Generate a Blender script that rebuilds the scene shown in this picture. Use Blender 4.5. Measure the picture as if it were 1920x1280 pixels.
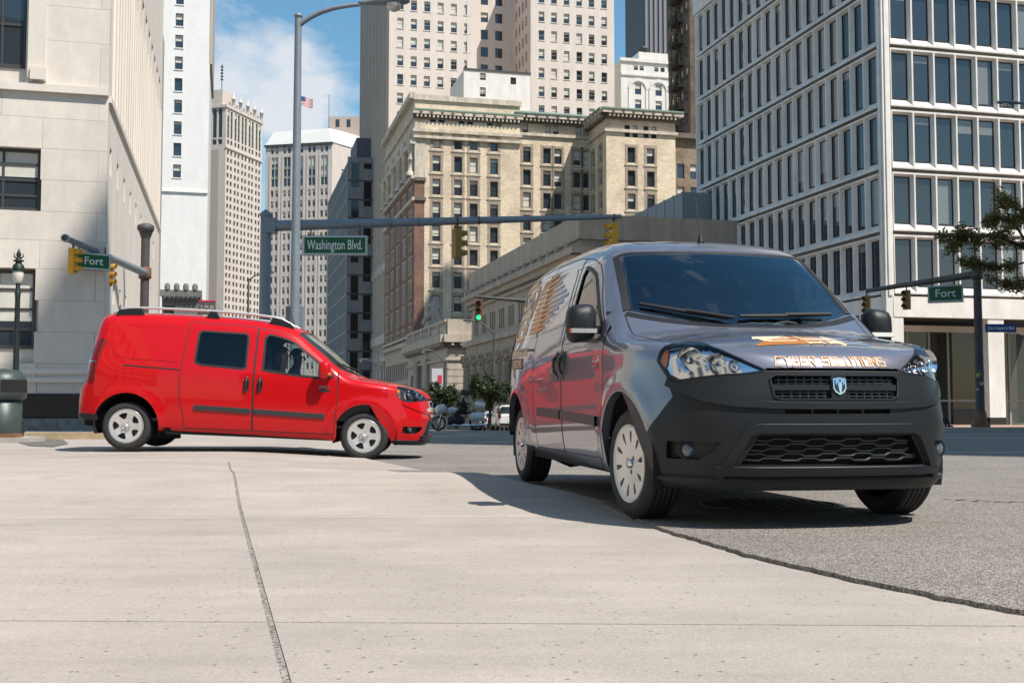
import bpy, bmesh, math, random
import numpy as np
from mathutils import Vector, Matrix, geometry
random.seed(7); RNG = np.random.default_rng(7)
S = bpy.context.scene
for o in list(bpy.data.objects): bpy.data.objects.remove(o)
COL = S.collection
R = math.radians

# ---------------------------------------------------------------- camera
F = 2100.0; HZ = 763.0; CAMH = 0.642
PITCH = math.atan((HZ - 640) / F)
cd = bpy.data.cameras.new('camera'); cam = bpy.data.objects.new('camera', cd); COL.objects.link(cam)
cam.location = (0, 0, CAMH); cam.rotation_euler = (math.pi / 2 + PITCH, 0, 0)
cd.sensor_width = 36; cd.lens = F / 1920 * 36; cd.clip_start = .05; cd.clip_end = 5000
S.camera = cam
S.render.resolution_x = 1024; S.render.resolution_y = 682
S.view_settings.view_transform = 'Standard'; S.view_settings.look = 'None'
S.view_settings.exposure = 0.40; S.view_settings.gamma = 1

# ---------------------------------------------------------------- sun and sky
SUN_EL = R(56); SUNH = Vector((.77, -.64)).normalized()
sd = Vector((SUNH.x * math.cos(SUN_EL), SUNH.y * math.cos(SUN_EL), math.sin(SUN_EL)))
sl = bpy.data.lights.new('sun', 'SUN'); sl.energy = 4.9; sl.angle = R(.53); sl.color = (1, .935, .85)
so = bpy.data.objects.new('sun', sl); COL.objects.link(so); so.rotation_euler = sd.to_track_quat('Z', 'Y').to_euler()
so.location = (60, -40, 90)
W = bpy.data.worlds.new('World'); S.world = W; W.use_nodes = True
nt = W.node_tree; nt.nodes.clear()
def wn(t, **k):
    n = nt.nodes.new(t)
    for a, b in k.items(): setattr(n, a, b)
    return n
sky = wn('ShaderNodeTexSky', sky_type='NISHITA', sun_disc=False, sun_elevation=SUN_EL,
         sun_rotation=math.atan2(SUNH.x, SUNH.y), air_density=1.25, dust_density=.35, ozone_density=2.2, altitude=100)
tc = wn('ShaderNodeTexCoord'); mp = wn('ShaderNodeMapping'); mp.inputs['Scale'].default_value = (1, 1, 1.9)
mp.inputs['Location'].default_value = (.335, .0, .16)
nz = wn('ShaderNodeTexNoise'); nz.inputs['Scale'].default_value = 2.7; nz.inputs['Detail'].default_value = 9; nz.inputs['Roughness'].default_value = .52
nz.inputs['Distortion'].default_value = .35
cr = wn('ShaderNodeValToRGB'); cr.color_ramp.elements[0].position = .535; cr.color_ramp.elements[1].position = .68
cr.color_ramp.elements[1].color = (.88, .88, .88, 1)
mx = wn('ShaderNodeMixRGB'); mx.inputs[2].default_value = (7.2, 7.4, 7.8, 1)
bg = wn('ShaderNodeBackground'); bg.inputs[1].default_value = .085; wo = wn('ShaderNodeOutputWorld')
L = nt.links.new
L(tc.outputs['Generated'], mp.inputs[0]); L(mp.outputs[0], nz.inputs['Vector'])
cdir = Vector(((490 - 960) / F, 1, (HZ - 165) / F)).normalized()      # the cumulus between the white tower and the lamp
dt_ = wn('ShaderNodeVectorMath', operation='DOT_PRODUCT'); dt_.inputs[1].default_value = cdir; L(tc.outputs['Generated'], dt_.inputs[0])
mr_ = wn('ShaderNodeMapRange', interpolation_type='SMOOTHSTEP'); mr_.inputs[1].default_value = .9972; mr_.inputs[2].default_value = .9998; mr_.inputs[3].default_value = 0; mr_.inputs[4].default_value = .165; L(dt_.outputs['Value'], mr_.inputs[0])
nz2_ = wn('ShaderNodeTexNoise'); nz2_.inputs['Scale'].default_value = 13; nz2_.inputs['Detail'].default_value = 10; nz2_.inputs['Roughness'].default_value = .58; L(mp.outputs[0], nz2_.inputs['Vector'])
mx2_ = wn('ShaderNodeMath', operation='MULTIPLY_ADD'); mx2_.inputs[1].default_value = .45; L(nz2_.outputs[0], mx2_.inputs[0]); sc_ = wn('ShaderNodeMath', operation='MULTIPLY_ADD'); sc_.inputs[1].default_value = .55; L(nz.outputs[0], sc_.inputs[0]); L(mr_.outputs[0], sc_.inputs[2]); L(sc_.outputs[0], mx2_.inputs[2])
L(mx2_.outputs[0], cr.inputs[0])
L(cr.outputs[0], mx.inputs[0]); hs_ = wn('ShaderNodeHueSaturation'); hs_.inputs['Saturation'].default_value = 1.22; hs_.inputs['Hue'].default_value = .487; hs_.inputs['Value'].default_value = 1.25; L(sky.outputs[0], hs_.inputs['Color']); L(hs_.outputs[0], mx.inputs[1]); L(mx.outputs[0], bg.inputs[0]); L(bg.outputs[0], wo.inputs[0])

# ---------------------------------------------------------------- pixel helpers (1920x1280 photo pixels)
def at(px, py, Y):
    "point seen at a photo pixel at depth Y"
    u = (px - 960) / F; v = (640 - py) / F
    d = Vector((u, math.cos(PITCH) - v * math.sin(PITCH), math.sin(PITCH) + v * math.cos(PITCH)))
    return Vector((0, 0, CAMH)) + d * (Y / d.y)
def pxx(px, Y): return at(px, HZ, Y).x
def pz(py, Y, px=960): return at(px, py, Y).z
TA = 530 / F
A = Vector((-TA, 1)).normalized()      # street direction, away from the camera
B = Vector((A.y, -A.x))                # across the street, to the right

# ---------------------------------------------------------------- materials
MATS = {}
def M(name, col, rough=.7, metal=0, var=0, scale=3, bump=0, bscale=60, coat=0, spec=.5, emit=0, stretch=None, col2=None, dirt=0):
    if name in MATS: return MATS[name]
    m = bpy.data.materials.new(name); m.use_nodes = True; n = m.node_tree.nodes; l = m.node_tree.links.new
    p = n['Principled BSDF']; c = (*col, 1)
    p.inputs['Base Color'].default_value = c; p.inputs['Roughness'].default_value = rough; p.inputs['Metallic'].default_value = metal
    p.inputs['Specular IOR Level'].default_value = spec; p.inputs['Coat Weight'].default_value = coat; p.inputs['Coat Roughness'].default_value = .03
    if emit: p.inputs['Emission Color'].default_value = c; p.inputs['Emission Strength'].default_value = emit
    if var or bump or dirt:
        g = n.new('ShaderNodeNewGeometry'); mpn = n.new('ShaderNodeMapping'); l(g.outputs['Position'], mpn.inputs[0])
        if stretch: mpn.inputs['Scale'].default_value = stretch
        src = None
        if var:
            t = n.new('ShaderNodeTexNoise'); t.inputs['Scale'].default_value = scale; t.inputs['Detail'].default_value = 8; t.inputs['Roughness'].default_value = .65
            l(mpn.outputs[0], t.inputs['Vector'])
            rp = n.new('ShaderNodeValToRGB'); rp.color_ramp.elements[0].position = .3; rp.color_ramp.elements[1].position = .7
            a = tuple(x * (1 - var) for x in col); b = tuple(min(1, x * (1 + var)) for x in (col2 or col))
            rp.color_ramp.elements[0].color = (*a, 1); rp.color_ramp.elements[1].color = (*b, 1)
            l(t.outputs[0], rp.inputs[0]); src = rp.outputs[0]
        if dirt:
            t2 = n.new('ShaderNodeTexNoise'); t2.inputs['Scale'].default_value = .35; t2.inputs['Detail'].default_value = 10; t2.inputs['Roughness'].default_value = .7
            mp2 = n.new('ShaderNodeMapping'); mp2.inputs['Scale'].default_value = (2.5, 2.5, .5); l(g.outputs['Position'], mp2.inputs[0]); l(mp2.outputs[0], t2.inputs['Vector'])
            rp2 = n.new('ShaderNodeValToRGB'); rp2.color_ramp.elements[0].position = .42; rp2.color_ramp.elements[1].position = .62
            rp2.color_ramp.elements[0].color = (1 - dirt,) * 3 + (1,); rp2.color_ramp.elements[1].color = (1, 1, 1, 1); l(t2.outputs[0], rp2.inputs[0])
            mm = n.new('ShaderNodeMixRGB'); mm.blend_type = 'MULTIPLY'; mm.inputs[0].default_value = 1; mm.inputs[1].default_value = c
            if src: l(src, mm.inputs[1])
            l(rp2.outputs[0], mm.inputs[2]); src = mm.outputs[0]
        if src: l(src, p.inputs['Base Color'])
        if bump:
            t3 = n.new('ShaderNodeTexNoise'); t3.inputs['Scale'].default_value = bscale; t3.inputs['Detail'].default_value = 4; l(g.outputs['Position'], t3.inputs['Vector'])
            bn = n.new('ShaderNodeBump'); bn.inputs['Strength'].default_value = bump; bn.inputs['Distance'].default_value = .02
            l(t3.outputs[0], bn.inputs['Height']); l(bn.outputs[0], p.inputs['Normal'])
    MATS[name] = m; return m
def glassmat(name, tint, refl=1.0, ior=1.5, gcol=(1, 1, 1)):
    "thin see-through pane: tinted transparency under a mirror-like Fresnel layer"
    m = bpy.data.materials.new(name); m.use_nodes = True; n = m.node_tree.nodes; l = m.node_tree.links.new; n.clear()
    o = n.new('ShaderNodeOutputMaterial'); mx = n.new('ShaderNodeMixShader'); tr = n.new('ShaderNodeBsdfTransparent'); gl = n.new('ShaderNodeBsdfGlossy')
    fr = n.new('ShaderNodeFresnel'); fr.inputs[0].default_value = ior; mu = n.new('ShaderNodeMath'); mu.operation = 'MULTIPLY'; mu.inputs[1].default_value = refl; mu.use_clamp = True
    tr.inputs[0].default_value = (*tint, 1); gl.inputs['Roughness'].default_value = 0; gl.inputs[0].default_value = (*gcol, 1)
    l(fr.outputs[0], mu.inputs[0]); l(mu.outputs[0], mx.inputs[0]); l(tr.outputs[0], mx.inputs[1]); l(gl.outputs[0], mx.inputs[2]); l(mx.outputs[0], o.inputs[0])
    MATS[name] = m; return m

# ---------------------------------------------------------------- object helpers
def tag(o, label=None, cat=None, group=None, kind=None):
    if label: o['label'] = label
    if cat: o['category'] = cat
    if group: o['group'] = group
    if kind: o['kind'] = kind
    return o
def empty(name, loc=(0, 0, 0), rz=0, label=None, cat=None, group=None, parent=None):
    o = bpy.data.objects.new(name, None); COL.objects.link(o); o.location = loc; o.rotation_euler = (0, 0, rz); o.empty_display_size = .1
    if parent: o.parent = parent
    return tag(o, label, cat, group)
def link(name, me, parent=None, loc=None, rot=None, scale=None):
    o = bpy.data.objects.new(name, me); COL.objects.link(o)
    if parent: o.parent = parent
    if loc is not None: o.location = loc
    if rot is not None: o.rotation_euler = rot
    if scale is not None: o.scale = scale
    return o
class MB:
    "collects faces with material slots and builds one mesh"
    def __init__(s): s.v = []; s.f = []; s.mi = []; s.m = []; s.sm = []
    def slot(s, m):
        if m not in s.m: s.m.append(m)
        return s.m.index(m)
    def add(s, vs, fs, m, smooth=False):
        b = len(s.v); s.v += [tuple(v) for v in vs]; i = s.slot(m)
        for f in fs: s.f.append(tuple(b + k for k in f)); s.mi.append(i); s.sm.append(smooth)
        return s
    def box(s, c, d, m, rz=0, mat4=None):
        x, y, z = (k / 2 for k in d)
        vs = [Vector((sx * x, sy * y, sz * z)) for sz in (-1, 1) for sy in (-1, 1) for sx in (-1, 1)]
        if mat4 is not None: vs = [mat4 @ v for v in vs]
        elif rz: q = Matrix.Rotation(rz, 3, 'Z'); vs = [q @ v for v in vs]
        c = Vector(c); vs = [v + c for v in vs]
        return s.add(vs, [(0, 2, 3, 1), (4, 5, 7, 6), (0, 1, 5, 4), (2, 6, 7, 3), (0, 4, 6, 2), (1, 3, 7, 5)], m)
    def bx(s, x0, x1, y0, y1, z0, z1, m): return s.box(((x0 + x1) / 2, (y0 + y1) / 2, (z0 + z1) / 2), (x1 - x0, y1 - y0, z1 - z0), m)
    def tube(s, pts, rad, m, n=8, cap=True, smooth=True):
        pts = [Vector(p) for p in pts]; k = len(pts)
        if not hasattr(rad, '__len__'): rad = [rad] * k
        vs = []; up = Vector((0, 0, 1)); prev = None
        for i, p in enumerate(pts):
            t = (pts[min(i + 1, k - 1)] - pts[max(i - 1, 0)]).normalized()
            a = prev if prev is not None else (Vector((1, 0, 0)) if abs(t.z) > .9 else up)
            a = (a - t * a.dot(t)).normalized(); prev = a; b = t.cross(a)
            for j in range(n):
                w = 2 * math.pi * j / n; vs.append(p + (a * math.cos(w) + b * math.sin(w)) * rad[i])
        fs = [(i * n + j, i * n + (j + 1) % n, (i + 1) * n + (j + 1) % n, (i + 1) * n + j) for i in range(k - 1) for j in range(n)]
        s.add(vs, fs, m, smooth)
        if cap: s.add(vs[:n][::-1], [tuple(range(n))], m); s.add(vs[-n:], [tuple(range(n))], m)
        return s
    def lathe(s, prof, m, n=16, c=(0, 0, 0), axis='z', smooth=True, a0=0, a1=2 * math.pi):
        vs = []; full = abs(a1 - a0 - 2 * math.pi) < 1e-6; k = n if full else n + 1
        for r, h in prof:
            for j in range(k):
                w = a0 + (a1 - a0) * j / n; x, y = r * math.cos(w), r * math.sin(w)
                v = (x, y, h) if axis == 'z' else ((x, h, y) if axis == 'y' else (h, x, y)); vs.append((v[0] + c[0], v[1] + c[1], v[2] + c[2]))
        fs = []
        for i in range(len(prof) - 1):
            for j in range(n if full else k - 1):
                q = (i * k + j, i * k + (j + 1) % k, (i + 1) * k + (j + 1) % k, (i + 1) * k + j); fs.append(q if axis != 'y' else q[::-1])
        return s.add(vs, fs, m, smooth)
    def prism(s, poly, d0, d1, m, axis='y'):
        "polygon in two axes extruded along the third"
        def P(a, b, d): return (a, d, b) if axis == 'y' else ((a, b, d) if axis == 'z' else (d, a, b))
        n = len(poly); vs = [P(a, b, d0) for a, b in poly] + [P(a, b, d1) for a, b in poly]
        fs = [(i, (i + 1) % n, n + (i + 1) % n, n + i) for i in range(n)] + [tuple(range(n))[::-1], tuple(range(n, 2 * n))]
        return s.add(vs, fs, m)
    def mesh(s, name='mesh', fix=False):
        me = bpy.data.meshes.new(name); me.from_pydata(s.v, [], s.f)
        for m in s.m: me.materials.append(m)
        me.polygons.foreach_set('material_index', s.mi); me.polygons.foreach_set('use_smooth', s.sm)
        if fix:
            bm = bmesh.new(); bm.from_mesh(me); bmesh.ops.recalc_face_normals(bm, faces=bm.faces); bm.to_mesh(me); bm.free()
        me.update(); return me
    def build(s, name, parent=None, loc=None, rot=None, fix=True): return link(name, s.mesh(name, fix), parent, loc, rot)
def inpoly(P, poly):
    P = np.asarray(P); q = np.asarray(poly); x, y = P[:, 0], P[:, 1]; c = np.zeros(len(P), bool); n = len(q)
    for i in range(n):
        x1, y1 = q[i]; x2, y2 = q[(i + 1) % n]
        if y1 == y2: continue
        k = ((y1 > y) != (y2 > y)) & (x < (x2 - x1) * (y - y1) / (y2 - y1) + x1); c ^= k
    return c
def resample(loop, d, closed=True):
    out = []; n = len(loop)
    for i in range(n if closed else n - 1):
        a = np.asarray(loop[i], float); b = np.asarray(loop[(i + 1) % n], float); k = max(1, int(np.linalg.norm(b - a) / d + .5))
        for j in range(k): out.append(a + (b - a) * j / k)
    if not closed: out.append(np.asarray(loop[-1], float))
    return [tuple(p) for p in out]
def tri2d(outer, holes=(), d=.1, extra=None, grid=True):
    "constrained triangulation of a polygon with holes and inner points -> points, triangles"
    loops = [outer] + list(holes); vs = []; es = []
    for lp in loops:
        b = len(vs); vs += [tuple(p) for p in lp]; es += [(b + i, b + (i + 1) % len(lp)) for i in range(len(lp))]
    if grid:
        o = np.array(outer); x0, y0 = o.min(0); x1, y1 = o.max(0)
        gx, gy = np.meshgrid(np.arange(x0 + d / 2, x1, d), np.arange(y0 + d / 2, y1, d)); gx = gx + (np.arange(gx.shape[0]) % 2)[:, None] * d / 2
        g = np.stack([gx.ravel(), gy.ravel()], 1)
        if len(g):
            k = inpoly(g, outer)
            for h in holes: k &= ~inpoly(g, h)
            g = g[k]
        if len(g):
            bp = np.array(vs); ok = np.ones(len(g), bool)
            for i in range(0, len(bp), 64):
                ok &= (((g[:, None] - bp[None, i:i + 64]) ** 2).sum(2).min(1) > (.45 * d) ** 2)
            vs += [tuple(p) for p in g[ok]]
    if extra is not None: vs += [tuple(p) for p in extra]
    r = geometry.delaunay_2d_cdt([Vector(v) for v in vs], es, [], 0, 1e-6)
    P = np.array([tuple(v) for v in r[0]]); T = np.array([tuple(f) for f in r[2] if len(f) == 3])
    c = P[T].mean(1); k = inpoly(c, outer)
    for h in holes: k &= ~inpoly(c, h)
    T = T[k]; a, b, cc = P[T[:, 0]], P[T[:, 1]], P[T[:, 2]]
    ar = (b[:, 0] - a[:, 0]) * (cc[:, 1] - a[:, 1]) - (b[:, 1] - a[:, 1]) * (cc[:, 0] - a[:, 0])
    T[ar < 0] = T[ar < 0][:, ::-1]
    u, inv = np.unique(T, return_inverse=True); return P[u], inv.reshape(-1, 3)
def textmesh(txt, size, m, thick=.004, align='CENTER', bold=0, sx=1.0):
    c = bpy.data.curves.new('text', 'FONT'); c.body = txt; c.size = size; c.align_x = align; c.align_y = 'CENTER'; c.extrude = thick; c.offset = bold; c.resolution_u = 3
    o = bpy.data.objects.new('text', c); COL.objects.link(o); dg = bpy.context.evaluated_depsgraph_get()
    me = bpy.data.meshes.new_from_object(o.evaluated_get(dg)); bpy.data.objects.remove(o)
    for v in me.vertices: v.co.x *= sx
    me.materials.clear(); me.materials.append(m); return me
def copy_tree(o, parent=None):
    c = o.copy(); COL.objects.link(c); c.parent = parent
    for ch in list(o.children): copy_tree(ch, c)
    return c
# ================================================================ ground
_gy = [-50, 9, 15, 30, 45, 60, 80, 130, 250, 700, 4000]; _gzv = [0, 0, -.06, -.17, -.3, -.6, -1.05, -1.9, -3.5, -7, -7]
def gz(x, y): return np.interp(y, _gy, _gzv)
def sstep(a, b, t): t = np.clip((t - a) / (b - a), 0, 1); return t * t * (3 - 2 * t)
def swz(x, y):
    "concrete apron and pavement height"
    return gz(x, y) * (1 - .45 * sstep(9, 13, y) * (y < 40)) - .008 + .095 * sstep(7.0, 9.6, y) * (1 - .95 * sstep(-3.8, -1.7, x) * sstep(9.6, 11.4, y))
def speckle(name, col, scale, amt, rough=.85, big=.12, pits=None, bump=.4):
    m = bpy.data.materials.new(name); m.use_nodes = True; n = m.node_tree.nodes; l = m.node_tree.links.new; p = n['Principled BSDF']
    g = n.new('ShaderNodeNewGeometry'); v = n.new('ShaderNodeTexVoronoi'); v.inputs['Scale'].default_value = scale; l(g.outputs['Position'], v.inputs['Vector'])
    sep = n.new('ShaderNodeSeparateColor'); l(v.outputs['Color'], sep.inputs[0])
    nz1 = n.new('ShaderNodeTexNoise'); nz1.inputs['Scale'].default_value = .7; nz1.inputs['Detail'].default_value = 9; nz1.inputs['Roughness'].default_value = .62; l(g.outputs['Position'], nz1.inputs['Vector'])
    nz2 = n.new('ShaderNodeTexNoise'); nz2.inputs['Scale'].default_value = scale * .5; nz2.inputs['Detail'].default_value = 5; l(g.outputs['Position'], nz2.inputs['Vector'])
    def mr(src, a, b, lo, hi):
        k = n.new('ShaderNodeMapRange'); k.inputs[1].default_value = a; k.inputs[2].default_value = b; k.inputs[3].default_value = lo; k.inputs[4].default_value = hi; l(src, k.inputs[0]); return k.outputs[0]
    def mul(a, b):
        k = n.new('ShaderNodeMath'); k.operation = 'MULTIPLY'; l(a, k.inputs[0]); l(b, k.inputs[1]); return k.outputs[0]
    f = mul(mul(mr(sep.outputs[0], 0, 1, 1 - amt, 1 + amt), mr(nz1.outputs[0], .3, .7, 1 - big, 1 + big)), mr(nz2.outputs[0], .3, .7, 1 - amt * .4, 1 + amt * .4))
    mpS = n.new('ShaderNodeMapping'); mpS.inputs['Scale'].default_value = (.5, 3.2, 1); mpS.inputs['Rotation'].default_value = (0, 0, .12); l(g.outputs['Position'], mpS.inputs[0]); nz3 = n.new('ShaderNodeTexNoise'); nz3.inputs['Scale'].default_value = 1.6; nz3.inputs['Detail'].default_value = 7; nz3.inputs['Roughness'].default_value = .68; l(mpS.outputs[0], nz3.inputs['Vector']); f = mul(f, mr(nz3.outputs[0], .35, .7, 1 - big * .55, 1 + big * .35))
    nz4 = n.new('ShaderNodeTexNoise'); nz4.inputs['Scale'].default_value = 2.3; nz4.inputs['Detail'].default_value = 3; l(g.outputs['Position'], nz4.inputs['Vector']); f = mul(f, mr(nz4.outputs[0], .64, .74, 1, 1 - big * .8))
    if pits:
        v2 = n.new('ShaderNodeTexVoronoi'); v2.inputs['Scale'].default_value = pits; l(g.outputs['Position'], v2.inputs['Vector'])
        s2 = n.new('ShaderNodeSeparateColor'); l(v2.outputs['Color'], s2.inputs[0])
        th = mr(s2.outputs[1], .72, .74, 0, .16)
        lt = n.new('ShaderNodeMath'); lt.operation = 'LESS_THAN'; l(v2.outputs['Distance'], lt.inputs[0]); l(th, lt.inputs[1])
        f = mul(f, mr(lt.outputs[0], 0, 1, 1, .42))
    mc = n.new('ShaderNodeMixRGB'); mc.blend_type = 'MULTIPLY'; mc.inputs[0].default_value = 1; mc.inputs[1].default_value = (*col, 1); l(f, mc.inputs[2]); l(mc.outputs[0], p.inputs['Base Color'])
    bn = n.new('ShaderNodeBump'); bn.inputs['Strength'].default_value = bump; bn.inputs['Distance'].default_value = .01; l(v.outputs['Distance'], bn.inputs['Height']); l(bn.outputs[0], p.inputs['Normal'])
    p.inputs['Roughness'].default_value = rough; p.inputs['Specular IOR Level'].default_value = .25; MATS[name] = m; return m
CONC = speckle('concrete', (.36, .322, .288), 160, .10, big=.15, pits=26, bump=.12)
CONC2 = speckle('concrete_ramp', (.38, .338, .296), 160, .10, big=.14, pits=22, bump=.12)
JOINT = speckle('joint_gravel', (.27, .245, .22), 90, .5, bump=.9)
ASPH = speckle('asphalt', (.235, .213, .19), 130, .55, big=.14, bump=.7)
FARG = M('far_ground', (.10, .10, .095), .9, var=.2, scale=.2)
# wide base sheet out to the horizon
mb = MB(); gx = [-4000, -300, -60, -20, 0, 20, 60, 300, 4000]; gy = [-200, -20, 0, 9, 15, 30, 45, 60, 80, 130, 250, 700, 4000]
vs = [(x, y, float(gz(x, y)) - .16) for y in gy for x in gx]; k = len(gx)
mb.add(vs, [(i * k + j, i * k + j + 1, (i + 1) * k + j + 1, (i + 1) * k + j) for i in range(len(gy) - 1) for j in range(k - 1)], FARG)
tag(mb.build('ground', fix=False), 'broad base ground under the street and pavements', None, kind='structure')
# edge between the concrete and the asphalt
EDGE = [(7.0, .2), (5.0, 1.0), (3.4, 1.75), (2.3, 2.6), (1.61, 3.53), (1.49, 3.72), (1.28, 4.19), (1.02, 4.9), (.78, 5.95), (.66, 6.8), (.60, 7.6), (.36, 8.15), (.0, 8.8), (-.45, 10.0), (-1.35, 11.8), (-2.3, 16), (-3.2, 21), (-4.6, 28)]
EDGE += [(-4.6 + A.x / A.y * (y - 28), y) for y in (40, 60, 90, 150, 300, 650)]
def grid_sheet(name, outer, d, zf, m, skirt=0, holes=(), jitter=0):
    P, T = tri2d(outer, holes, d)
    z = zf(P[:, 0], P[:, 1]); mb = MB(); mb.add([(a, b, c) for (a, b), c in zip(P, z)], [tuple(t) for t in T], m)
    if skirt:
        o = np.array(outer); zo = zf(o[:, 0], o[:, 1]); n = len(o)
        mb.add([(a, b, c) for (a, b), c in zip(o, zo)] + [(a, b, c - skirt) for (a, b), c in zip(o, zo)], [(i, i + n, (i + 1) % n + n, (i + 1) % n) for i in range(n)], m)
    return mb.build(name, fix=False)
e_near = resample(EDGE[:14], .06, False); e_near = [(x + .006 * math.sin(y * 47 + x * 31) + random.uniform(-.008, .008), y + random.uniform(-.008, .008)) for x, y in e_near] + [tuple(p) for p in EDGE[14:18]]
near = e_near + [(14, 28), (14, .2)]
def roadz(x, y): return gz(x, y) + .004 + .018 * sstep(7.4, 6.0, y)
def roadz(x, y): return gz(x, y) + .004 + .006 * (1 - sstep(5.8, 7.6, y))
ro = grid_sheet('road', near, .5, roadz, ASPH, skirt=.09)
tag(ro, 'grey speckled asphalt roadway under the dark van', kind='structure')
far = [tuple(p) for p in EDGE[17:]] + [(400, 650), (400, 28), (400, -8), (14, -8), (14, .2), (14, 28)]
fr = grid_sheet('road', far, 12, lambda x, y: gz(x, y) + .0, ASPH)
tag(fr, 'shaded asphalt street running on between the far buildings', kind='structure')
# concrete slabs, split by the joints seen in the photograph
jx = lambda y: -.51 - .267 * (y - 2.61)            # long joint
ty = lambda x, k: {1: 3.42 - .028 * x, 2: 6.66 + .035 * x, 0: 1.0, 3: 11.6 - .25 * x}[k]
sw = empty('pavement', (0, 0, 0)); tag(sw, 'pale concrete corner pavement with gravel-filled joints', kind='structure')
def edge_x(y):
    e = np.array(EDGE); return float(np.interp(y, e[:, 1], e[:, 0]))
mb = MB(); o = resample([(-13, .2)] + EDGE[:18] + [(-13, 28)], .28); P, T = tri2d(o, (), .28)
mb.add([(a, b, c) for (a, b), c in zip(P, swz(P[:, 0], P[:, 1]) - .004)], [tuple(t) for t in T], JOINT); mb.build('joint_bed', sw, fix=False)
def slab(poly, m, d=.26):
    P, T = tri2d(resample(poly, d), (), d); z = swz(P[:, 0], P[:, 1]); mb = MB()
    mb.add([(a, b, c) for (a, b), c in zip(P, z)], [tuple(t) for t in T], m)
    q = resample(poly, d); n = len(q); zq = swz(np.array(q)[:, 0], np.array(q)[:, 1])
    mb.add([(a, b, c) for (a, b), c in zip(q, zq)] + [(a, b, c - .05) for (a, b), c in zip(q, zq)], [(i, i + n, (i + 1) % n + n, (i + 1) % n) for i in range(n)], m)
    mb.build('slab', sw, fix=False)
def slabrow(k, m):
    g = .006
    def lo(x): return ty(x, k) + g
    def hi(x): return ty(x, k + 1) - g
    xs = [-30, -9.5, -4.6, None]
    def jl(f):                                       # point of the long joint on a cross joint
        y = f(-1.0)
        for _ in range(6): y = f(jx(y))
        return jx(y), y
    a, b = jl(lo), jl(hi); w = .011
    def seg(x0, x1, f): return [(x, f(x)) for x in np.linspace(x0, x1, 6)]
    slab(seg(-4.6 + g, a[0] - w, lo) + [(b[0] - w, b[1])] + seg(b[0] - w, -4.6 + g, hi)[1:], m)
    slab(seg(-12, -4.6 - g, lo) + seg(-4.6 - g, -12, hi), m, .3)
    e = [p for p in EDGE if lo(p[0]) < p[1] < hi(p[0])]
    def ex(f):
        y = f(0)
        for _ in range(8): y = f(edge_x(y))
        return (edge_x(y), y)
    e0, e1 = ex(lo), ex(hi)
    slab(seg(a[0] + w, e0[0] + .05, lo) + [(p[0] + .05, p[1]) for p in e] + [(e1[0] + .05, e1[1])] + seg(e1[0], b[0] + w, hi)[1:], m)
for k_, m_ in ((0, CONC), (1, CONC), (2, CONC2)): slabrow(k_, m_)
up = [(x, ty(x, 3) + .006) for x in np.linspace(-30, -.95, 20)] + [p for p in EDGE[13:18] if p[1] > ty(p[0], 3)]
slab(up + [(-30, 28)], CONC, .5)
# left pavement beside the limestone building, further up the street
lp = [tuple(p) for p in EDGE[17:22]] + [(EDGE[21][0] - 6, EDGE[21][1]), (-30, 60), (-60, 28)]
tag(grid_sheet('pavement', lp, 5, lambda x, y: gz(x, y) + .1, CONC), 'far concrete pavement along the left side of the street', kind='structure')
# painted lane marks on the far street
PAINT = M('road_paint', (.62, .62, .6), .7, var=.2, scale=3)
def mark(px0, px1, py, Y, w=.18, dx=0):
    a = at(px0, py, Y); b = at(px1, py, Y); mb = MB(); z = float(gz(0, Y)) + .006
    mb.add([(a.x, Y, z), (b.x, Y, z), (b.x + dx, Y + w, float(gz(0, Y + w)) + .006), (a.x + dx, Y + w, float(gz(0, Y + w)) + .006)], [(0, 1, 2, 3)], PAINT)
    o = mb.build('lane_marking', fix=False); return o
for i, a_ in enumerate(((690, 730, 824, 27, .7, -.5), (835, 885, 820, 31, .9, -.9), (885, 940, 817, 34, .9, -1.1), (890, 950, 834, 24.5, .25, 0), (1780, 1990, 848, 18, .12, 0), (1765, 2000, 822, 29, .15, 0))):
    tag(mark(*a_), ['white lane dash just right of the red van nose', 'white lane dash left of centre on the shaded street', 'white lane dash beside the tail of the dark van', 'thin white line on asphalt left of the dark van', 'thin white line on asphalt right of the dark van', 'far white line across the street at the right'][i], kind='structure')
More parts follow.
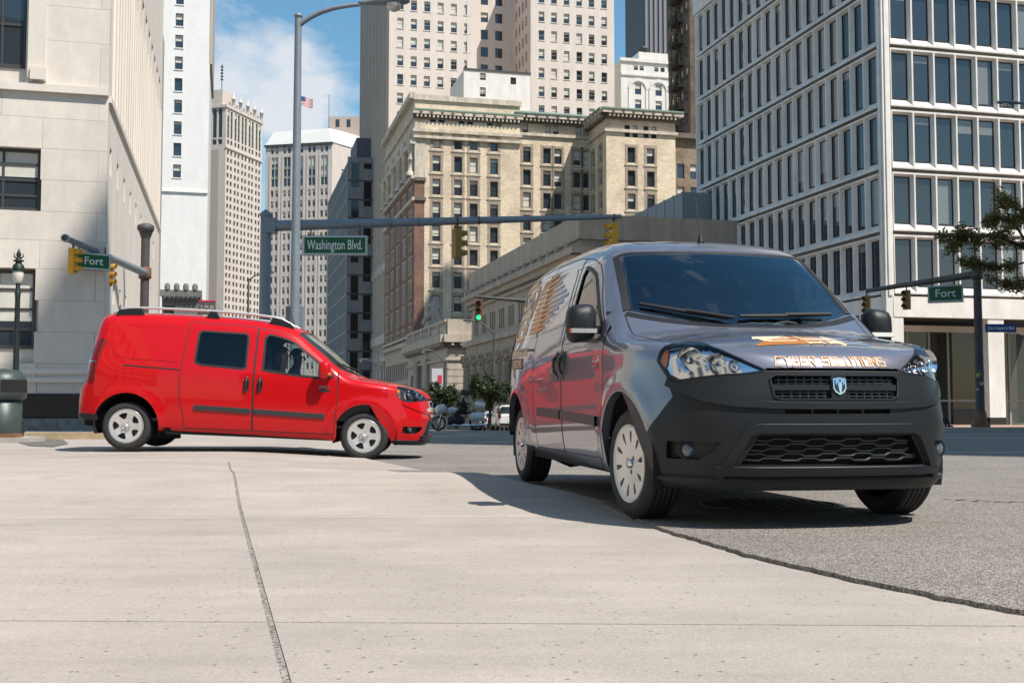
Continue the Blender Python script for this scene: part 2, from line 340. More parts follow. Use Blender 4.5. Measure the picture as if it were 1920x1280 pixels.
# ================================================================ buildings
def V2(x, y): return Vector((x, y))
def along(p, u, px):
    "distance along u from p at which photo column px is met"
    k = (px - 960) / F
    return (k * p.y - p.x) / (u.x - k * u.y)
GL = M('window_glass', (.025, .035, .045), .04, spec=.9)
GLb = M('window_glass_deep', (.012, .013, .014), .06, spec=.6)
FRM = M('dark_window_frame', (.05, .05, .05), .5)
FRMW = M('pale_window_frame', (.45, .43, .40), .6)
BLIND = M('window_blind', (.55, .53, .47), .8, var=.1, scale=2)
WM = {}
def winmesh(w, h, fr=.07, frm=None, var=0, mull=0, rails=1, gl=None):
    "sash window: frame, rail(s), glass and perhaps a blind; x across, y inward, z up"
    key = (round(w, 2), round(h, 2), fr, frm and frm.name, var, mull, rails)
    if key in WM: return WM[key]
    frm = frm or FRM; mb = MB(); a = w / 2; d = .08
    mb.bx(-a, -a + fr, 0, d, 0, h, frm); mb.bx(a - fr, a, 0, d, 0, h, frm); mb.bx(-a + fr, a - fr, 0, d, 0, fr, frm); mb.bx(-a + fr, a - fr, 0, d, h - fr, h, frm)
    for i in range(rails):
        z = h * (i + 1) / (rails + 1); mb.bx(-a + fr, a - fr, .01, d - .01, z - fr * .35, z + fr * .35, frm)
    for i in range(mull):
        x = -a + w * (i + 1) / (mull + 1); mb.bx(x - fr * .3, x + fr * .3, .005, d - .015, fr, h - fr, frm)
    y = .05
    mb.add([(-a + fr * .5, y, fr * .5), (a - fr * .5, y, fr * .5), (a - fr * .5, y, h - fr * .5), (-a + fr * .5, y, h - fr * .5)], [(0, 1, 2, 3)], gl or GL)
    if var:
        z0 = h * (1, .55, .35, .78, .08)[var]; y = .044
        mb.add([(-a + fr, y, z0), (a - fr, y, z0), (a - fr, y, h - fr), (-a + fr, y, h - fr)], [(0, 1, 2, 3)], BLIND)
    WM[key] = mb.mesh('window', True); return WM[key]
def facade(parent, p, u, w, z0, z1, wins, m, depth=.25, name='wall', wkw=None, pvar=(0, 0, 0, 1, 2, 3), sill=None, wname='window', cap=None):
    "flat wall with real window openings; wins = [(u centre, z bottom, width, height)]"
    rz = math.atan2(u.y, u.x); us = {0, w}; zs = {z0, z1}; ok = []
    for c, b, ww, hh in wins:
        if c - ww / 2 < .02 or c + ww / 2 > w - .02 or b < z0 + .02 or b + hh > z1 - .02: continue
        ok.append((c, b, ww, hh)); us |= {round(c - ww / 2, 3), round(c + ww / 2, 3)}; zs |= {round(b, 3), round(b + hh, 3)}
    us = sorted(us); zs = sorted(zs); hole = np.zeros((len(us) - 1, len(zs) - 1), bool); uu = np.array(us); zz = np.array(zs)
    uc = (uu[1:] + uu[:-1]) / 2; zc = (zz[1:] + zz[:-1]) / 2
    for c, b, ww, hh in ok: hole |= ((abs(uc - c) < ww / 2)[:, None] & ((zc > b) & (zc < b + hh))[None])
    mb = MB(); vs = [(a, 0, b) for b in zs for a in us]; n = len(us)
    # merge runs of solid cells per row to keep it light
    fs = []
    for j in range(len(zs) - 1):
        i = 0
        while i < n - 1:
            if hole[i, j]: i += 1; continue
            k = i
            while k < n - 1 and not hole[k, j]: k += 1
            fs.append((j * n + i, j * n + k, (j + 1) * n + k, (j + 1) * n + i)); i = k
    mb.add(vs, fs, m)
    for c, b, ww, hh in ok:
        x0, x1, t = c - ww / 2, c + ww / 2, b + hh
        mb.add([(x0, 0, b), (x1, 0, b), (x1, 0, t), (x0, 0, t), (x0, depth, b), (x1, depth, b), (x1, depth, t), (x0, depth, t)],
               [(0, 4, 5, 1), (1, 5, 6, 2), (2, 6, 7, 3), (3, 7, 4, 0)], m)
        if sill: mb.bx(x0 - .12, x1 + .12, -.1, .05, b - .16, b - .004, sill)
    o = mb.build(name, parent, (p.x, p.y, 0), (0, 0, rz), fix=False)
    for c, b, ww, hh in ok:
        link(wname, winmesh(ww, hh, var=random.choice(pvar), **(wkw or {})), parent, (p.x + u.x * c - u.y * (depth - .03), p.y + u.y * c + u.x * (depth - .03), b), (0, 0, rz))
    return o
def strip(parent, p, u, w, z0, z1, proud, m, name='cornice', ext=0, back=.1):
    mb = MB(); mb.bx(-ext, w + ext, -proud, back, z0, z1, m)
    return mb.build(name, parent, (p.x, p.y, 0), (0, 0, math.atan2(u.y, u.x)))
def shell(parent, pts, z0, z1, m, skip=(), roof=True, rm=None):
    "plain walls over a footprint, leaving out the sides built as facades, and a roof"
    n = len(pts); mb = MB(); vs = [(q.x, q.y, z0) for q in pts] + [(q.x, q.y, z1) for q in pts]
    mb.add(vs, [(i, (i + 1) % n, n + (i + 1) % n, n + i) for i in range(n) if i not in skip], m)
    if roof: mb.add([(q.x, q.y, z1 - .01) for q in pts], [tuple(range(n))], rm or m)
    return mb.build('wall', parent, fix=False)
def rect(p, la, lb, a=None, b=None):
    a = a or A; b = b or B
    return [p, p + lb * b, p + lb * b + la * a, p + la * a]        # sides: 0 front, 1 right, 2 back, 3 left
def bld(name, p, label): return empty(name, (p.x, p.y, float(gz(p.x, p.y))), 0, label, 'building')
class Loc:
    "lets parts be given in world coordinates under an Empty"
def root(name, label, p=(0, 0), cat='building', group=None):
    o = empty(name, (0, 0, 0), 0, label, cat, group); return o
LIME = M('limestone', (.68, .62, .55), .85, var=.06, scale=2.2, bump=.25, bscale=9, dirt=.10)
LIMES = M('limestone_smooth', (.70, .64, .57), .85, var=.05, scale=1, stretch=(1, 1, .12), dirt=.08)
def tint_by_object(m, lo, hi):
    n = m.node_tree.nodes; l = m.node_tree.links; p_ = n['Principled BSDF']; src = p_.inputs['Base Color'].links[0].from_socket; oi = n.new('ShaderNodeObjectInfo'); mr = n.new('ShaderNodeMapRange'); mr.inputs[3].default_value = lo; mr.inputs[4].default_value = hi; l.new(oi.outputs['Random'], mr.inputs[0]); mm = n.new('ShaderNodeMixRGB'); mm.blend_type = 'MULTIPLY'; mm.inputs[0].default_value = 1; l.new(src, mm.inputs[1]); l.new(mr.outputs[0], mm.inputs[2]); l.new(mm.outputs[0], p_.inputs['Base Color'])
tint_by_object(LIME, .92, 1.04)
BLKG = M('black_granite', (.02, .018, .017), .25, var=.3, scale=12)
OLDC = M('stained_base', (.24, .23, .21), .9, var=.35, scale=6)

# ---- limestone building at the left
PR = V2(pxx(192, 38), 38); PL = PR - 17 * B
lb_ = root('limestone_building', 'pale limestone building at the left edge with dark plinth and tall windows')
zb = float(pz(807, 38)); zpl = float(pz(784, 38)); zst = float(pz(738, 38)); H1 = 27
def tl(px): return along(PL, B, px)
wz = lambda y: float(pz(y, 37))
lw = [(tl(66) - 2.4, wz(390), 4.8, wz(272) - wz(390)), (tl(62) - 2.4, wz(652), 4.8, wz(502) - wz(652)), (tl(33) - 1.6, wz(119), 3.2, 6.0)]
mb = MB(); mb.bx(0, 17, .32, .5, zb, H1, LIME); mb.build('wall', lb_, (PL.x, PL.y, 0), (0, 0, math.atan2(B.y, B.x)))
# the wall's stone blocks, each one a piece
zc = zst; row = 0; courses = []
for yy in (680, 620, 560, 500, 446, 391, 331, 272, 214, 166, 150, 66, 0, -60): courses.append(wz(yy))
bmesh_box = MB().bx(-.5, .5, 0, .34, -.5, .5, LIME).mesh('block', True)
def blocks(z0, z1, off, L):
    x = -off
    while x < 17:
        segs = [(max(x, 0), min(x + L, 17))]; x += L
        for c, b, w_, h_ in lw:
            if z1 > b + .05 and z0 < b + h_ - .05:
                ns = []
                for a0, a1 in segs:
                    if a1 <= c - w_ / 2 or a0 >= c + w_ / 2: ns.append((a0, a1)); continue
                    if a0 < c - w_ / 2: ns.append((a0, c - w_ / 2))
                    if a1 > c + w_ / 2: ns.append((c + w_ / 2, a1))
                segs = ns
        for a0, a1 in segs:
            if a1 - a0 < .12: continue
            q = PL + B * ((a0 + a1) / 2)
            o = link('block', bmesh_box, lb_, (q.x, q.y, (z0 + z1) / 2), (0, 0, math.atan2(B.y, B.x)), (a1 - a0 - .008, 1, z1 - z0 - .008))
            o.location.x += random.uniform(-.004, .004)
prev = zst
for i, z in enumerate(courses):
    if z <= prev + .05: continue
    blocks(prev, z, (0.6, 1.9)[i % 2], 3.1 if z - prev > .5 else 17); prev = z
blocks(prev, H1, 0, 4)
strip(lb_, PL, B, 17, wz(166), wz(152), .16, LIMES, 'string_course'); strip(lb_, PL, B, 17, wz(700), wz(690), .06, LIMES, 'plinth_moulding'); strip(lb_, PL, B, 17, wz(716), wz(707), .08, LIMES, 'plinth_moulding')
strip(lb_, PL, B, 17, zpl, zst, .05, BLKG, 'black_plinth'); strip(lb_, PL, B, 17, zb - .4, zpl, .45, OLDC, 'base_step')
strip(lb_, PL + B * (tl(70)), B, 17 - tl(70), wz(150), H1, -.02, LIMES, 'smooth_stone'); mbp = MB(); mbp.bx(tl(38), tl(70), -.14, .3, wz(140), H1, LIMES); mbp.bx(tl(44), tl(73), -.24, .3, wz(145), wz(121), LIMES); mbp.build('pilaster', lb_, (PL.x, PL.y, 0), (0, 0, math.atan2(B.y, B.x)))
for c, b, w_, h_ in lw:
    q = PL + B * c + Vector((-B.y, B.x)) * .26
    wo_ = link('window', winmesh(w_, h_, fr=.12, mull=3, rails=3, var=random.choice((1, 2))), lb_, (q.x, q.y, b), (0, 0, math.atan2(B.y, B.x)))
# side wall along the street
LS = 29; sw_ = []
def sd(px): return along(PR, A, px)
def zside(px, py): return float(pz(py, PR.y + A.y * sd(px)))
z1_ = zside(204, 315); z2_ = zside(210, 548)
for px in (199, 213, 226, 238, 249, 259, 268, 276, 283): sw_.append((sd(px), z1_ - .45, .75, .95))
for px in (210, 222, 233, 290, 294, 298): sw_.append((sd(px), z2_ - .45, .6, .8))
z3_ = zside(262, 70)
for k in range(9): sw_.append((sd(248) + k * 2.1 - 2, z3_ - 1.2, 1.15, 2.2))
facade(lb_, PR, A, LS, zb - .3, H1, sw_, LIMES, .5, pvar=(0,), wkw=dict(gl=GLb))
zs1 = zside(230, 280)
strip(lb_, PR, A, LS, zs1, zs1 + .22, .1, LIMES, 'string_course')
for k in range(26): strip(lb_, PR + A * (1.0 + k * 1.06), A, .34, zs1 + .22, H1 - 9, .09, LIMES, 'pilaster_strip')
shell(lb_, rect(PL, LS, 17), zb - .3, H1, LIMES, skip=(0, 1))
strip(lb_, PR + A * LS, A, 1.6, zb, H1 - 4, .0, M('grey_stone', (.36, .34, .32), .85, var=.1), 'return_pier')

# ---- white tower
WT = M('white_tile', (.74, .725, .70), .7, var=.04, scale=1.5, dirt=.06)
p = V2(pxx(383, 170), 170) - 24 * B
wt = root('white_tower', 'tall white tower with one column of windows behind the limestone building')
def tw(px): return along(p, B, px)
wins = [(tw(325) - .0 + .0, float(pz(22 + 41.2 * k + 12 - 38, 166)), 1.15, 2.0) for k in range(-3, 9)]
facade(wt, p, B, 24, -3, 95, wins, WT, .3, sill=WT, pvar=(0, 1, 1, 3), wkw=dict(frm=FRM))
shell(wt, rect(p, 20, 24), -3, 95, WT, skip=(0,)); strip(wt, p, B, 24, float(pz(363, 170)), float(pz(360, 170)), .25, WT, 'string_course')
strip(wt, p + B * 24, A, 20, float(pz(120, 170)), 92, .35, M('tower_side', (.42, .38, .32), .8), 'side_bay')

# ---- far ornate tower
TR = M('cream_terracotta', (.60, .52, .45), .8, var=.06, dirt=.12); TRB = M('tan_brick', (.42, .34, .28), .85); GRN = M('green_spandrel', (.07, .13, .08), .6)
dR = V2(math.sin(R(17)), math.cos(R(17))); dL = V2(-dR.y, dR.x)
p = V2(pxx(416, 480), 480); ft = root('ornate_tower', 'far cream tower with pinnacled crown and tall green window bays')
zt = float(pz(196, 480)); zf = lambda y: float(pz(y, 485)); rh = 14.6 / 2100 * 482
wins = []; bays = [3.2, 9.2, 15.2, 21.2, 27.4]
for b_ in bays:
    for s in (-1.35, 1.35):
        wins.append((b_ + s, zf(262), 1.7, zf(211) - zf(262))); wins.append((b_ + s, zf(274), 1.6, 2.0))
        for k in range(23): wins.append((b_ + s, zf(293) - k * rh, 1.6, 1.9))
facade(ft, p, dR, 30.9, -6, zt, wins, TR, .4, wkw=dict(fr=.1), pvar=(0, 0, 0, 3))
for b_ in bays:
    for s in (-1.35, 1.35):
        mb = MB()
        for k in range(3): mb.bx(b_ + s - .85, b_ + s + .85, .2, .4, zf(262) + 3 + k * 3.0, zf(262) + 3.9 + k * 3.0, GRN)
        mb.build('spandrel', ft, (p.x, p.y, 0), (0, 0, math.atan2(dR.y, dR.x)))
wl = [(18 - 5.7, zf(262), 2.0, zf(208) - zf(262)), (18 - 2.9, zf(262), 2.0, zf(208) - zf(262)), (18 - 5.7, zf(275), 2, 2.3), (18 - 2.9, zf(275), 2, 2.3), (18 - 5.8, zf(318), 1.2, 2.4), (18 - 5.8, zf(335), 1.2, 2.4)]
facade(ft, p + dL * 18, -dL, 18, -6, zt, wl, TR, .4, wkw=dict(fr=.12), pvar=(0,))
strip(ft, p + dL * 18, -dL, 14.6, -6, zf(284), .06, TRB, 'brick_panel', back=.02)
shell(ft, [p, p + dR * 30.9, p + dR * 30.9 + dL * 18, p + dL * 18], -6, zt, TR, skip=(0, 3))
strip(ft, p, dR, 30.9, zf(282), zf(279), .5, TR, 'band_course', .3); strip(ft, p, dR, 30.9, zt - 1.2, zt, .5, TR, 'cornice', .4); strip(ft, p + dL * 18, -dL, 18, zt - 1.2, zt, .5, TR, 'cornice', .4)
for k in range(5):
    q = p + dR * (5.6 + k * 6.1); mb = MB(); mb.lathe([(.75, 0), (.75, 3.4), (1.0, 3.5), (1.0, 4.0), (.6, 4.3), (.35, 6), (0.02, 7)], TR, 8); mb.build('pinnacle', ft, (q.x, q.y, zt))
for k in range(9):
    q = p + dR * (2.6 + k * 3.05); mb = MB(); mb.lathe([(.4, 0), (.4, 1.2), (.6, 1.4), (.02, 2.8)], TR, 6); mb.build('small_pinnacle', ft, (q.x, q.y, zt))
q = p + dL * 6 + dR * 4; mb = MB(); mb.box((0, 0, 3.4), (8, 8, 6.8), TR, rz=math.atan2(dR.y, dR.x)); mb.build('penthouse', ft, (q.x, q.y, zt)); mb = MB(); mb.tube([(0, 0, 6), (0, 0, 19)], .18, FRM, 6)
for k in range(5): mb.box((0, 0, 12 + k * 1.4), (1.0, 1.0, .5), FRM)
mb.build('antenna_mast', ft, (q.x + 1.5, q.y - 2, zt))

# ---- building with the flag
FB = M('pinkish_stone', (.56, .49, .44), .85, var=.05, dirt=.1); WR = M('white_roof_metal', (.58, .58, .55), .5)
pl_ = V2(pxx(492, 375), 375); pr_ = V2(pxx(618, 370), 370); uF = (pr_ - pl_).normalized(); wF = (pr_ - pl_).length
fb = root('mansard_building', 'pinkish stone block with white sloping roof and green window bays')
zc_ = float(pz(269, 372)); zf = lambda y: float(pz(y, 372)); wins = []
for px in (510, 533.5, 557, 580.5, 604):
    c = along(pl_, uF, px); wins.append((c, zf(348), 2.35, zf(293) - zf(348)))
    for s in (-.82, .82):
        wins.append((c + s, zf(286), .95, 2.4))
        for k in range(17): wins.append((c + s, zf(367 + 20.3 * k), .92, 2.15))
facade(fb, pl_, uF, wF, -5, zc_, wins, FB, .35, wkw=dict(fr=.07), pvar=(0, 1, 2, 3))
for px in (510, 533.5, 557, 580.5, 604):
    c = along(pl_, uF, px); mb = MB(); mb.bx(c - .1, c + .1, .1, .35, zf(348), zf(293), FRMW)
    for yy in (313, 331): mb.bx(c - 1.17, c + 1.17, .12, .34, zf(yy + 2.5), zf(yy - 2), M('verdigris', (.20, .27, .20), .6))
    mb.build('bay_spandrel', fb, (pl_.x, pl_.y, 0), (0, 0, math.atan2(uF.y, uF.x)))
    for s in (-1.62, 1.62):
        mb = MB(); mb.bx(c + s - .25, c + s + .25, -.16, .02, -5, zf(290), FB); mb.build('pier', fb, (pl_.x, pl_.y, 0), (0, 0, math.atan2(uF.y, uF.x)))
pc_ = V2(pxx(630, 373), 373); uC = (pc_ - pr_).normalized(); facade(fb, pr_, uC, (pc_ - pr_).length, -5, zc_, [], FB)
pe_ = V2(pxx(690, 386), 386); uE = (pe_ - pc_).normalized()
facade(fb, pc_, uE, (pe_ - pc_).length, -5, zc_, [(along(pc_, uE, px), z, w_, h_) for px in (639, 650, 664, 676) for z, w_, h_ in [(zf(281), 1.3, 2.4)] + [(zf(367 + 20.3 * k), 1.1, 2.2) for k in range(-2, 14)]], FB, .35, pvar=(0, 1, 2))
pb_ = [pl_, pr_, pc_, pe_, pe_ + V2(0, 40), pl_ + V2(0, 40)]; shell(fb, pb_, -5, zc_, FB, skip=(0, 1, 2))
mb = MB(); hr = float(pz(240, 372)) - zc_; ins = [q + (V2(0, 2.6) if i < 4 else V2(0, -2)) + (V2(2.2, 0) if i in (0, 5) else V2(-1.5, 0) if i in (1,) else V2(0, 0)) for i, q in enumerate(pb_)]; out = [q + V2(0, -.5) if i < 4 else q for i, q in enumerate(pb_)]
mb.add([(q.x, q.y, zc_) for q in out] + [(q.x, q.y, zc_ + hr) for q in ins], [(i, (i + 1) % 6, 6 + (i + 1) % 6, 6 + i) for i in range(6)] + [tuple(range(6, 12))], WR); mb.build('roof', fb, fix=False)
strip(fb, pl_, uF, wF, zc_ - .8, zc_, .5, FRM, 'cornice', .3)
q = V2(pxx(612, 385), 385); mb = MB(); mb.bx(0, 13, 0, 9, zc_ + hr - 1, float(pz(219, 385)), TRB); pho = mb.build('penthouse', fb, (q.x, q.y, 0))
for k, px in enumerate((628, 649)): link('window', winmesh(1.3, 2.6), fb, (pxx(px, 384.9), 384.9, float(pz(238, 385))))
fp = root('flagpole', 'flagpole with stars and stripes flag on the white roof', cat='flag')
zf0 = zc_ + hr - .3; q = at(562, 180, 376); fl = empty('x'); bpy.data.objects.remove(fl)
mb = MB(); mb.tube([(q.x, q.y, zf0), (q.x, q.y, q.z)], .13, FRMW, 6); mb.build('pole', fp)
RED = M('flag_red', (.55, .03, .05), .8); WHT = M('flag_white', (.75, .75, .75), .8); BLU = M('flag_blue', (.02, .04, .22), .8)
mb = MB()
def fpt(a, b): return (q.x + .15 + a * 4.4, q.y - .25 * math.sin(a * 7) * a, q.z - .2 - b * 3.1 - a * .9 + .2 * math.sin(a * 6))
for i in range(12):
    for j in range(13):
        a0, a1, b0, b1 = i / 12, (i + 1) / 12, j / 13, (j + 1) / 13; c = BLU if (i < 5 and j < 7) else (RED if j % 2 == 0 else WHT)
        mb.add([fpt(a0, b1), fpt(a1, b1), fpt(a1, b0), fpt(a0, b0)], [(0, 1, 2, 3)], c)
for i in range(5):
    for j in range(4):
        a, b, c, d_ = (i + .5) / 12, (j + .6) / 13 * 1.7, .012, .016; P0 = [fpt(a - c, b + d_), fpt(a + c, b + d_), fpt(a + c, b - d_), fpt(a - c, b - d_)]; mb.add([(x, y - .02, z) for x, y, z in P0], [(0, 1, 2, 3)], WHT)
mb.build('flag', fp, fix=False)
aq = at(617, 178, 386); mb = MB(); mb.tube([(aq.x, aq.y, zc_ + hr - .1), (aq.x, aq.y, aq.z)], .1, FRM, 5); tag(mb.build('antenna'), 'thin grey antenna mast on the roof right of the flag', 'antenna')

# ---- grey modern slab block
GRY = M('grey_concrete_panel', (.25, .255, .26), .8, var=.1, scale=.6, dirt=.15); GRYL = M('pale_edge', (.5, .5, .49), .7)
p = V2(pxx(648, 225), 225); gb = root('grey_panel_building', 'dark grey panel block with staggered slit windows left of the brown tower')
zt = float(pz(303, 225)); la = along(p, A, 612); shell(gb, rect(p, la, 14), -4, zt, GRY); fh = 3.85; k = 0; z = zt
uL = -A; pL_ = p + A * la
while z > 2:
    z -= fh; strip(gb, pL_, uL, la, z - .1, z + .12, .1, GRYL, 'ledge'); strip(gb, p, B, 14, z - .14, z + .14, .12, FRM, 'floor_line')
    for j, c in enumerate((1.1, 3.6, 6.1, 8.6)):
        if (j + k) % 2 == 0: strip(gb, p + B * (c - .3), B, 1.5, z + .2, z + fh - .2, .04, GLb, 'slit_window')
        else: strip(gb, p + B * (c - .3), B, 1.5, z + fh - 1.3, z + fh - .2, .04, GLb, 'slit_window')
    for j in range(14): strip(gb, pL_ + uL * (j * la / 14), uL, .12, z + .12, z + fh - .1, .05, FRM, 'panel_joint')
    k += 1
strip(gb, p, B, 14, zt, zt + 1, .1, GRY, 'parapet'); mb = MB(); mb.bx(2, 12, 2, 14, zt, zt + 5.5, M('dark_roof_house', (.09, .10, .12), .6)); mb.build('roof_house', gb, (p.x, p.y, 0), (0, 0, math.atan2(B.y, B.x)))

# ---- brown tower
BT = M('buff_tower_stone', (.66, .58, .515), .85, var=.04, scale=.5, dirt=.10); BTS = M('buff_pier', (.53, .455, .39), .85, var=.04)
p = V2(pxx(725, 205), 205); bt = root('buff_tower', 'tall buff stone office tower with two wings and a deep light court')
t1, t2, t3 = along(p, B, 893), along(p, B, 995), along(p, B, 1155); ZT = 92
def dep(t): return p.y + B.y * t
wz_ = lambda y, t: float(pz(y, dep(t)))
w1 = [(along(p, B, px), wz_(53 + 35.1 * k, 2) - (.0), 1.15, 1.95) for px in (747, 772.6, 798, 823.6, 849, 874.5) for k in range(-4, 6)]
facade(bt, p, B, t1, -3, ZT, w1, BT, .28, wkw=dict(frm=FRMW), pvar=(0, 1, 1, 2, 3, 4), sill=BT)
w2 = [(along(p, B, px) - t2, wz_(41 + 35.1 * k, 30), 1.15, 1.95) for px in (1016.4, 1040.3, 1064.3, 1088.4, 1112, 1136) for k in range(-3, 8)]
facade(bt, p + B * t2, B, t3 - t2, -3, ZT, w2, BT, .28, wkw=dict(frm=FRMW), pvar=(0, 1, 1, 2, 3, 4), sill=BT)
rec = 13.0; pr = p + B * t1 + A * rec
facade(bt, pr, B, t2 - t1, 20, ZT, [(c, wz_(53 + 35.1 * k, 2), 1.5, 2.0) for c in (1.6, 4.4, 7.4) for k in range(-4, 6)], BT, .28, pvar=(0, 1, 0))
facade(bt, p + B * t2 + A * rec, -A, rec, 20, ZT, [(c, wz_(53 + 35.1 * k, 2), 1.2, 2.0) for c in (2, 4.6, 7.2, 9.8) for k in range(-4, 6)], BT, .28, pvar=(0, 1))
laT = along(p, A, 672); uL = -A; pL_ = p + A * laT
w3 = [(c + s, 4 + 3.42 * k, 1.15, 2.1) for c in np.linspace(3.6, laT - 3.2, 8) for s in (-.95, .95) for k in range(0, 26)]
facade(bt, pL_, uL, laT, -3, ZT, w3[:], BT, .3, pvar=(0, 0, 1), wkw=dict(frm=FRM))
for c in np.linspace(3.6, laT - 3.2, 8):
    strip(bt, pL_ + uL * (c - 2.45), uL, .5, 2, ZT, .32, BTS, 'pier'); strip(bt, pL_ + uL * (c + 1.95), uL, .5, 2, ZT, .32, BTS, 'pier'); strip(bt, pL_ + uL * (c - .2), uL, .4, 12, ZT, .2, BTS, 'mullion')
strip(bt, pL_, uL, laT, 12.5, 14.2, .35, BT, 'band_course'); strip(bt, pL_, uL, laT, 26, 27.6, .25, BT, 'band_course')
shell(bt, rect(p, laT, t3), -3, ZT, BT, skip=(0, 3), roof=False); shell(bt, [p + B * t1, p + B * t1 + A * rec, p + B * t1 + A * rec + B * .01], -3, ZT, BT, roof=False)
strip(bt, p, B, .5, -3, ZT, .06, BT, 'corner_pier'); strip(bt, p + B * (t1 - 1.9), B, 1.1, -3, ZT, .06, BT, 'corner_pier'); strip(bt, p + B * (t2 + .1), B, 1.2, -3, ZT, .06, BT, 'corner_pier')

# ---- ornate brick building (front in cream brick, street side stone and red brick)
def brickmat(name, c1, c2, mort, sc=1.0, stain=.4):
    m = bpy.data.materials.new(name); m.use_nodes = True; n = m.node_tree.nodes; l = m.node_tree.links.new; pr_ = n['Principled BSDF']
    g = n.new('ShaderNodeNewGeometry'); t = n.new('ShaderNodeTexNoise'); t.inputs['Scale'].default_value = 1.3; t.inputs['Detail'].default_value = 12; t.inputs['Roughness'].default_value = .75
    mpn = n.new('ShaderNodeMapping'); mpn.inputs['Scale'].default_value = (1, 1, 3.2); l(g.outputs['Position'], mpn.inputs[0]); l(mpn.outputs[0], t.inputs['Vector'])
    r = n.new('ShaderNodeValToRGB'); r.color_ramp.elements[0].position = .36; r.color_ramp.elements[0].color = (*c1, 1); r.color_ramp.elements[1].position = .62; r.color_ramp.elements[1].color = (*c2, 1)
    l(t.outputs[0], r.inputs[0]); t2 = n.new('ShaderNodeTexNoise'); t2.inputs['Scale'].default_value = .25; t2.inputs['Detail'].default_value = 9; t2.inputs['Roughness'].default_value = .7; l(g.outputs['Position'], t2.inputs['Vector'])
    r2 = n.new('ShaderNodeValToRGB'); r2.color_ramp.elements[0].position = .40; r2.color_ramp.elements[0].color = (1 - stain,) * 3 + (1,); r2.color_ramp.elements[1].position = .55
    l(t2.outputs[0], r2.inputs[0]); mm = n.new('ShaderNodeMixRGB'); mm.blend_type = 'MULTIPLY'; mm.inputs[0].default_value = 1; l(r.outputs[0], mm.inputs[1]); l(r2.outputs[0], mm.inputs[2]); l(mm.outputs[0], pr_.inputs['Base Color'])
    pr_.inputs['Roughness'].default_value = .9; MATS[name] = m; return m
CB = brickmat('cream_brick', (.56, .45, .32), (.78, .65, .48), None, stain=.22); RB = brickmat('red_brick', (.17, .095, .068), (.26, .15, .108), None, stain=.3)
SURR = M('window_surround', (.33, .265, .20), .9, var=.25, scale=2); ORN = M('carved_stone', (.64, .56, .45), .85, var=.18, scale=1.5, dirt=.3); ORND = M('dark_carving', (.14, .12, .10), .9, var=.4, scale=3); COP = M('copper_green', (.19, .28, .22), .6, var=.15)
p = V2(pxx(775, 165), 165); ob = root('ornate_brick_building', 'cream brick building with carved cornices and red brick street corner')
def bandset(q, u, w, z, ext=.9, wide=1.0):
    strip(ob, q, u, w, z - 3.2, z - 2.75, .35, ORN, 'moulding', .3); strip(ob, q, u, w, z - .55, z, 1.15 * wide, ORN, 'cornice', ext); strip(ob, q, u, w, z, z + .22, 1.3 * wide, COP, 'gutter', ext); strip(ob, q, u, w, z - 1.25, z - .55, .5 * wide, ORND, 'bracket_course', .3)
    n = int(w / .62); mb = MB()
    for i in range(n): x = (i + .5) * w / n; mb.bx(x - .13, x + .13, -1.0 * wide, 0, z - 1.0, z - .55, ORN)
    mb.build('brackets', ob, (q.x, q.y, 0), (0, 0, math.atan2(u.y, u.x)))
    for i in range(int(w / 1.5)):
        x = (i + .5) * w / int(w / 1.5); mb = MB(); mb.lathe([(0, -.05), (.2, -.04), (.26, 0)], ORND, 8, axis='y'); qq = q + u * x; mb.build('rosette', ob, (qq.x + u.y * 1.16 * wide, qq.y - u.x * 1.16 * wide, z - .28), (0, 0, math.atan2(u.y, u.x)))
def surround(q, u, wins):
    for c, b, w_, h_ in wins:
        mb = MB(); mb.bx(c - w_ / 2 - .38, c - w_ / 2 - .02, -.06, .05, b - .2, b + h_ + .5, SURR); mb.bx(c + w_ / 2 + .02, c + w_ / 2 + .38, -.06, .05, b - .2, b + h_ + .5, SURR); mb.bx(c - w_ / 2 - .02, c + w_ / 2 + .02, -.09, .05, b + h_ + .03, b + h_ + .42, SURR)
        mb.bx(c - w_ / 2 - .5, c + w_ / 2 + .5, -.16, .05, b - .42, b - .22, ORN); mb.build('window_surround', ob, (q.x, q.y, 0), (0, 0, math.atan2(u.y, u.x)))
RH = 44.5 / 2100 * 165; tA = along(p, B, 975)
def dp(t): return p.y + B.y * t
zt = float(pz(181, 165)); za = lambda y, t: float(pz(y, dp(t)))
wm = [(along(p, B, px), za(280, 6) - RH * k, 1.2, 2.35) for px in (817, 858, 887.5, 926) for k in range(10)]
watt = [(along(p, B, px), za(232, 6), .95, 2.0) for px in (810, 826, 864.6, 880, 918, 934)]
facade(ob, p, B, tA, -2, zt, wm + watt, CB, .3, wkw=dict(frm=FRM), pvar=(0, 0, 1, 2, 3, 4)); surround(p, B, wm)
bandset(p, B, tA, zt - .9 - 1.2, .3, .55); strip(ob, p, B, tA, zt - .5, zt + .3, .3, ORN, 'parapet', .2); strip(ob, p, B, tA, zt - 6.3, zt - 5.9, .5, ORN, 'moulding', .2)
strip(ob, p, B, 1.5, za(700, 0), za(335, 0), .04, RB, 'brick_corner'); strip(ob, p, B, 1.6, za(335, 0), zt - 4, .08, ORN, 'stone_corner')
for yy in (335, 372): strip(ob, p, B, 1.7, za(yy, 0) - .3, za(yy, 0) + .2, .3, ORND, 'corner_band')
q2 = p + B * tA + A * .5; tB = along(p, B, 1108) - tA; zm = float(pz(214, dp(tA)))
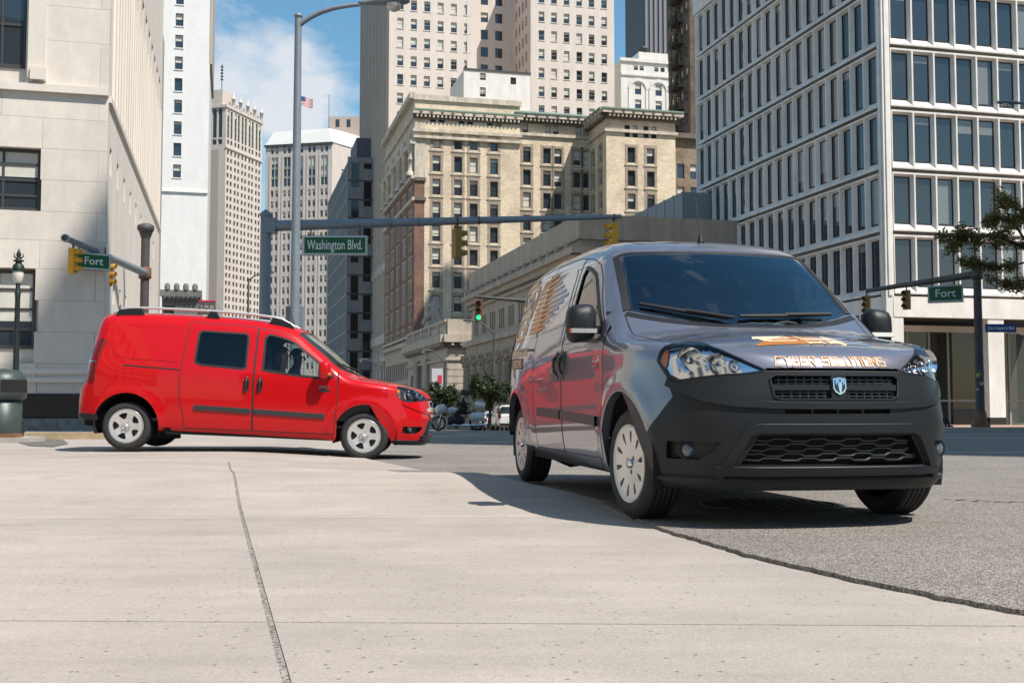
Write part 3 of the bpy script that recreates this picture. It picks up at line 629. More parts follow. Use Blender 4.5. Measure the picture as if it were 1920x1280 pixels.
wm = [(along(p, B, px) - tA, float(pz(308, 171)) - RH * k, 1.2, 2.35) for px in (990, 1028, 1049, 1085, 1104) for k in range(9)]; watt = [(along(p, B, px) - tA, float(pz(259, 171)), .9, 1.9) for px in (987, 1030.5, 1045, 1088, 1102)]
facade(ob, q2, B, tB + 1, -2, zm, wm + watt, CB, .3, wkw=dict(frm=FRM), pvar=(0, 0, 1, 2, 3, 4)); surround(q2, B, wm); bandset(q2, B, tB + .5, zm)
mb = MB(); mb.add([(0, 0, 0), (tB, 0, 0), (tB, 4, 1.6), (0, 4, 1.6)], [(0, 1, 2, 3)], COP); mb.build('roof', ob, (q2.x, q2.y, zm + .2), (0, 0, math.atan2(B.y, B.x)), fix=False)
q3 = p + B * (tA + tB) - A * 7.7; tC = along(q3, B, 1270); zw = float(pz(207, q3.y)); s3 = 8.7
wm = [(along(q3, B, px), float(pz(302, 164)) - RH * k, 1.2, 2.3) for px in (1186.5, 1223) for k in range(7)]; watt = [(along(q3, B, px), float(pz(254, 164)), .85, 1.85) for px in (1179, 1194, 1214.7, 1229.6)]
facade(ob, q3, B, tC, -2, zw, wm + watt, CB, .3, wkw=dict(frm=FRM), pvar=(0, 0, 1, 2, 3)); surround(q3, B, wm); bandset(q3, B, tC, zw)
wm = [(c, float(pz(302, 166)) - RH * k, 1.2, 2.3) for c in (2.4, 6.0) for k in range(7)]
facade(ob, q3 + A * s3, -A, s3, -2, zw, wm, CB, .3, pvar=(0, 1)); surround(q3 + A * s3, -A, wm); bandset(q3 + A * s3, -A, s3, zw)
# street side
laO = along(p, A, 720); uL = -A; pL_ = p + A * laO; zb1 = za(335, 0); zb2 = za(372, 0)
wl = [(c + s, z, .85, h_) for c in np.linspace(3.4, laO - 3.4, 5) for s in (-.75, .75) for z, h_ in [(zt - 6.2, 1.7)] + [(zb1 + 1 + 3.3 * k, 2.4) for k in range(2)]]
facade(ob, pL_, uL, laO, zb1, zt, wl, ORN, .35, pvar=(0, 1), wkw=dict(frm=FRM))
wl = [(c + s, zb1 - 3.4 - 3.52 * k, 1.0, 2.5) for c in np.linspace(3.4, laO - 3.4, 5) for s in (-.85, .85) for k in range(8)]
facade(ob, pL_, uL, laO, -2, zb1, wl, RB, .35, pvar=(0, 1), wkw=dict(frm=FRMW, fr=.12)); 
for c, b, w_, h_ in wl:
    mb = MB(); mb.bx(c - w_ / 2 - .2, c - w_ / 2, -.08, .1, b - .2, b + h_ + .2, ORN); mb.bx(c + w_ / 2, c + w_ / 2 + .2, -.08, .1, b - .2, b + h_ + .2, ORN); mb.bx(c - w_ / 2, c + w_ / 2, -.1, .1, b + h_, b + h_ + .22, ORN); mb.build('window_surround', ob, (pL_.x, pL_.y, 0), (0, 0, math.atan2(uL.y, uL.x)))
for z, pr_, h_ in ((zt - .3, .8, .9), (zt - 3.2, .35, .4), (zt - 7.2, .7, .6), (zb1, .5, .5), (zb2 - .3, .35, .5), (8.5, .6, .8), (11, .3, .4)): strip(ob, pL_, uL, laO, z, z + h_, pr_, ORN, 'cornice', .2)
for c in np.linspace(.9, laO - .9, 6):
    for off in (0,):
        mb = MB(); zc0 = zb1 + .5; mb.lathe([(.75, zc0), (.75, zc0 + .6), (.52, zc0 + .7), (.5, zc0 + 2.3), (.56, zc0 + 2.35), (.56, zc0 + 2.6), (.5, zc0 + 2.65), (.45, zt - 8.4), (.75, zt - 7.4), (.75, zt - 7.2)], ORN, 12); qq = pL_ + uL * c; mb.build('column', ob, (qq.x - B.x * .35, qq.y - B.y * .35, 0))
shell(ob, [p + V2(.4, .6), p + B * (tA - .1) + V2(0, .6), p + B * (tA + tB) + A * 1, p + B * (tA + tB + 10) + A * 1, p + B * (tA + tB + 10) + A * laO, p + A * laO + V2(.4, 0)], -2, zt - 4, CB, skip=(0, 1, 5))
shell(ob, [q3 + B * tC, q3 + B * tC + A * 12, q3 + B * tC + A * 12 - B * .1], -2, zw, CB, roof=False)
mb = MB(); mb.add([(q.x, q.y, zw - .1) for q in rect(q3, 10, tC)], [(0, 1, 2, 3)], COP); mb.build('roof', ob, fix=False)

# ---- white roof house behind it
p = V2(pxx(868, 186), 186); wh = root('white_lift_house', 'plain white block rising behind the ornate cornice'); w_ = along(p, B, 995)
WP = M('white_plaster', (.70, .68, .645), .8, var=.06, scale=1.2, dirt=.1)
zt = float(pz(131, 186)); facade(wh, p, B, w_, 20, zt, [(along(p, B, px), float(pz(y, 187)), 1.0, h_) for px, y, h_ in ((904.5, 151, 1.2), (962.5, 155, 1.2), (904.5, 182, 1.6))], WP, .2, pvar=(0, 2), wkw=dict(mull=2))
shell(wh, rect(p, 12, w_), 20, zt, WP, skip=(0,)); strip(wh, p, B, w_, zt, zt + .3, .15, FRM, 'coping', .1)

# ---- white building with round arches
p = V2(pxx(1168, 245), 245); aw = root('arched_white_building', 'white stone building with round arches right of the buff tower'); w_ = along(p, B, 1300)
WS = M('white_stone', (.66, .64, .60), .8, var=.05, dirt=.12); zt = float(pz(112, 245)); zf = lambda y: float(pz(y, 248))
ws = [(along(p, B, px), zf(182), 1.5, 2.5) for px in (1200, 1239)] + [(along(p, B, px), zf(208), 1.5, 2.0) for px in (1200, 1239)] + [(along(p, B, px), zf(137), 1.0, 1.0) for px in (1196, 1207, 1235, 1247)]
facade(aw, p, B, w_, 30, zt, ws, WS, .3, pvar=(0, 1)); shell(aw, rect(p, 15, w_), 30, zt, WS, skip=(0,))
for px in (1200, 1239):
    mb = MB(); c = along(p, B, px); 
    for r0, r1, pr_ in ((1.75, 2.25, .25), (2.3, 2.5, .12)):
        pts = [(c + r0 * math.cos(a), zf(172) + r0 * math.sin(a)) for a in np.linspace(0, math.pi, 13)] + [(c + r1 * math.cos(a), zf(172) + r1 * math.sin(a)) for a in np.linspace(math.pi, 0, 13)]
        for i in range(12): j = 25 - i; mb.prism([pts[i], pts[i + 1], pts[j - 1], pts[j]], -pr_, .05, WS)
    mb.bx(c - 2.3, c - 1.75, -.2, .05, zf(215), zf(172), WS); mb.bx(c + 1.75, c + 2.3, -.2, .05, zf(215), zf(172), WS); mb.build('arch', aw, (p.x, p.y, 0), (0, 0, math.atan2(B.y, B.x)))
strip(aw, p, B, w_, zf(148), zf(144), .3, WS, 'string_course'); strip(aw, p, B, w_, zt - .3, zt + .4, .4, WS, 'cornice', .3)
mb = MB(); mb.bx(5, 12, 2, 8, zt, zt + 2.8, WS); mb.lathe([(1.1, zt + 2.8), (1.1, zt + 3.6), (1.3, zt + 3.6), (.1, zt + 4.6)], FRM, 10, c=(6.5, 3, 0)); mb.build('roof_house', aw, (p.x, p.y, 0), (0, 0, math.atan2(B.y, B.x)))

# ---- dark building with fire escapes, dark low block and far dark tower
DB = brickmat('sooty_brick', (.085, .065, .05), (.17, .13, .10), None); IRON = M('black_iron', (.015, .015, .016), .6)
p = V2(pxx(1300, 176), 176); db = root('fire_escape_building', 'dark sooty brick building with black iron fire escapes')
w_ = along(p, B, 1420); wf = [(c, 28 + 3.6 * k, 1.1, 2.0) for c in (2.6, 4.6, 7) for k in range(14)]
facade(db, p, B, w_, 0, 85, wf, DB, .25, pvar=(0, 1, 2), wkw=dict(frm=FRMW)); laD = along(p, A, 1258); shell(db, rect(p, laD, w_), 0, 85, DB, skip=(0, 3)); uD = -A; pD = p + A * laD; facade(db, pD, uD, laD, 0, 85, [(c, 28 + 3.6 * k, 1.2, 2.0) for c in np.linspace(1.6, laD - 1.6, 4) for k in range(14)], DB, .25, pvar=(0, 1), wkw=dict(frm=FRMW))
for k in range(13):
    z = 30.5 + 3.6 * k; mb = MB(); mb.bx(-1.6, 1.6, -1.5, 0, z, z + .12, IRON)
    for x in np.linspace(-1.6, 1.6, 9): mb.bx(x - .03, x + .03, -1.5, -1.44, z, z + 1.0, IRON)
    mb.bx(-1.6, 1.6, -1.52, -1.44, z + .95, z + 1.05, IRON); mb.tube([(-1.2, -.8, z), (1.2, -.8, z + 3.6)], .07, IRON, 5); mb.tube([(-1.2, -.4, z), (1.2, -.4, z + 3.6)], .07, IRON, 5)
    for s in np.linspace(0, 1, 10): mb.bx(-1.2 + 2.4 * s - .14, -1.2 + 2.4 * s + .14, -.8, -.4, z + 3.6 * s, z + 3.6 * s + .04, IRON)
    mb.prism([(-1.5, z), (-.2, z), (-.2, z - 1.3)], -1.4, -1.3, IRON); mb.build('fire_escape', db, (pD.x + uD.x * laD * .55, pD.y + uD.y * laD * .55, 0), (0, 0, math.atan2(uD.y, uD.x)))
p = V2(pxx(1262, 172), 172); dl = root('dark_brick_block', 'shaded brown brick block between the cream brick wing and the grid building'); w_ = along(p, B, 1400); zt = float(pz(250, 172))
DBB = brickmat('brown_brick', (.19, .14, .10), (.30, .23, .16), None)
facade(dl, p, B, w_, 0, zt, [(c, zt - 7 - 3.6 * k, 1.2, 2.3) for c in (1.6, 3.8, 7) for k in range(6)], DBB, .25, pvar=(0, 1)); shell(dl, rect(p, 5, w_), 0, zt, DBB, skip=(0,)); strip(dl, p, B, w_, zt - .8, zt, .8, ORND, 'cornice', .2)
p = V2(pxx(1213, 400), 400); dt = root('ribbed_dark_tower', 'far dark grey ribbed tower top at the upper centre right'); DT = M('slate_tower', (.10, .105, .12), .6)
shell(dt, rect(p, 20, 30), 50, 190, DT)
for k in range(16): strip(dt, p + B * (.2 + k * 1.8), B, .8, 50, 190, .5, M('slate_rib', (.17, .175, .19), .6), 'rib')

# ---- bank with the statue and arched entrance
BK = M('bank_stone', (.48, .415, .34), .85, var=.08, scale=1, dirt=.2); BKD = M('shadow_opening', (.03, .028, .025), .8)
p = V2(pxx(838, 130), 130); PBK = p; bk = root('bank_building', 'low stone bank with arches, balustrade and bracketed cornice')
lw2 = along(p, A, 765); w_ = along(p, B, 905); zt = float(pz(627, 130)); zp = float(pz(598, 130)); uL = -A; pL_ = p + A * lw2; z0 = -2.4
rb = math.atan2(B.y, B.x)
facade(bk, p, B, w_, z0, zt, [], BK); shell(bk, rect(p, lw2, w_), z0, zt, BK, skip=(0, 3))
for k in range(12):
    z = z0 + .4 + k * .78; strip(bk, p, B, w_ - .8, z, z + .71, .12, BK, 'stone_course')
def archface(q, u, w, z0, z1, ops, m, name='wall', depth=.9):
    "wall with round-headed or square openings"
    holes = []
    for c, ww, zs, rnd in ops:
        a = [(c - ww / 2, z0 + .02), (c + ww / 2, z0 + .02)]
        a += [(c + ww / 2 * math.cos(t), zs + ww / 2 * math.sin(t)) for t in np.linspace(0, math.pi, 11)] if rnd else [(c + ww / 2, zs), (c - ww / 2, zs)]
        holes.append(a)
    P, T = tri2d([(0, z0), (w, z0), (w, z1), (0, z1)], holes, 1, grid=False); mb = MB(); mb.add([(a, 0, b) for a, b in P], [tuple(t) for t in T], m)
    for h in holes:
        n = len(h); mb.add([(a, 0, b) for a, b in h] + [(a, depth, b) for a, b in h], [(i, (i + 1) % n, n + (i + 1) % n, n + i) for i in range(n)], m)
        mb.add([(a, depth, b) for a, b in h], [tuple(range(n))], GLb)
    return mb.build(name, bk if m is BK else None, (q.x, q.y, 0), (0, 0, math.atan2(u.y, u.x)))
archface(pL_, uL, lw2, z0, zt, [(lw2 * .13, 2.9, 3.6, 1), (lw2 * .42, 3.8, 6.6, 0), (lw2 * .76, 3.2, 3.8, 1)], BK)
for c in (.30, .34, .54, .58):
    mb = MB(); mb.lathe([(.55, z0), (.55, z0 + .4), (.42, z0 + .5), (.36, 5.9), (.6, 6.5), (.6, 6.7)], BK, 10); q = pL_ + uL * (lw2 * c); mb.build('column', bk, (q.x - B.x * .3, q.y - B.y * .3, 0))
for q, u, w in ((pL_, uL, lw2), (p, B, w_)):
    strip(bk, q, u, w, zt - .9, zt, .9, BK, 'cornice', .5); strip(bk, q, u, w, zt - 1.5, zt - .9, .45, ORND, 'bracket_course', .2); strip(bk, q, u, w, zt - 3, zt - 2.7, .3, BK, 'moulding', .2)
    n = int(w / .9); mb = MB()
    for i in range(n): x = (i + .5) * w / n; mb.bx(x - .16, x + .16, -.8, 0, zt - 1.25, zt - .9, BK)
    mb.build('brackets', bk, (q.x, q.y, 0), (0, 0, math.atan2(u.y, u.x)))
strip(bk, p, B, w_, zt, zp, .3, BK, 'parapet'); strip(bk, pL_, uL, lw2, zt, zt + .4, .3, BK, 'parapet'); strip(bk, pL_, uL, lw2, zp - .3, zp, .3, BK, 'parapet_rail')
for k in range(34):
    if k % 7 == 0: strip(bk, pL_ + uL * (k * lw2 / 34), uL, 1.0, zt + .4, zp - .3, .3, BK, 'parapet_pier'); continue
    mb = MB(); mb.lathe([(.14, zt + .4), (.24, zt + .8), (.12, zt + 1.3), (.16, zp - .3)], BK, 6); q = pL_ + uL * (k * lw2 / 34 + .5); mb.build('baluster', bk, (q.x, q.y, 0))
# lower stone storefront block under the brick building
p5 = p + A * (lw2 + .5) + B * .4; sf = root('storefront_block', 'shaded stone storefront block between the bank and the buff tower')
l5 = along(p5, A, 722); zt5 = float(pz(640, p5.y)); uq = p5 + A * l5
facade(sf, uq, -A, l5, -3, zt5, [(c, z, 1.5, 2.6) for c in np.linspace(2.2, l5 - 2.2, max(3, int(l5 / 2.4))) for z in (1.0, 4.6)], BK, .5, pvar=(0,)); strip(sf, uq, -A, l5, zt5 - .6, zt5, .6, BK, 'cornice', .2); strip(sf, uq, -A, l5, 3.9, 4.3, .3, BK, 'moulding')

# ---- classical building with the great columns
CS = M('brown_limestone', (.46, .38, .295), .88, var=.08, scale=.8, bump=.2, bscale=4, dirt=.22)
p = V2(pxx(1090, 85), 85); cb = root('colonnaded_building', 'brown limestone classical building with fluted columns behind the dark van')
lc = along(p, A, 884); wc = 16; uL = -A; pL_ = p + A * lc; zt = float(pz(402, 85)); z0 = -1.6
ze = zt - 5.0
wl = [(c + s, 8.4, .55, 1.9) for c in np.linspace(2.4, lc - 2.4, 10) for s in (-.8, 0, .8)]
facade(cb, pL_, uL, lc, z0, zt - .2, wl, CS, .3, pvar=(0,)); facade(cb, p, B, wc, z0, zt - .2, [], CS); shell(cb, rect(p, lc, wc), z0, zt - .2, CS, skip=(0, 3))
for q, u, w in ((pL_, uL, lc), (p, B, wc)):
    strip(cb, q, u, w, zt - 1.9, zt, .25, CS, 'parapet', .2); strip(cb, q, u, w, ze + 1.9, ze + 2.4, 1.0, CS, 'cornice', .9); strip(cb, q, u, w, ze + 1.4, ze + 1.9, .6, CS, 'cornice', .5); strip(cb, q, u, w, ze + .9, ze + 1.2, .3, CS, 'moulding', .2)
    strip(cb, q, u, w, 7.2, 7.8, .9, CS, 'entablature', .7); strip(cb, q, u, w, 6.2, 7.2, .5, CS, 'frieze', .4)
anf = MB().prism([(-.22, ze + 2.4), (.22, ze + 2.4), (0, ze + 2.95)], -1.0, -.75, CS).mesh('antefix', True)
for c in np.linspace(1, lc - 1, 16): link('antefix', anf, cb, (pL_.x + uL.x * c, pL_.y + uL.y * c, 0), (0, 0, math.atan2(uL.y, uL.x)))
None
colm = MB(); fl = []
for j in range(20):
    a0 = 2 * math.pi * j / 20; fl += [(a0, 1.0), (a0 + .09, .90), (a0 + .22, .90)]
vs = []; zl = (z0 + 1.1, 1, 4.6)
for z, r in ((z0 + 1.0, .62), (2.0, .61), (4.7, .53)):
    for a, k in fl: vs.append((r * k * math.cos(a), r * k * math.sin(a), z))
n = len(fl); colm.add(vs, [(i * n + j, i * n + (j + 1) % n, (i + 1) * n + (j + 1) % n, (i + 1) * n + j) for i in range(2) for j in range(n)], CS)
colm.lathe([(.8, z0), (.8, z0 + .5), (.7, z0 + .6), (.74, z0 + .8), (.64, z0 + 1.0)], CS, 20); colm.lathe([(.5, 4.65), (.56, 4.75), (.52, 4.9), (.62, 5.3), (.7, 5.35), (.62, 5.5), (.8, 5.95), (.85, 6.0), (.85, 6.2)], CS, 16)
for j in range(8):
    a = 2 * math.pi * j / 8
    for z, r, s in ((5.05, .62, .16), (5.4, .72, .16), (5.8, .84, .13)): colm.lathe([(.01, z - s), (s * .8, z - s * .5), (s, z), (.01, z + s)], CS, 5, c=(r * math.cos(a + z), r * math.sin(a + z), 0))
cm = colm.mesh('column', True)
for c in np.linspace(.9, lc - 14, 8):
    q = pL_ + uL * c - B * .55; link('column', cm, cb, (q.x, q.y, 0))
zr = float(pz(358, 92)); q = p + A * 5 + B * 10.5; mb = MB(); mb.bx(0, 14, 0, 20, zt - .3, zr, M('grey_metal_siding', (.26, .265, .27), .6, var=.06)); 
for k in range(10): mb.bx(-.06, .06, 2 * k, 2 * k + .15, zt - .3, zr + .05, M('siding_rib', (.36, .365, .37), .6))
mb.build('roof_house', cb, (q.x, q.y, 0), (0, 0, rb))
# ---- concrete grid building at the right
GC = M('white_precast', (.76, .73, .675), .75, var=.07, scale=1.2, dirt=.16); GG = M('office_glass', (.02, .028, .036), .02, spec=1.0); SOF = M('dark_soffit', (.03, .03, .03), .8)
BRN = brickmat('brown_brick_screen', (.16, .075, .035), (.25, .12, .055), None, stain=.2)
p = V2(pxx(1666, 68), 68); gbd = root('concrete_grid_building', 'white precast concrete office block with a grid of deep windows at the right')
MW, FH, ZB = 1.535, 3.88, 7.45; NR, NL, NF = 7, 18, 12; ZG = -.55
def bay():
    mb = MB(); w, h = MW, FH - .24; x0, x1, z0, z1 = .22, w - .20, .50, h - .24; e = .055; d = .34
    o = [(0, 0), (w, 0), (w, h), (0, h)]; i_ = [(e, e * 2), (w - e, e * 2), (w - e, h - e * 2), (e, h - e * 2)]; g = [(x0, z0), (x1, z0), (x1, z1), (x0, z1)]
    for (a, ya), (b, yb) in (((o, .14), (o, 0)), ((o, 0), (i_, 0)), ((i_, 0), (g, d))):
        mb.add([(u, ya, v) for u, v in a] + [(u, yb, v) for u, v in b], [(k, (k + 1) % 4, 4 + (k + 1) % 4, 4 + k) for k in range(4)], GC)
    pane = []
    for var in range(5):
        q = MB(); q.add([(x0, d - .03, z0), (x1, d - .03, z0), (x1, d - .03, z1), (x0, d - .03, z1)], [(0, 1, 2, 3)], GG)
        for a, b, c_, e_ in ((x0, x0 + .05, z0, z1), (x1 - .05, x1, z0, z1), (x0 + .05, x1 - .05, z0, z0 + .05), (x0 + .05, x1 - .05, z1 - .05, z1)): q.bx(a, b, d - .07, d - .01, c_, e_, SOF)
        zz = {1: z1 - .9, 2: z0 + .7, 3: z1 - .5, 4: z0 + .1}.get(var)
        if zz: q.add([(x0 + .06, d - .034, zz), (x1 - .06 - .25 * (var == 4) - .3 * (var == 2), d - .034, zz), (x1 - .06 - .25 * (var == 4) - .3 * (var == 2), d - .034, z1 - .06), (x0 + .06, d - .034, z1 - .06)], [(0, 1, 2, 3)], M('office_blind', (.16, .17, .165), .12, spec=1.0))
        pane.append(q.mesh('pane', True))
    return mb.mesh('window_bay', False), pane
bm_, panes = bay()
def bays(q, u, n, off, rows):
    rz = math.atan2(u.y, u.x)
    for r in range(rows):
        for c in range(n):
            b_ = link('window_bay', bm_, gbd, (q.x + u.x * (off + c * MW), q.y + u.y * (off + c * MW), ZB + .12 + r * FH), (0, 0, rz)); link('pane', panes[random.choice((0,) * 9 + (1, 2, 3, 4))], b_)
LGT = NL * MW + 1.2; LFT = NF * MW + 1.2
bays(p + A * LGT, -A, NL, .6, NR); bays(p, B, NF, .6, NR)
shell(gbd, [q + (A + B) * .5 if i == 0 else q for i, q in enumerate(rect(p + (A + B) * .36, LGT, LFT))], ZB, ZB + NR * FH + 16, GC, roof=True)
mb = MB(); mb.bx(-.02, .52, -.02, .52, ZG, ZB + NR * FH + 12, GC); mb.build('corner_pier', gbd, (p.x, p.y, 0), (0, 0, rb)); mb = MB(); mb.bx(.14, .4, -.10, 0, ZB, ZB + NR * FH, GC); mb.bx(-.10, 0, .14, .4, ZB, ZB + NR * FH, GC); mb.build('corner_fin', gbd, (p.x, p.y, 0), (0, 0, rb))
strip(gbd, p, B, LFT, ZB + NR * FH + .05, ZB + NR * FH + 14, .0, GC, 'upper_wall'); strip(gbd, p + A * LGT, -A, LGT, ZB + NR * FH + .05, ZB + NR * FH + 14, .0, GC, 'upper_wall')
# ground storey
mb = MB(); mb.bx(.45, LFT, -.05, .4, 6.15, ZB - .05, GC); mb.build('fascia', gbd, (p.x, p.y, 0), (0, 0, rb)); mb = MB(); mb.bx(0, LGT - .45, -.05, .4, 6.15, ZB - .05, GC); mb.build('fascia', gbd, ((p + A * LGT).x, (p + A * LGT).y, 0), (0, 0, math.atan2(-A.y, -A.x)))
for off in (0.0, 7.1, 14.2):
    mb = MB(); mb.bx(off, off + 1.15, .0, 1.15, ZG + .55, 6.15, GC); mb.bx(off - .01, off + 1.16, -.01, 1.16, ZG, ZG + .55, BLKG); mb.build('column', gbd, (p.x, p.y, 0), (0, 0, rb))
for off in (7, 14, 21):
    q = p + A * off; mb = MB(); mb.bx(0, 1.15, 0, 1.15, ZG, 6.15, GC); mb.build('column', gbd, (q.x, q.y, 0), (0, 0, rb))
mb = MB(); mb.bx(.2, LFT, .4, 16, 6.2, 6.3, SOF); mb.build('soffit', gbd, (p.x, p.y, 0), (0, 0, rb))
q = p + A * 3.2; LG = glassmat('lobby_glass', (.55, .62, .6), 1.0); mb = MB()
mb.add([(1.2, 0, ZG), (LFT, 0, ZG), (LFT, 0, 5.5), (1.2, 0, 5.5)], [(0, 1, 2, 3)], LG); mb.build('lobby_glass', gbd, (q.x, q.y, 0), (0, 0, rb), fix=False)
mb = MB(); FRL = M('lobby_frame', (.30, .29, .27), .5)
for x in (1.2, 3.4, 5.0, 6.4, 9, 11, 13): mb.bx(x, x + .14, -.06, .06, ZG, 5.5, FRL)
mb.bx(1.2, LFT, -.05, .05, 1.0, 1.12, FRL); mb.bx(1.2, LFT, -.07, .07, 5.5, 5.9, GC); mb.build('lobby_frame', gbd, (q.x, q.y, 0), (0, 0, rb))
mb = MB(); mb.bx(2.0, 4.2, 1.0, 5, ZG, 4.8, BRN); mb.build('brick_core', gbd, (q.x, q.y, 0), (0, 0, rb)); mb = MB(); mb.bx(.5, LFT, 9, 9.2, ZG, 6.1, M('lobby_back', (.10, .095, .085), .8)); mb.bx(.5, LFT, .1, 9, ZG - .05, ZG, FRL); mb.build('lobby_interior', gbd, (q.x, q.y, 0), (0, 0, rb))
# raised paved terrace in front of it
PAV = M('brick_paving', (.33, .22, .16), .9, var=.2, scale=5); KERB = M('kerb_stone', (.40, .38, .35), .9, var=.15, scale=6)
y0 = 41.0; mb = MB(); pts = [V2(pxx(1755, y0) - 1.2, y0), V2(45, y0 + 3), V2(60, 80), V2(19, 76), V2(p.x - 3.6, p.y - 2)]
zz = [float(gz(0, y0)) + .16, float(gz(0, y0)) + .2, ZG, ZG, ZG]; n = len(pts)
mb.add([(a.x, a.y, z) for a, z in zip(pts, zz)] + [(a.x, a.y, z - .6) for a, z in zip(pts, zz)], [tuple(range(n))] + [(i, i + n, (i + 1) % n + n, (i + 1) % n) for i in range(n)], PAV)
tag(mb.build('pavement', fix=False), 'brown paved terrace in front of the grid building', kind='structure')
mb = MB(); a, b = pts[0], pts[1]; u = (b - a).normalized(); mb.bx(-.3, (b - a).length, -.28, 0, zz[0] - .4, zz[0] + .004, KERB); tag(mb.build('kerb', None, (a.x, a.y, 0), (0, 0, math.atan2(u.y, u.x))), 'stone kerb edging the terrace at the right', kind='structure')

# ---- unseen buildings: some added to cast shade, the rest standing in reflections
OFF = M('offframe_stone', (.36, .33, .30), .85, var=.05)
def plain(name, label, x0, x1, y0, y1, h, m=OFF, win=True, pitch=3.7):
    r = root(name, label); mb = MB(); mb.bx(x0, x1, y0, y1, -1, h, m); mb.build('wall', r)
    if win:
        mb = MB()
        for z in np.arange(3, h - 3, pitch):
            for y in np.arange(y0 + 1.2, y1 - 1.4, 2.6):
                for x, s in ((x0, -1), (x1, 1)): mb.bx(min(x, x + s * .05), max(x, x + s * .05), y, y + 1.4, z, z + 2.1, GL)
            for x in np.arange(x0 + 1.2, x1 - 1.4, 2.6):
                for y, s in ((y0, -1), (y1, 1)): mb.bx(x, x + 1.4, min(y, y + s * .05), max(y, y + s * .05), z, z + 2.1, GL)
        o = mb.build('windows', r); o['kind'] = 'stuff'
    return r
plain('shade_tower', 'unseen slender tower right of the camera, added to cast the limestone wall shadow', 36, 50, -7.9, -3.3, 104.5)  # unseen, sized so its shadow crosses the limestone front
plain('shade_block', 'unseen block on the right side of the street, added to shade the road', 36.5, 60, -3.0, 27, 78)  # unseen, placed and sized to shade the road beyond the vans
plain('rear_shade_tower', 'unseen tower behind the concrete grid building, added to shade the cream brick front', 30, 50, 106, 133, 99)  # unseen, added to shade the lower front of the cream brick building
plain('left_block', 'pale office block out of frame behind the camera at the left', -34, -13, -32, 6, 24, M('offframe_cream', (.50, .45, .38), .85))
plain('back_block', 'office block out of frame behind the camera', -10, 26, -62, -42, 22, M('offframe_grey', (.32, .31, .30), .85))
# ---- small dark stone building and hanging sign, far left
p = V2(pxx(300, 120), 120); ss = root('dark_stone_shop', 'small dark stone building with scalloped cornice behind the red van roof'); DS = M('dark_stone', (.17, .165, .155), .9, var=.12, dirt=.2); w_ = along(p, B, 373)
zt = float(pz(545, 121)); facade(ss, p, B, w_, -3, zt, [(along(p, B, 314), float(pz(600, 121)), 1.1, 1.5)], DS, .3, pvar=(0,)); shell(ss, rect(p, 12, w_), -3, zt, DS, skip=(0,)); strip(ss, p, B, w_, zt - .7, zt, .35, DS, 'cornice', .2)
for c in np.linspace(.6, w_ - .5, 4):
    q = p + B * c; mb = MB(); mb.lathe([(.01, .75), (.2, .7), (.32, .45), (.3, 0)], DS, 8); mb.build('finial', ss, (q.x, q.y - .2, zt))
for c in np.linspace(.3, w_ - .3, 8):
    q = p + B * c; mb = MB(); mb.lathe([(.01, -.4), (.22, -.3), (.28, 0)], DS, 8); mb.build('scallop', ss, (q.x, q.y - .3, zt - .7))
sg = root('hanging_sign', 'dark hanging sign with worn pale letters behind the red van roof', cat='sign'); q = at(388, 577, 118); mb = MB(); mb.box((0, 0, 0), (1.75, .15, 1.5), M('sign_dark', (.09, .07, .07), .7, var=.3)); mb.box((0, 0, .72), (1.8, .2, .16), RED); mb.build('board', sg, (q.x, q.y, q.z)); mb = MB(); mb.tube([(-.9, 0, 0), (-.9, 0, -6)], .06, IRON, 5); mb.build('post', sg, (q.x, q.y, q.z))
link('lettering', textmesh("'S PUB", .62, FRMW, .01, sx=.9), sg, (q.x, q.y - .1, q.z), (math.pi / 2, 0, 0))
# ================================================================ the two vans (x forward from the front axle, y left, z up)
def spline(xs, ys):
    xs = np.array(xs, float); ys = np.array(ys, float); n = len(xs); h = np.diff(xs); Am = np.eye(n); r = np.zeros(n)
    for i in range(1, n - 1): Am[i, i - 1] = h[i - 1]; Am[i, i] = 2 * (h[i - 1] + h[i]); Am[i, i + 1] = h[i]; r[i] = 6 * ((ys[i + 1] - ys[i]) / h[i] - (ys[i] - ys[i - 1]) / h[i - 1])
    m = np.linalg.solve(Am, r)
    def f(x):
        x = np.clip(x, xs[0], xs[-1]); i = np.clip(np.searchsorted(xs, x) - 1, 0, n - 2); a = xs[i + 1] - x; b = x - xs[i]; hh = h[i]
        return (m[i] * a ** 3 + m[i + 1] * b ** 3) / (6 * hh) + (ys[i] / hh - m[i] * hh / 6) * a + (ys[i + 1] / hh - m[i + 1] * hh / 6) * b
    return f
PC = [(.50, .20), (.74, .205), (.83, .25), (.865, .34), (.875, .46), (.88, .58), (.878, .70), (.868, .80), (.848, .872), (.79, .930), (.66, .988), (.42, 1.034), (.14, 1.08), (-.09, 1.118), (-.30, 1.262), (-.55, 1.465), (-.76, 1.625), (-.92, 1.722), (-1.12, 1.782), (-1.45, 1.826), (-1.85, 1.85), (-2.35, 1.86), (-2.9, 1.86), (-3.3, 1.845), (-3.52, 1.82), (-3.615, 1.755), (-3.66, 1.6), (-3.69, 1.3), (-3.72, 1.05), (-3.75, .88), (-3.81, .76), (-3.825, .55), (-3.80, .40), (-3.66, .33), (-3.3, .27), (-2.6, .25), (-1.5, .24), (-.4, .22)]
def catmull(P, k):
    P = np.array(P); n = len(P); out = []
    for i in range(n):
        a, b, c, d = P[i - 1], P[i], P[(i + 1) % n], P[(i + 2) % n]
        for t in np.arange(k) / k: out.append(.5 * ((2 * b) + (c - a) * t + (2 * a - 5 * b + 4 * c - d) * t * t + (3 * b - a - 3 * c + d) * t ** 3))
    return np.array(out)
PROF = catmull(PC, 5)
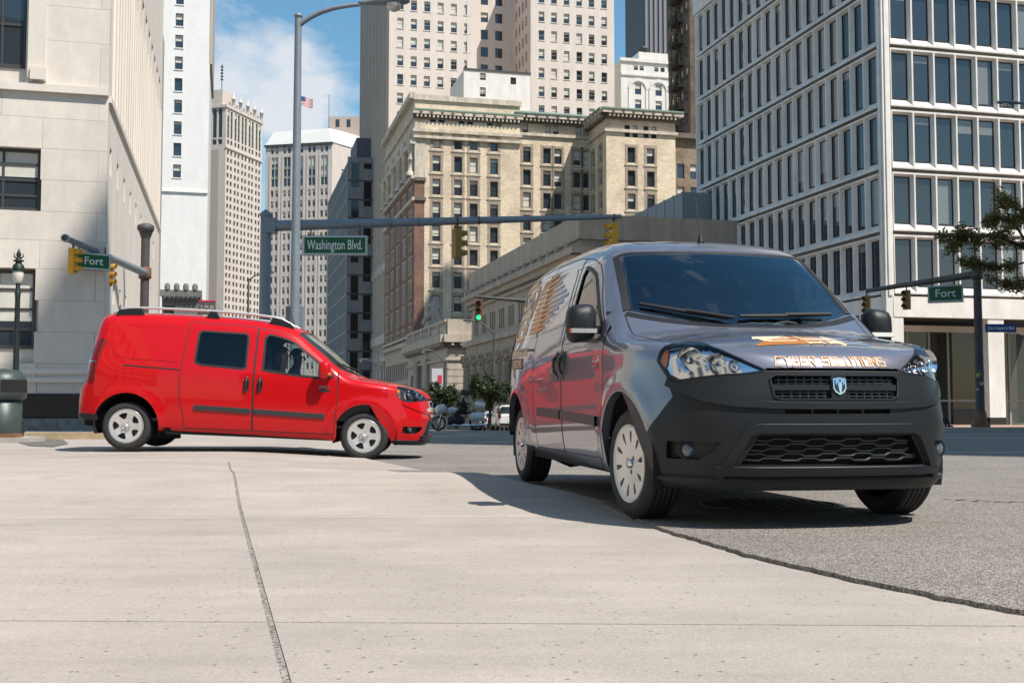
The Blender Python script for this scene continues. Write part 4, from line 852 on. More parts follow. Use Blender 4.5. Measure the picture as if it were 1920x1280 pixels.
_a = PROF; _b = np.roll(PROF, -1, 0); _d = _b - _a; _l2 = (_d ** 2).sum(1)
def sdp(x, z):
    out = np.empty(len(x)); P = np.stack([x, z], 1)
    for i in range(0, len(P), 4000):
        q = P[i:i + 4000]; w = q[:, None] - _a[None]; t = np.clip((w * _d[None]).sum(2) / _l2, 0, 1); e = w - t[..., None] * _d[None]
        out[i:i + 4000] = np.sqrt((e ** 2).sum(2).min(1)) * np.where(inpoly(q, PROF), -1, 1)
    return out
_GX, _GZ, _GH = -4.3, -.4, .0125
_gx = np.arange(-4.3, 1.5, _GH); _gzz = np.arange(-.4, 2.5, _GH); _m = np.meshgrid(_gx, _gzz, indexing='ij'); _SD = sdp(_m[0].ravel(), _m[1].ravel()).reshape(len(_gx), len(_gzz))
def _cw(t): return [((-.5 * t + 1) * t - .5) * t, (1.5 * t - 2.5) * t * t + 1, ((-1.5 * t + 2) * t + .5) * t, (.5 * t - .5) * t * t]
def sdp(x, z):
    "bicubic lookup of the side outline's distance field"
    u = np.clip((x - _GX) / _GH, 2, len(_gx) - 4); w = np.clip((z - _GZ) / _GH, 2, len(_gzz) - 4); i = u.astype(int); j = w.astype(int); cu = _cw(u - i); cw_ = _cw(w - j)
    return sum(cu[a] * sum(cw_[b] * _SD[i + a - 1, j + b - 1] for b in range(4)) for a in range(4))
WZ = spline([.1, .2, .3, .45, .6, .75, .9, 1.02, 1.12, 1.25, 1.4, 1.55, 1.7, 1.85, 2.0], [.80, .85, .882, .906, .914, .916, .914, .908, .893, .862, .822, .778, .730, .675, .61])
TF = spline([-1, -.3, 0, .2, .35, .5, .62, .72, .80, .86, .92, 1.1], [0, 0, .006, .022, .05, .10, .165, .245, .335, .43, .56, 1.0]); TRr = spline([-4.2, -3.85, -3.78, -3.7, -3.6, -3.45, -3.25, -3, -2.5], [.8, .22, .145, .09, .048, .018, .006, 0, 0])
def Wf(x, z):
    w = WZ(z) - TF(x) * (1 + .55 * sstep(.55, .95, z)) - TRr(x)
    for cx in (0., -3.11):
        r = np.hypot(x - cx, z - .33); w = w + .020 * np.exp(-((r - .43) / .075) ** 2) * (z > .1)
    return w
def fb_(P):
    x, y, z = P[:, 0], np.abs(P[:, 1]), P[:, 2]
    ax = .17 * sstep(-2.3, -.4, x) - .05 * (1 - sstep(-3.5, -2.5, x)); q = (y / .9) ** 2
    g1 = sdp(x + ax * q, z + .048 * q * sstep(.8, 1.1, z)); g2 = (y - Wf(x, z)) * .9
    k = .09 + .09 * sstep(1.15, 1.55, z); h = np.maximum(k - np.abs(g1 - g2), 0) / k
    return np.maximum(g1, g2) + h * h * k * .25
def solve(o, d, t0, t1):
    "first surface crossing along rays o + t d"
    n = len(o); a = np.full(n, t0, float); b = np.full(n, t1, float)
    for it in range(11):
        c = (a + b) / 2; pos = fb_(o + c[:, None] * d) > 0; b = np.where(pos, c, b); a = np.where(pos, a, c)
    fa = fb_(o + a[:, None] * d); fc2 = fb_(o + b[:, None] * d)
    for it in range(4):
        c = np.clip(np.where(fc2 != fa, (a * fc2 - b * fa) / (fc2 - fa + 1e-15), (a + b) / 2), np.minimum(a, b), np.maximum(a, b)); fc = fb_(o + c[:, None] * d); pos = fc > 0
        b = np.where(pos, c, b); fc2 = np.where(pos, fc, fc2); a = np.where(pos, a, c); fa = np.where(pos, fa, fc)
    return o + c[:, None] * d
def nrm(P):
    e = 3e-3; g = np.stack([fb_(P + np.eye(3)[i] * e) - fb_(P - np.eye(3)[i] * e) for i in range(3)], 1); return g / np.linalg.norm(g, axis=1)[:, None]
KF = .85; AXR = -3.0
def lift(Q, mode):
    Q = np.asarray(Q, float).reshape(-1, 2); n = len(Q); z0 = np.zeros(n); o = np.zeros((n, 3)); d = np.zeros((n, 3))
    if mode == 'S': o[:, 0] = Q[:, 0]; o[:, 2] = Q[:, 1]; d[:, 1] = -1; return solve(o, d, 0, 1.3)
    if mode == 'L': o[:, 0] = Q[:, 0]; o[:, 2] = Q[:, 1]; d[:, 1] = 1; return solve(o, d, 0, 1.3)
    if mode == 'F': o[:, 2] = Q[:, 1]; d[:, 0] = np.cos(Q[:, 0] / KF); d[:, 1] = np.sin(Q[:, 0] / KF); return solve(o, d, .0, 1.6)
    if mode == 'R': o[:, 0] = AXR; o[:, 2] = Q[:, 1]; d[:, 0] = -np.cos(Q[:, 0] / KF); d[:, 1] = np.sin(Q[:, 0] / KF); return solve(o, d, .0, 1.6)
    if mode == 'T': o[:, 0] = Q[:, 0]; o[:, 1] = Q[:, 1]; o[:, 2] = .6; d[:, 2] = 1; return solve(o, d, 0, 1.6)
def flat(P, mode):
    P = np.asarray(P)
    if mode in 'SL': return P[:, [0, 2]]
    if mode == 'F': return np.stack([np.arctan2(P[:, 1], P[:, 0]) * KF, P[:, 2]], 1)
    if mode == 'R': return np.stack([np.arctan2(P[:, 1], -(P[:, 0] - AXR)) * KF, P[:, 2]], 1)
    return P[:, [0, 1]]
def mkmesh(name, P, T, N, mats, mi=None):
    me = bpy.data.meshes.new(name); me.from_pydata([tuple(p) for p in P], [], [tuple(int(k) for k in t) for t in T])
    for m in mats: me.materials.append(m)
    me.polygons.foreach_set('use_smooth', [True] * len(T))
    if mi is not None: me.polygons.foreach_set('material_index', mi)
    if N is not None: me.normals_split_custom_set_from_vertices([tuple(v) for v in N])
    me.update(); return me
class PT:
    "a set of surface patches forming one part"
    def __init__(s): s.P = []; s.T = []; s.N = []; s.mi = []; s.m = []; s.n = 0
    def raw(s, P, T, N, m):
        if m not in s.m: s.m.append(m)
        P = np.asarray(P, float); T = np.asarray(T)
        if len(T) and T.shape[1] == 4: T = np.concatenate([T[:, [0, 1, 2]], T[:, [0, 2, 3]]])
        fn = np.cross(P[T[:, 1]] - P[T[:, 0]], P[T[:, 2]] - P[T[:, 0]]); flip = (fn * np.asarray(N)[T].mean(1)).sum(1) < 0; T = T.copy(); T[flip] = T[flip][:, ::-1]
        s.P.append(P); s.T.append(T + s.n); s.N.append(np.asarray(N)); s.mi += [s.m.index(m)] * len(T); s.n += len(P); return s
    def patch(s, outer, mode, m, holes=(), d=.05, off=0, liner=None, in2d=True, lin=.03):
        if not in2d: outer = flat(outer, mode); holes = [flat(h, mode) for h in holes]
        outer = resample(outer, d); holes = [resample(h, d) for h in holes]
        Q, T = tri2d(outer, holes, d); P = lift(Q, mode); N = nrm(P); s.raw(P + N * off, T, N, m)
        if liner: s.raw(P - N * lin, T, -N, liner)
        return s
    def lines(s, Q, mode, w, h, m, closed=False, d=.03, base=-.002):
        "raised strip along a curve on the surface"
        if closed: Q = list(Q) + [Q[0]]
        Q = resample(Q, d, False); P = lift(Q, mode); N = nrm(P); n = len(P); t = np.gradient(P, axis=0)
        if closed: t[0] = t[-1] = P[1] - P[-2]
        b = np.cross(t, N); b /= np.linalg.norm(b, axis=1)[:, None] + 1e-12; A4 = [P - b * w / 2 + N * base, P - b * w / 2 * .85 + N * h, P + b * w / 2 * .85 + N * h, P + b * w / 2 + N * base]; NN = [N * .5 - b, N, N, N * .5 + b]
        V = np.concatenate(A4); NV = np.concatenate(NN); NV /= np.linalg.norm(NV, axis=1)[:, None]; i = np.arange(n - 1)
        T = np.concatenate([np.stack([k * n + i, k * n + i + 1, (k + 1) * n + i + 1, (k + 1) * n + i], 1) for k in range(3)]); return s.raw(V, T, NV, m)
    def recess(s, outer, mode, depth, wall, back, d=.03, bk=True):
        Q = resample(outer, d); P = lift(Q, mode); N = nrm(P); n = len(P); c = P.mean(0); i = np.arange(n)
        s.raw(np.concatenate([P, P - N * depth]), np.stack([i, (i + 1) % n, n + (i + 1) % n, n + i], 1), np.concatenate([c - P, c - P]) / 1.0 + 1e-9, wall)
        if bk: s.patch(outer, mode, back, d=d * 1.3, off=-depth)
        return s
    def mirror(s):
        k = PT(); k.m = list(s.m); k.mi = list(s.mi); k.n = s.n; f = np.array([1, -1, 1]); k.P = [p * f for p in s.P]; k.N = [p * f for p in s.N]; k.T = [t[:, ::-1] for t in s.T]; return k
    def merge(s, o):
        ix = []
        for m in o.m:
            if m not in s.m: s.m.append(m)
            ix.append(s.m.index(m))
        s.P += o.P; s.N += o.N; s.T += [t + s.n for t in o.T]; s.mi += [ix[i] for i in o.mi]; s.n += o.n; return s
    def mesh(s, name): return mkmesh(name, np.concatenate(s.P), np.concatenate(s.T), np.concatenate(s.N), s.m, s.mi)
    def build(s, name, parent): return link(name, s.mesh(name), parent)
GLYPH = {'C': [[(1, 1), (0, 1), (0, 0), (1, 0)]], 'Y': [[(0, 1), (.5, .5), (1, 1)], [(.5, .5), (.5, 0)]], 'B': [[(0, 0), (0, 1), (.85, 1), (.85, .52), (0, .5)], [(.85, .52), (1, .45), (1, 0), (0, 0)]], 'E': [[(1, 1), (0, 1), (0, 0), (1, 0)], [(0, .5), (.8, .5)]], 'R': [[(0, 0), (0, 1), (1, 1), (1, .5), (0, .5)], [(.5, .5), (1, 0)]], 'S': [[(1, 1), (0, 1), (0, .5), (1, .5), (1, 0), (0, 0)]], 'O': [[(0, 0), (0, 1), (1, 1), (1, 0), (0, 0)]], 'L': [[(0, 1), (0, 0), (1, 0)]], 'U': [[(0, 1), (0, 0), (1, 0), (1, 1)]], 'T': [[(0, 1), (1, 1)], [(.5, 1), (.5, 0)]], 'I': [[(.5, 1), (.5, 0)]], 'N': [[(0, 0), (0, 1), (1, 0), (1, 1)]], 'M': [[(0, 0), (0, 1), (.5, .45), (1, 1), (1, 0)]], 'A': [[(0, 0), (0, 1), (1, 1), (1, 0)], [(0, .5), (1, .5)]], '2': [[(0, 1), (1, 1), (1, .5), (0, .5), (0, 0), (1, 0)]], '4': [[(0, 1), (0, .42), (1, .42)], [(1, 1), (1, 0)]], 'H': [[(0, 0), (0, 1)], [(1, 1), (1, 0)], [(0, .5), (1, .5)]], 'P': [[(0, 0), (0, 1), (1, 1), (1, .5), (0, .5)]], '0': [[(0, 0), (0, 1), (1, 1), (1, 0), (0, 0)]]}
def strokes(pt, txt, mode, x0, z0, cw, ch, gap, w, m, h=.002, ux=(1, 0), uz=(0, 1), d=.02):
    x = 0
    for c in txt:
        if c == ' ': x += cw * .6 + gap; continue
        ww = cw * (.15 if c == 'I' else 1)
        for path in GLYPH[c]:
            Q = [np.array((x0 + ux[0] * (x + (a if c != 'I' else .5) * ww) + uz[0] * b * ch, z0 + ux[1] * (x + (a if c != 'I' else .5) * ww) + uz[1] * b * ch)) for a, b in path]
            for p, q in zip(Q, Q[1:]):                       # one straight bar per stroke, overlapping at the corners
                t = (q - p) / np.linalg.norm(q - p) * w * .46; pt.lines([tuple(p - t), tuple(q + t)], mode, w, h, m, d=d)
        x += ww + gap
BLACKP = M('black_plastic', (.011, .0135, .0165), .48, var=.1, scale=30, spec=.35, bump=.06, bscale=400); RUB = M('rubber_seal', (.012, .012, .013), .6); TYRE = M('tyre_rubber', (.022, .022, .023), .75, bump=.15, bscale=120); CHR = M('chrome', (.75, .75, .76), .12, 1); DARK = M('underbody_black', (.008, .008, .008), .9); CABIN = M('cabin_dark', (.075, .075, .08), .8); SEAT = M('seat_fabric', (.05, .052, .06), .9)
SILV = M('wheel_silver', (.66, .65, .635), .34, .6); AMB = M('amber_lens', (.75, .22, .03), .15, coat=1); REFL = M('lamp_reflector', (.82, .83, .85), .08, 1); TAIL = M('tail_red', (.16, .004, .006), .12, coat=1)
LENS = glassmat('clear_lens', (.93, .94, .95), 1.0, 1.45); WSG = glassmat('windscreen_glass', (.80, .90, .93), 1.9, 1.52, (.85, .95, 1.0)); SIDEG = glassmat('side_glass', (.80, .85, .83), .9); PRIV = glassmat('privacy_glass', (.04, .04, .045), 1.2)
def carpaint(name, col, metal, col2=None, coat=1.0, rough=.32, flake=.5):
    m = M(name, col, rough, metal, coat=coat, spec=.5); p = m.node_tree.nodes['Principled BSDF']; p.inputs['Coat IOR'].default_value = 1.6; return m
ARC = lambda cx, r, a0, a1, n, cz=.33: [(cx + r * math.cos(R(a)), cz + r * math.sin(R(a))) for a in np.linspace(a0, a1, n)]
# --- natural side edge (where the side turns into roof, pillar or bonnet)
XS = np.concatenate([np.arange(-3.55, -.95, .07), np.arange(-.95, .56, .04)]); ZE = []
zz = np.linspace(.86, 1.9, 90)
for x in XS:
    top = np.interp(0, [0], [0]); zc = zz[sdp(np.full(90, x + .12 * float(sstep(-2.3, -.4, x))), zz + .045) < -.004]
    zc = zc if len(zc) > 3 else zz[:4]; N_ = nrm(lift(np.stack([np.full(len(zc), x), zc], 1), 'S')); k = np.argmax(np.abs(N_[:, 1]) < .72); k = k if np.abs(N_[:, 1]).min() < .72 else len(zc) - 1; ZE.append(zc[k])
ZE = np.convolve(np.pad(ZE, 2, 'edge'), [.1, .2, .4, .2, .1], 'valid'); ze = lambda x: np.interp(x, XS, ZE)
def dgr(Q): return [(R(a) * KF, z) for a, z in Q]
HL = [(-64.5, .895), (-63, .975), (-58, 1.003), (-51, .995), (-44, .966), (-36.5, .922), (-30, .874), (-24.5, .835), (-31, .820), (-41, .812), (-49, .797), (-54.5, .788), (-60, .820)]    # right headlamp, degrees and z
def van_geometry():
    G = {}
    cowl = [(-.105 - .30 * (y / .76) ** 2, y) for y in np.linspace(-.76, .76, 17)]
    ws_o = [(-.125 - .30 * (y / .74) ** 2, y) for y in np.linspace(-.745, .745, 13)] + [(-.835 - .09 * (y / .62) ** 2, y) for y in np.linspace(.665, -.665, 11)]
    G['ws_o'] = ws_o; G['cowl'] = cowl
    sx = np.arange(-3.52, -.405, .06); edge = [(x, float(ze(x))) for x in sx]
    ex = np.arange(-.40, .40, .05); fedge = [(x, float(ze(x))) for x in ex]
    door_f = [(-.405, .325), (-.395, .46), (-.378, .75), (-.392, 1.06), (-.45, float(ze(-.45)) - .035)] + [(x, float(ze(x)) - .04) for x in np.arange(-.52, -1.46, -.07)] + [(-1.475, float(ze(-1.475)) - .04), (-1.482, 1.0), (-1.465, .325)]
    door_s = [(-1.478, .325), (-1.495, 1.0), (-1.488, float(ze(-1.488)) - .035)] + [(x, float(ze(x)) - .035) for x in np.arange(-1.55, -2.36, -.08)] + [(-2.39, float(ze(-2.39)) - .035), (-2.435, 1.2), (-2.45, .95), (-2.44, .70), (-2.38, .5), (-2.355, .325)]
    G['door_f'], G['door_s'] = door_f, door_s
    G['win_f'] = [(-1.375, 1.13), (-1.38, 1.56), (-1.33, float(ze(-1.33)) - .105)] + [(x, float(ze(x)) - .105) for x in np.arange(-1.25, -.80, -.0 + .08)] + [(-.80, float(ze(-.80)) - .10), (-.60, float(ze(-.60)) - .085), (-.49, float(ze(-.49)) - .07), (-.45, 1.075), (-.55, 1.055), (-1.0, 1.085)]
    G['win_s'] = [(-2.27, 1.20), (-2.255, 1.58), (-2.22, 1.615), (-1.64, 1.605), (-1.605, 1.57), (-1.60, 1.16), (-1.64, 1.135), (-2.2, 1.165)]
    # fenders: from the door seam to headlamp and bumper
    arch_f = ARC(0, .405, 196, 26, 19); G['arch_f'] = arch_f
    hl3 = lift(dgr(HL), 'F'); hlS = [(p[0], p[2]) for p in hl3]; G['hl3'] = hl3
    fend = [(-.368, .30)] + [(-.39, .235)] + arch_f + [(.45, .60), (.53, .70)] + [hlS[12], hlS[0], hlS[1]] + [(x, z) for x, z in fedge[::-1] if x < hlS[1][0] + .0] 
    fend[-1] = (-.368, float(ze(-.38))); G['fend'] = fend; G['fedge'] = fedge
    side = edge + [(-.395, float(ze(-.395))), (-.372, 1.0), (-.36, .75), (-.385, .30), (-.39, .235)] + [(x, .235) for x in np.arange(-.5, -2.66, -.2)] + [(-2.70, .25)] + ARC(-3.11, .425, -8, 170, 19) + [(-3.54, .37), (-3.56, .40)] + [(-3.53, z) for z in np.arange(.5, float(ze(-3.52)) - .1, .1)]
    G['side'] = side; G['edge'] = edge
    return G
VG = van_geometry()
def wheel_mesh(kind):
    mb = MB(); r, w = .318, .205; h = w / 2
    prof = [(.215, -h + .012), (.235, -h), (.27, -h - .006), (.297, -h + .006), (.310, -h + .022)]
    xs = [-.076, -.066, -.062, -.052, -.030, -.026, -.016, -.012, .012, .016, .026, .030, .052, .062, .066, .076]; gro = {2, 3, 5, 6, 9, 10, 12, 13}
    for i, x in enumerate((-.072, -.052, -.050, -.042, -.040, -.020, -.018, -.010, -.008, .008, .010, .018, .020, .040, .042, .050, .052, .072)):
        g = i in (2, 3, 6, 7, 10, 11, 14, 15); prof.append((r - (.011 if g else 0), x))
    prof += [(.310, h - .022), (.297, h - .006), (.27, h + .006), (.235, h), (.215, h - .012)]
    mb.lathe(prof, TYRE, 56, axis='y', smooth=True); ty = mb.mesh('tyre', True)
    pt = PT(); NR_ = 64
    if kind == 'alloy':
        holes = []
        for k in range(5):
            a = R(72 * k + 90); hp = [(.092, -.13), (.098, 0), (.092, .13), (.125, .29), (.158, .36), (.172, .30), (.176, 0), (.172, -.30), (.158, -.36), (.125, -.29)]
            holes.append([(rr * math.cos(a + t), rr * math.sin(a + t)) for rr, t in hp])
        dish = lambda rr: -.012 * np.clip(1 - rr / .2, 0, 1) ** 1 - .020 * np.exp(-(rr / .06) ** 2) * 0 + .018 * sstep(.06, .19, rr)
    else:
        holes = []
        for k in range(10):
            a = R(36 * k + 10); hp = [(.118, 0), (.128, .055), (.172, .095), (.19, .06), (.19, -.06), (.172, -.095), (.128, -.055)]
            holes.append([(rr * math.cos(a + t), rr * math.sin(a + t)) for rr, t in hp])
        for k in range(3):
            a = R(120 * k + 40); holes.append([(.048 * math.cos(a) + .016 * math.cos(t), .048 * math.sin(a) + .016 * math.sin(t)) for t in np.linspace(0, 6.28, 9)[:-1]])
        dish = lambda rr: .010 * sstep(.05, .19, rr) - .016 * sstep(.185, .2, rr) * 0
    out = [(.214 * math.cos(t), .214 * math.sin(t)) for t in np.linspace(0, 2 * math.pi, 65)[:-1]]
    Q, T = tri2d(out, [resample(h, .012) for h in holes], .014); rr = np.hypot(Q[:, 0], Q[:, 1])
    y0 = h - .004; yv = y0 + dish(rr) - .012; P = np.stack([Q[:, 0], yv, Q[:, 1]], 1); e = 1e-3; g = (dish(rr + e) - dish(rr - e)) / (2 * e); N = np.stack([-g * Q[:, 0] / (rr + 1e-6), np.ones(len(Q)), -g * Q[:, 1] / (rr + 1e-6)], 1); N /= np.linalg.norm(N, axis=1)[:, None]
    pt.raw(P, T, N, SILV)
    for hh in holes:
        hh = np.array(resample(hh, .012)); n = len(hh); r2 = np.hypot(hh[:, 0], hh[:, 1]); yy = y0 + dish(r2) - .012; c = hh.mean(0); i = np.arange(n); a3 = np.stack([hh[:, 0], yy, hh[:, 1]], 1); b3 = a3 - np.array([0, .035, 0]); nn = np.stack([c[0] - hh[:, 0], hh[:, 0] * 0, c[1] - hh[:, 1]], 1); nn /= np.linalg.norm(nn, axis=1)[:, None]
        pt.raw(np.concatenate([a3, b3]), np.stack([i, (i + 1) % n, n + (i + 1) % n, n + i], 1), np.concatenate([nn, nn]), SILV)
    rim = pt.mesh('rim'); mb = MB(); mb.lathe([(.21, -h + .01), (.205, h - .03)], M('wheel_dark', (.05, .05, .05), .6, .5), 40, axis='y'); mb.lathe([(0, h - .06), (.15, h - .065), (.205, h - .07)], M('brake_dark', (.03, .03, .03), .6, .3), 32, axis='y'); mb.lathe([(.214, h - .010), (.222, h + .002), (.226, h - .006)], SILV, 48, axis='y')
    inner = mb.mesh('wheel_inner', False); mb = MB(); mb.lathe([(0, h + .004), (.024, h + .002), (.028, h - .012)], CHR if kind != 'alloy' else SILV, 16, axis='y')
    if kind == 'alloy':
        for k in range(5): a = R(72 * k + 54); mb.lathe([(0, h + .006), (.009, h + .004), (.011, h - .02)], CHR, 8, c=(.052 * math.cos(a), 0, .052 * math.sin(a)), axis='y')
    return ty, rim, inner, mb.mesh('hub', False)
def make_van(name, label, paint, bumper, dark, rootloc, heading, pitch, steer, roll=0):
    v = empty(name, rootloc, 0, label, 'van'); v.rotation_euler = (roll, pitch, heading); g = VG; f = np.array([1, -1, 1])
    seam = lambda pt, Q, mode, w=.007: pt.lines(Q, mode, w, .0012, RUB)
    def both(pt, nm): return pt.build(nm, v), pt.mirror().build(nm, v)
    # body: sides, roof and pillars, rear end
    pt = PT(); pt.patch(g['side'], 'S', paint, [g['door_f'], g['door_s']], .06, liner=CABIN)
    sx = [q for q in g['edge']]; e3 = lift(g['edge'], 'S'); up = [(p[0], p[1]) for p in e3]; a0 = lift([(-.395, float(ze(-.395)))], 'S')[0]
    roof = up + [(a0[0], a0[1])] + g['cowl'] + [(a0[0], -a0[1])] + [(x, -y) for x, y in up[::-1]]
    pm = pt.mirror(); pt.merge(pm); pt.patch(roof, 'T', paint, [g['ws_o']], .07, liner=CABIN)
    rearE = [tuple(q) for q in flat(lift([(-3.53, z) for z in np.arange(.40, float(ze(-3.52)) - .02, .1)], 'S'), 'R')]; k3 = e3[0]; tp = [(k3[0], y, 0) for y in np.linspace(k3[1], -k3[1], 15)]; tp3 = lift([(a, b) for a, b, _ in tp], 'T')
    rp = rearE + [tuple(q) for q in flat(tp3, 'R')] + [(-a, z) for a, z in rearE[::-1]]; rp = rp + [(t, .385) for t in np.linspace(-rearE[0][0], rearE[0][0], 20)[1:-1]]
    pt.patch(rp, 'R', paint, (), .07); body = pt.build('body', v)
    # arch lips and wheel houses
    pt = PT()
    for cx, pts in ((0, g['arch_f']), (-3.11, ARC(-3.11, .425, -8, 170, 19))):
        P = lift(resample(pts, .04, False), 'S'); n = len(P); i = np.arange(n - 1); c = np.array([cx, 0, .33]); nn = (c - P) * np.array([1, 0, 1]); nn /= np.linalg.norm(nn, axis=1)[:, None]
        P2 = P.copy(); P2[:, 1] += .05; pt.raw(np.concatenate([P, P2]), np.stack([i, i + 1, n + i + 1, n + i], 1), np.concatenate([nn, nn]), paint)
    both(pt, 'arch_lip'); mb = MB()
    for cx in (0, -3.11):
        for s in (-1, 1): mb.lathe([(.43, s * .86), (.43, s * .45), (.02, s * .44)], DARK, 24, c=(cx, 0, .33), axis='y', a0=-.3, a1=math.pi + .3)
    mb.bx(-3.55, .70, -.62, .62, .235, .40, DARK); mb.bx(-2.62, -.45, -.855, .855, .24, .40, DARK); mb.bx(-3.7, -3.4, -.7, .7, .30, .5, DARK); mb.tube([(-3.3, -.5, .22), (-2.9, -.5, .2), (-2.5, -.45, .24)], .07, DARK, 8); mb.build('underbody', v)
    # fenders
    pt = PT(); pt.patch(g['fend'], 'S', paint, (), .05)
    fe3 = lift([q for q in g['fedge'] if q[0] < g['hl3'][1][0]], 'S'); h3 = g['hl3']; cw = g['cowl'][0]
    hs = [(-.40, -.765), (-.2, -.775), (0, -.775), (.15, -.765), (.27, -.75)]
    ftop = [(p[0], p[1]) for p in fe3] + [(h3[1][0], h3[1][1]), (h3[2][0], h3[2][1])] + hs[::-1]
    pt.patch(ftop, 'T', paint, (), .05); both(pt, 'fender')
    # bonnet
    htop = [(h3[i][0], h3[i][1]) for i in (2, 3, 4, 5, 6, 7)]; fr = lift(dgr([(a, .832) for a in np.linspace(-25, 25, 15)]), 'F'); right = hs + htop
    hood = right + [(p[0] - .004, p[1]) for p in fr] + [(x, -y) for x, y in right[::-1]] + [(x + .015, y) for x, y in g['cowl'][::-1]][1:-1]
    pt = PT(); pt.patch(hood, 'T', paint, (), .035); ho = pt.build('bonnet', v)
    pt = PT(); seam(pt, hs, 'T', .010); seam(pt, [(x, -y) for x, y in hs], 'T', .010); pt.lines([(a * KF * math.pi / 180, .829) for a in np.linspace(-25.5, 25.5, 25)], 'F', .012, .0015, RUB); pt.build('bonnet_gap', ho)
    pt = PT(); pt.lines([(x - .002, y) for x, y in g['cowl']], 'T', .05, .003, BLACKP); pt.build('cowl', v)
    # front bumper with grilles
    bt_ = [(R(-26) * KF, .828)] + dgr(HL[8:13]); afl = flat(lift([(.45, .60)] + g['arch_f'][::-1][:9], 'S'), 'F'); bl = [tuple(q) for q in afl if q[1] > .2][:8]
    mid = flat(lift([(.53, .70)], 'S'), 'F')[0]
    half = bt_ + [tuple(mid)] + bl; zlow = half[-1][1]; half = half + [(R(-66) * KF, .245)]
    loop = half + [(R(a) * KF, .222) for a in np.linspace(-58, 58, 20)] + [(-a, z) for a, z in half[::-1]] + [(R(a) * KF, .828) for a in np.linspace(23, -23, 11)]
    D = lambda q: [(a * KF / .87, z) for a, z in q]               # metres across the nose -> surface angle
    ug = D([(-.355, .795), (-.33, .812), (.33, .812), (.355, .795), (.335, .70), (.30, .685), (-.30, .685), (-.335, .70)])
    slot = D([(-.285, .638), (.285, .638), (.285, .612), (-.285, .612)]); lg = D([(-.405, .50), (.405, .50), (.50, .345), (-.50, .345)])
    fg = dgr([(-58, .465), (-38, .465), (-41.5, .405), (-46, .372), (-58.5, .372)]); fgL = [(-a, z) for a, z in fg][::-1]
    pt = PT(); pt.patch(loop, 'F', bumper, [ug, slot, lg, fg, fgL], .045)
    for q, dp_ in ((ug, .05), (slot, .04), (lg, .06), (fg, .035), (fgL, .035)): pt.recess(q, 'F', dp_, bumper if q is not fg and q is not fgL else BLACKP, DARK if q in (ug, slot, lg) else BLACKP)
    bu = pt.build('front_bumper', v)
    low = BLACKP; pt = PT(); pt.patch([(R(a) * KF, .268) for a in np.linspace(-64, 64, 30)] + [(R(a) * KF, .224) for a in np.linspace(64, -64, 30)], 'F', low, (), .05, off=.012); pt.lines([(R(a) * KF, .272) for a in np.linspace(-66, 66, 50)], 'F', .02, .022, low); pt.lines([(R(a) * KF, .318) for a in np.linspace(-40, 40, 40)], 'F', .045, .028, low); pt.build('lip', bu)
    pt = PT(); pt.lines(D([(-.60, .285), (-.56, .33), (-.455, .515), (-.41, .535), (.41, .535), (.455, .515), (.56, .33), (.60, .285)]), 'F', .052, .022, low); pt.build('grille_surround', bu)
    pt = PT(); pt.lines(dgr([(-59, .775), (-52, .735), (-44, .69), (-34, .664), (-22, .655), (0, .652), (22, .655), (34, .664), (44, .69), (52, .735), (59, .775)]), 'F', .040, .013, bumper); pt.build('bumper_ridge', bu)
    pt = PT(); BAR = M('grille_bar', (.035, .038, .042), .35)
    for iz_, z in enumerate((.474, .449, .424, .399, .374)):
        sg_ = 1 if iz_ % 2 else -1
        e = .42 + (.5 - z) * .5; q = [(-e, z)]; x = -e; k = 0
        while x < e - .06: x += .075 if k % 2 == 0 else .022; q.append((min(x, e), z + sg_ * (.006 if ((k + 1) // 2) % 2 == 0 else -.006))); k += 1
        pt.lines(D(q), 'F', .007, -.025, BAR, base=-.035)
    pt.lines(D([(-.34, .748), (.34, .748)]), 'F', .034, -.006, bumper if bumper is BLACKP else BLACKP, base=-.05)
    for z in (.79, .772, .722, .704): pt.lines(D([(-.335, z), (.335, z)]), 'F', .006, -.02, BAR, base=-.04)
    for x in np.linspace(-.31, .31, 15):
        pt.lines(D([(x, .805), (x, .765)]), 'F', .006, -.018, BAR, base=-.04); pt.lines(D([(x + .02, .73), (x + .02, .692)]), 'F', .006, -.018, BAR, base=-.04)
    for x in (-.14, 0, .14): pt.lines(D([(x, .637), (x, .613)]), 'F', .005, -.01, BAR, base=-.03)
    pt.build('grille', bu); pt = PT(); pt.lines(ug, 'F', .012, .006, BLACKP if dark else SILV, closed=True); pt.build('grille_frame', bu)
    pt = PT(); pt.lines(D([(-.0, .835), (0, .68)]), 'F', .09, .004, BLACKP); sh = [(-.036, .79), (0, .797), (.036, .79), (.036, .742), (.024, .722), (0, .708), (-.024, .722), (-.036, .742)]
    pt.patch(D(sh), 'F', CHR, (), .02, off=.012); pt.recess(D(sh), 'F', -.012, CHR, CHR, bk=False); sh2 = [(a * .80, .752 + (b - .752) * .80) for a, b in sh]; pt.patch(D(sh2), 'F', M('badge_dark', (.05, .055, .065), .3, .6), (), .02, off=.014)
    for s in (-1, 1): pt.patch(D([(s * .004, .785), (s * .022, .782), (s * .026, .766), (s * .016, .757), (s * .018, .772), (s * .006, .772)]), 'F', CHR, (), .02, off=.017); pt.patch(D([(0, .775), (s * .011, .768), (s * .009, .745), (s * .004, .722), (0, .718)]), 'F', CHR, (), .02, off=.017)
    pt.build('emblem', bu)
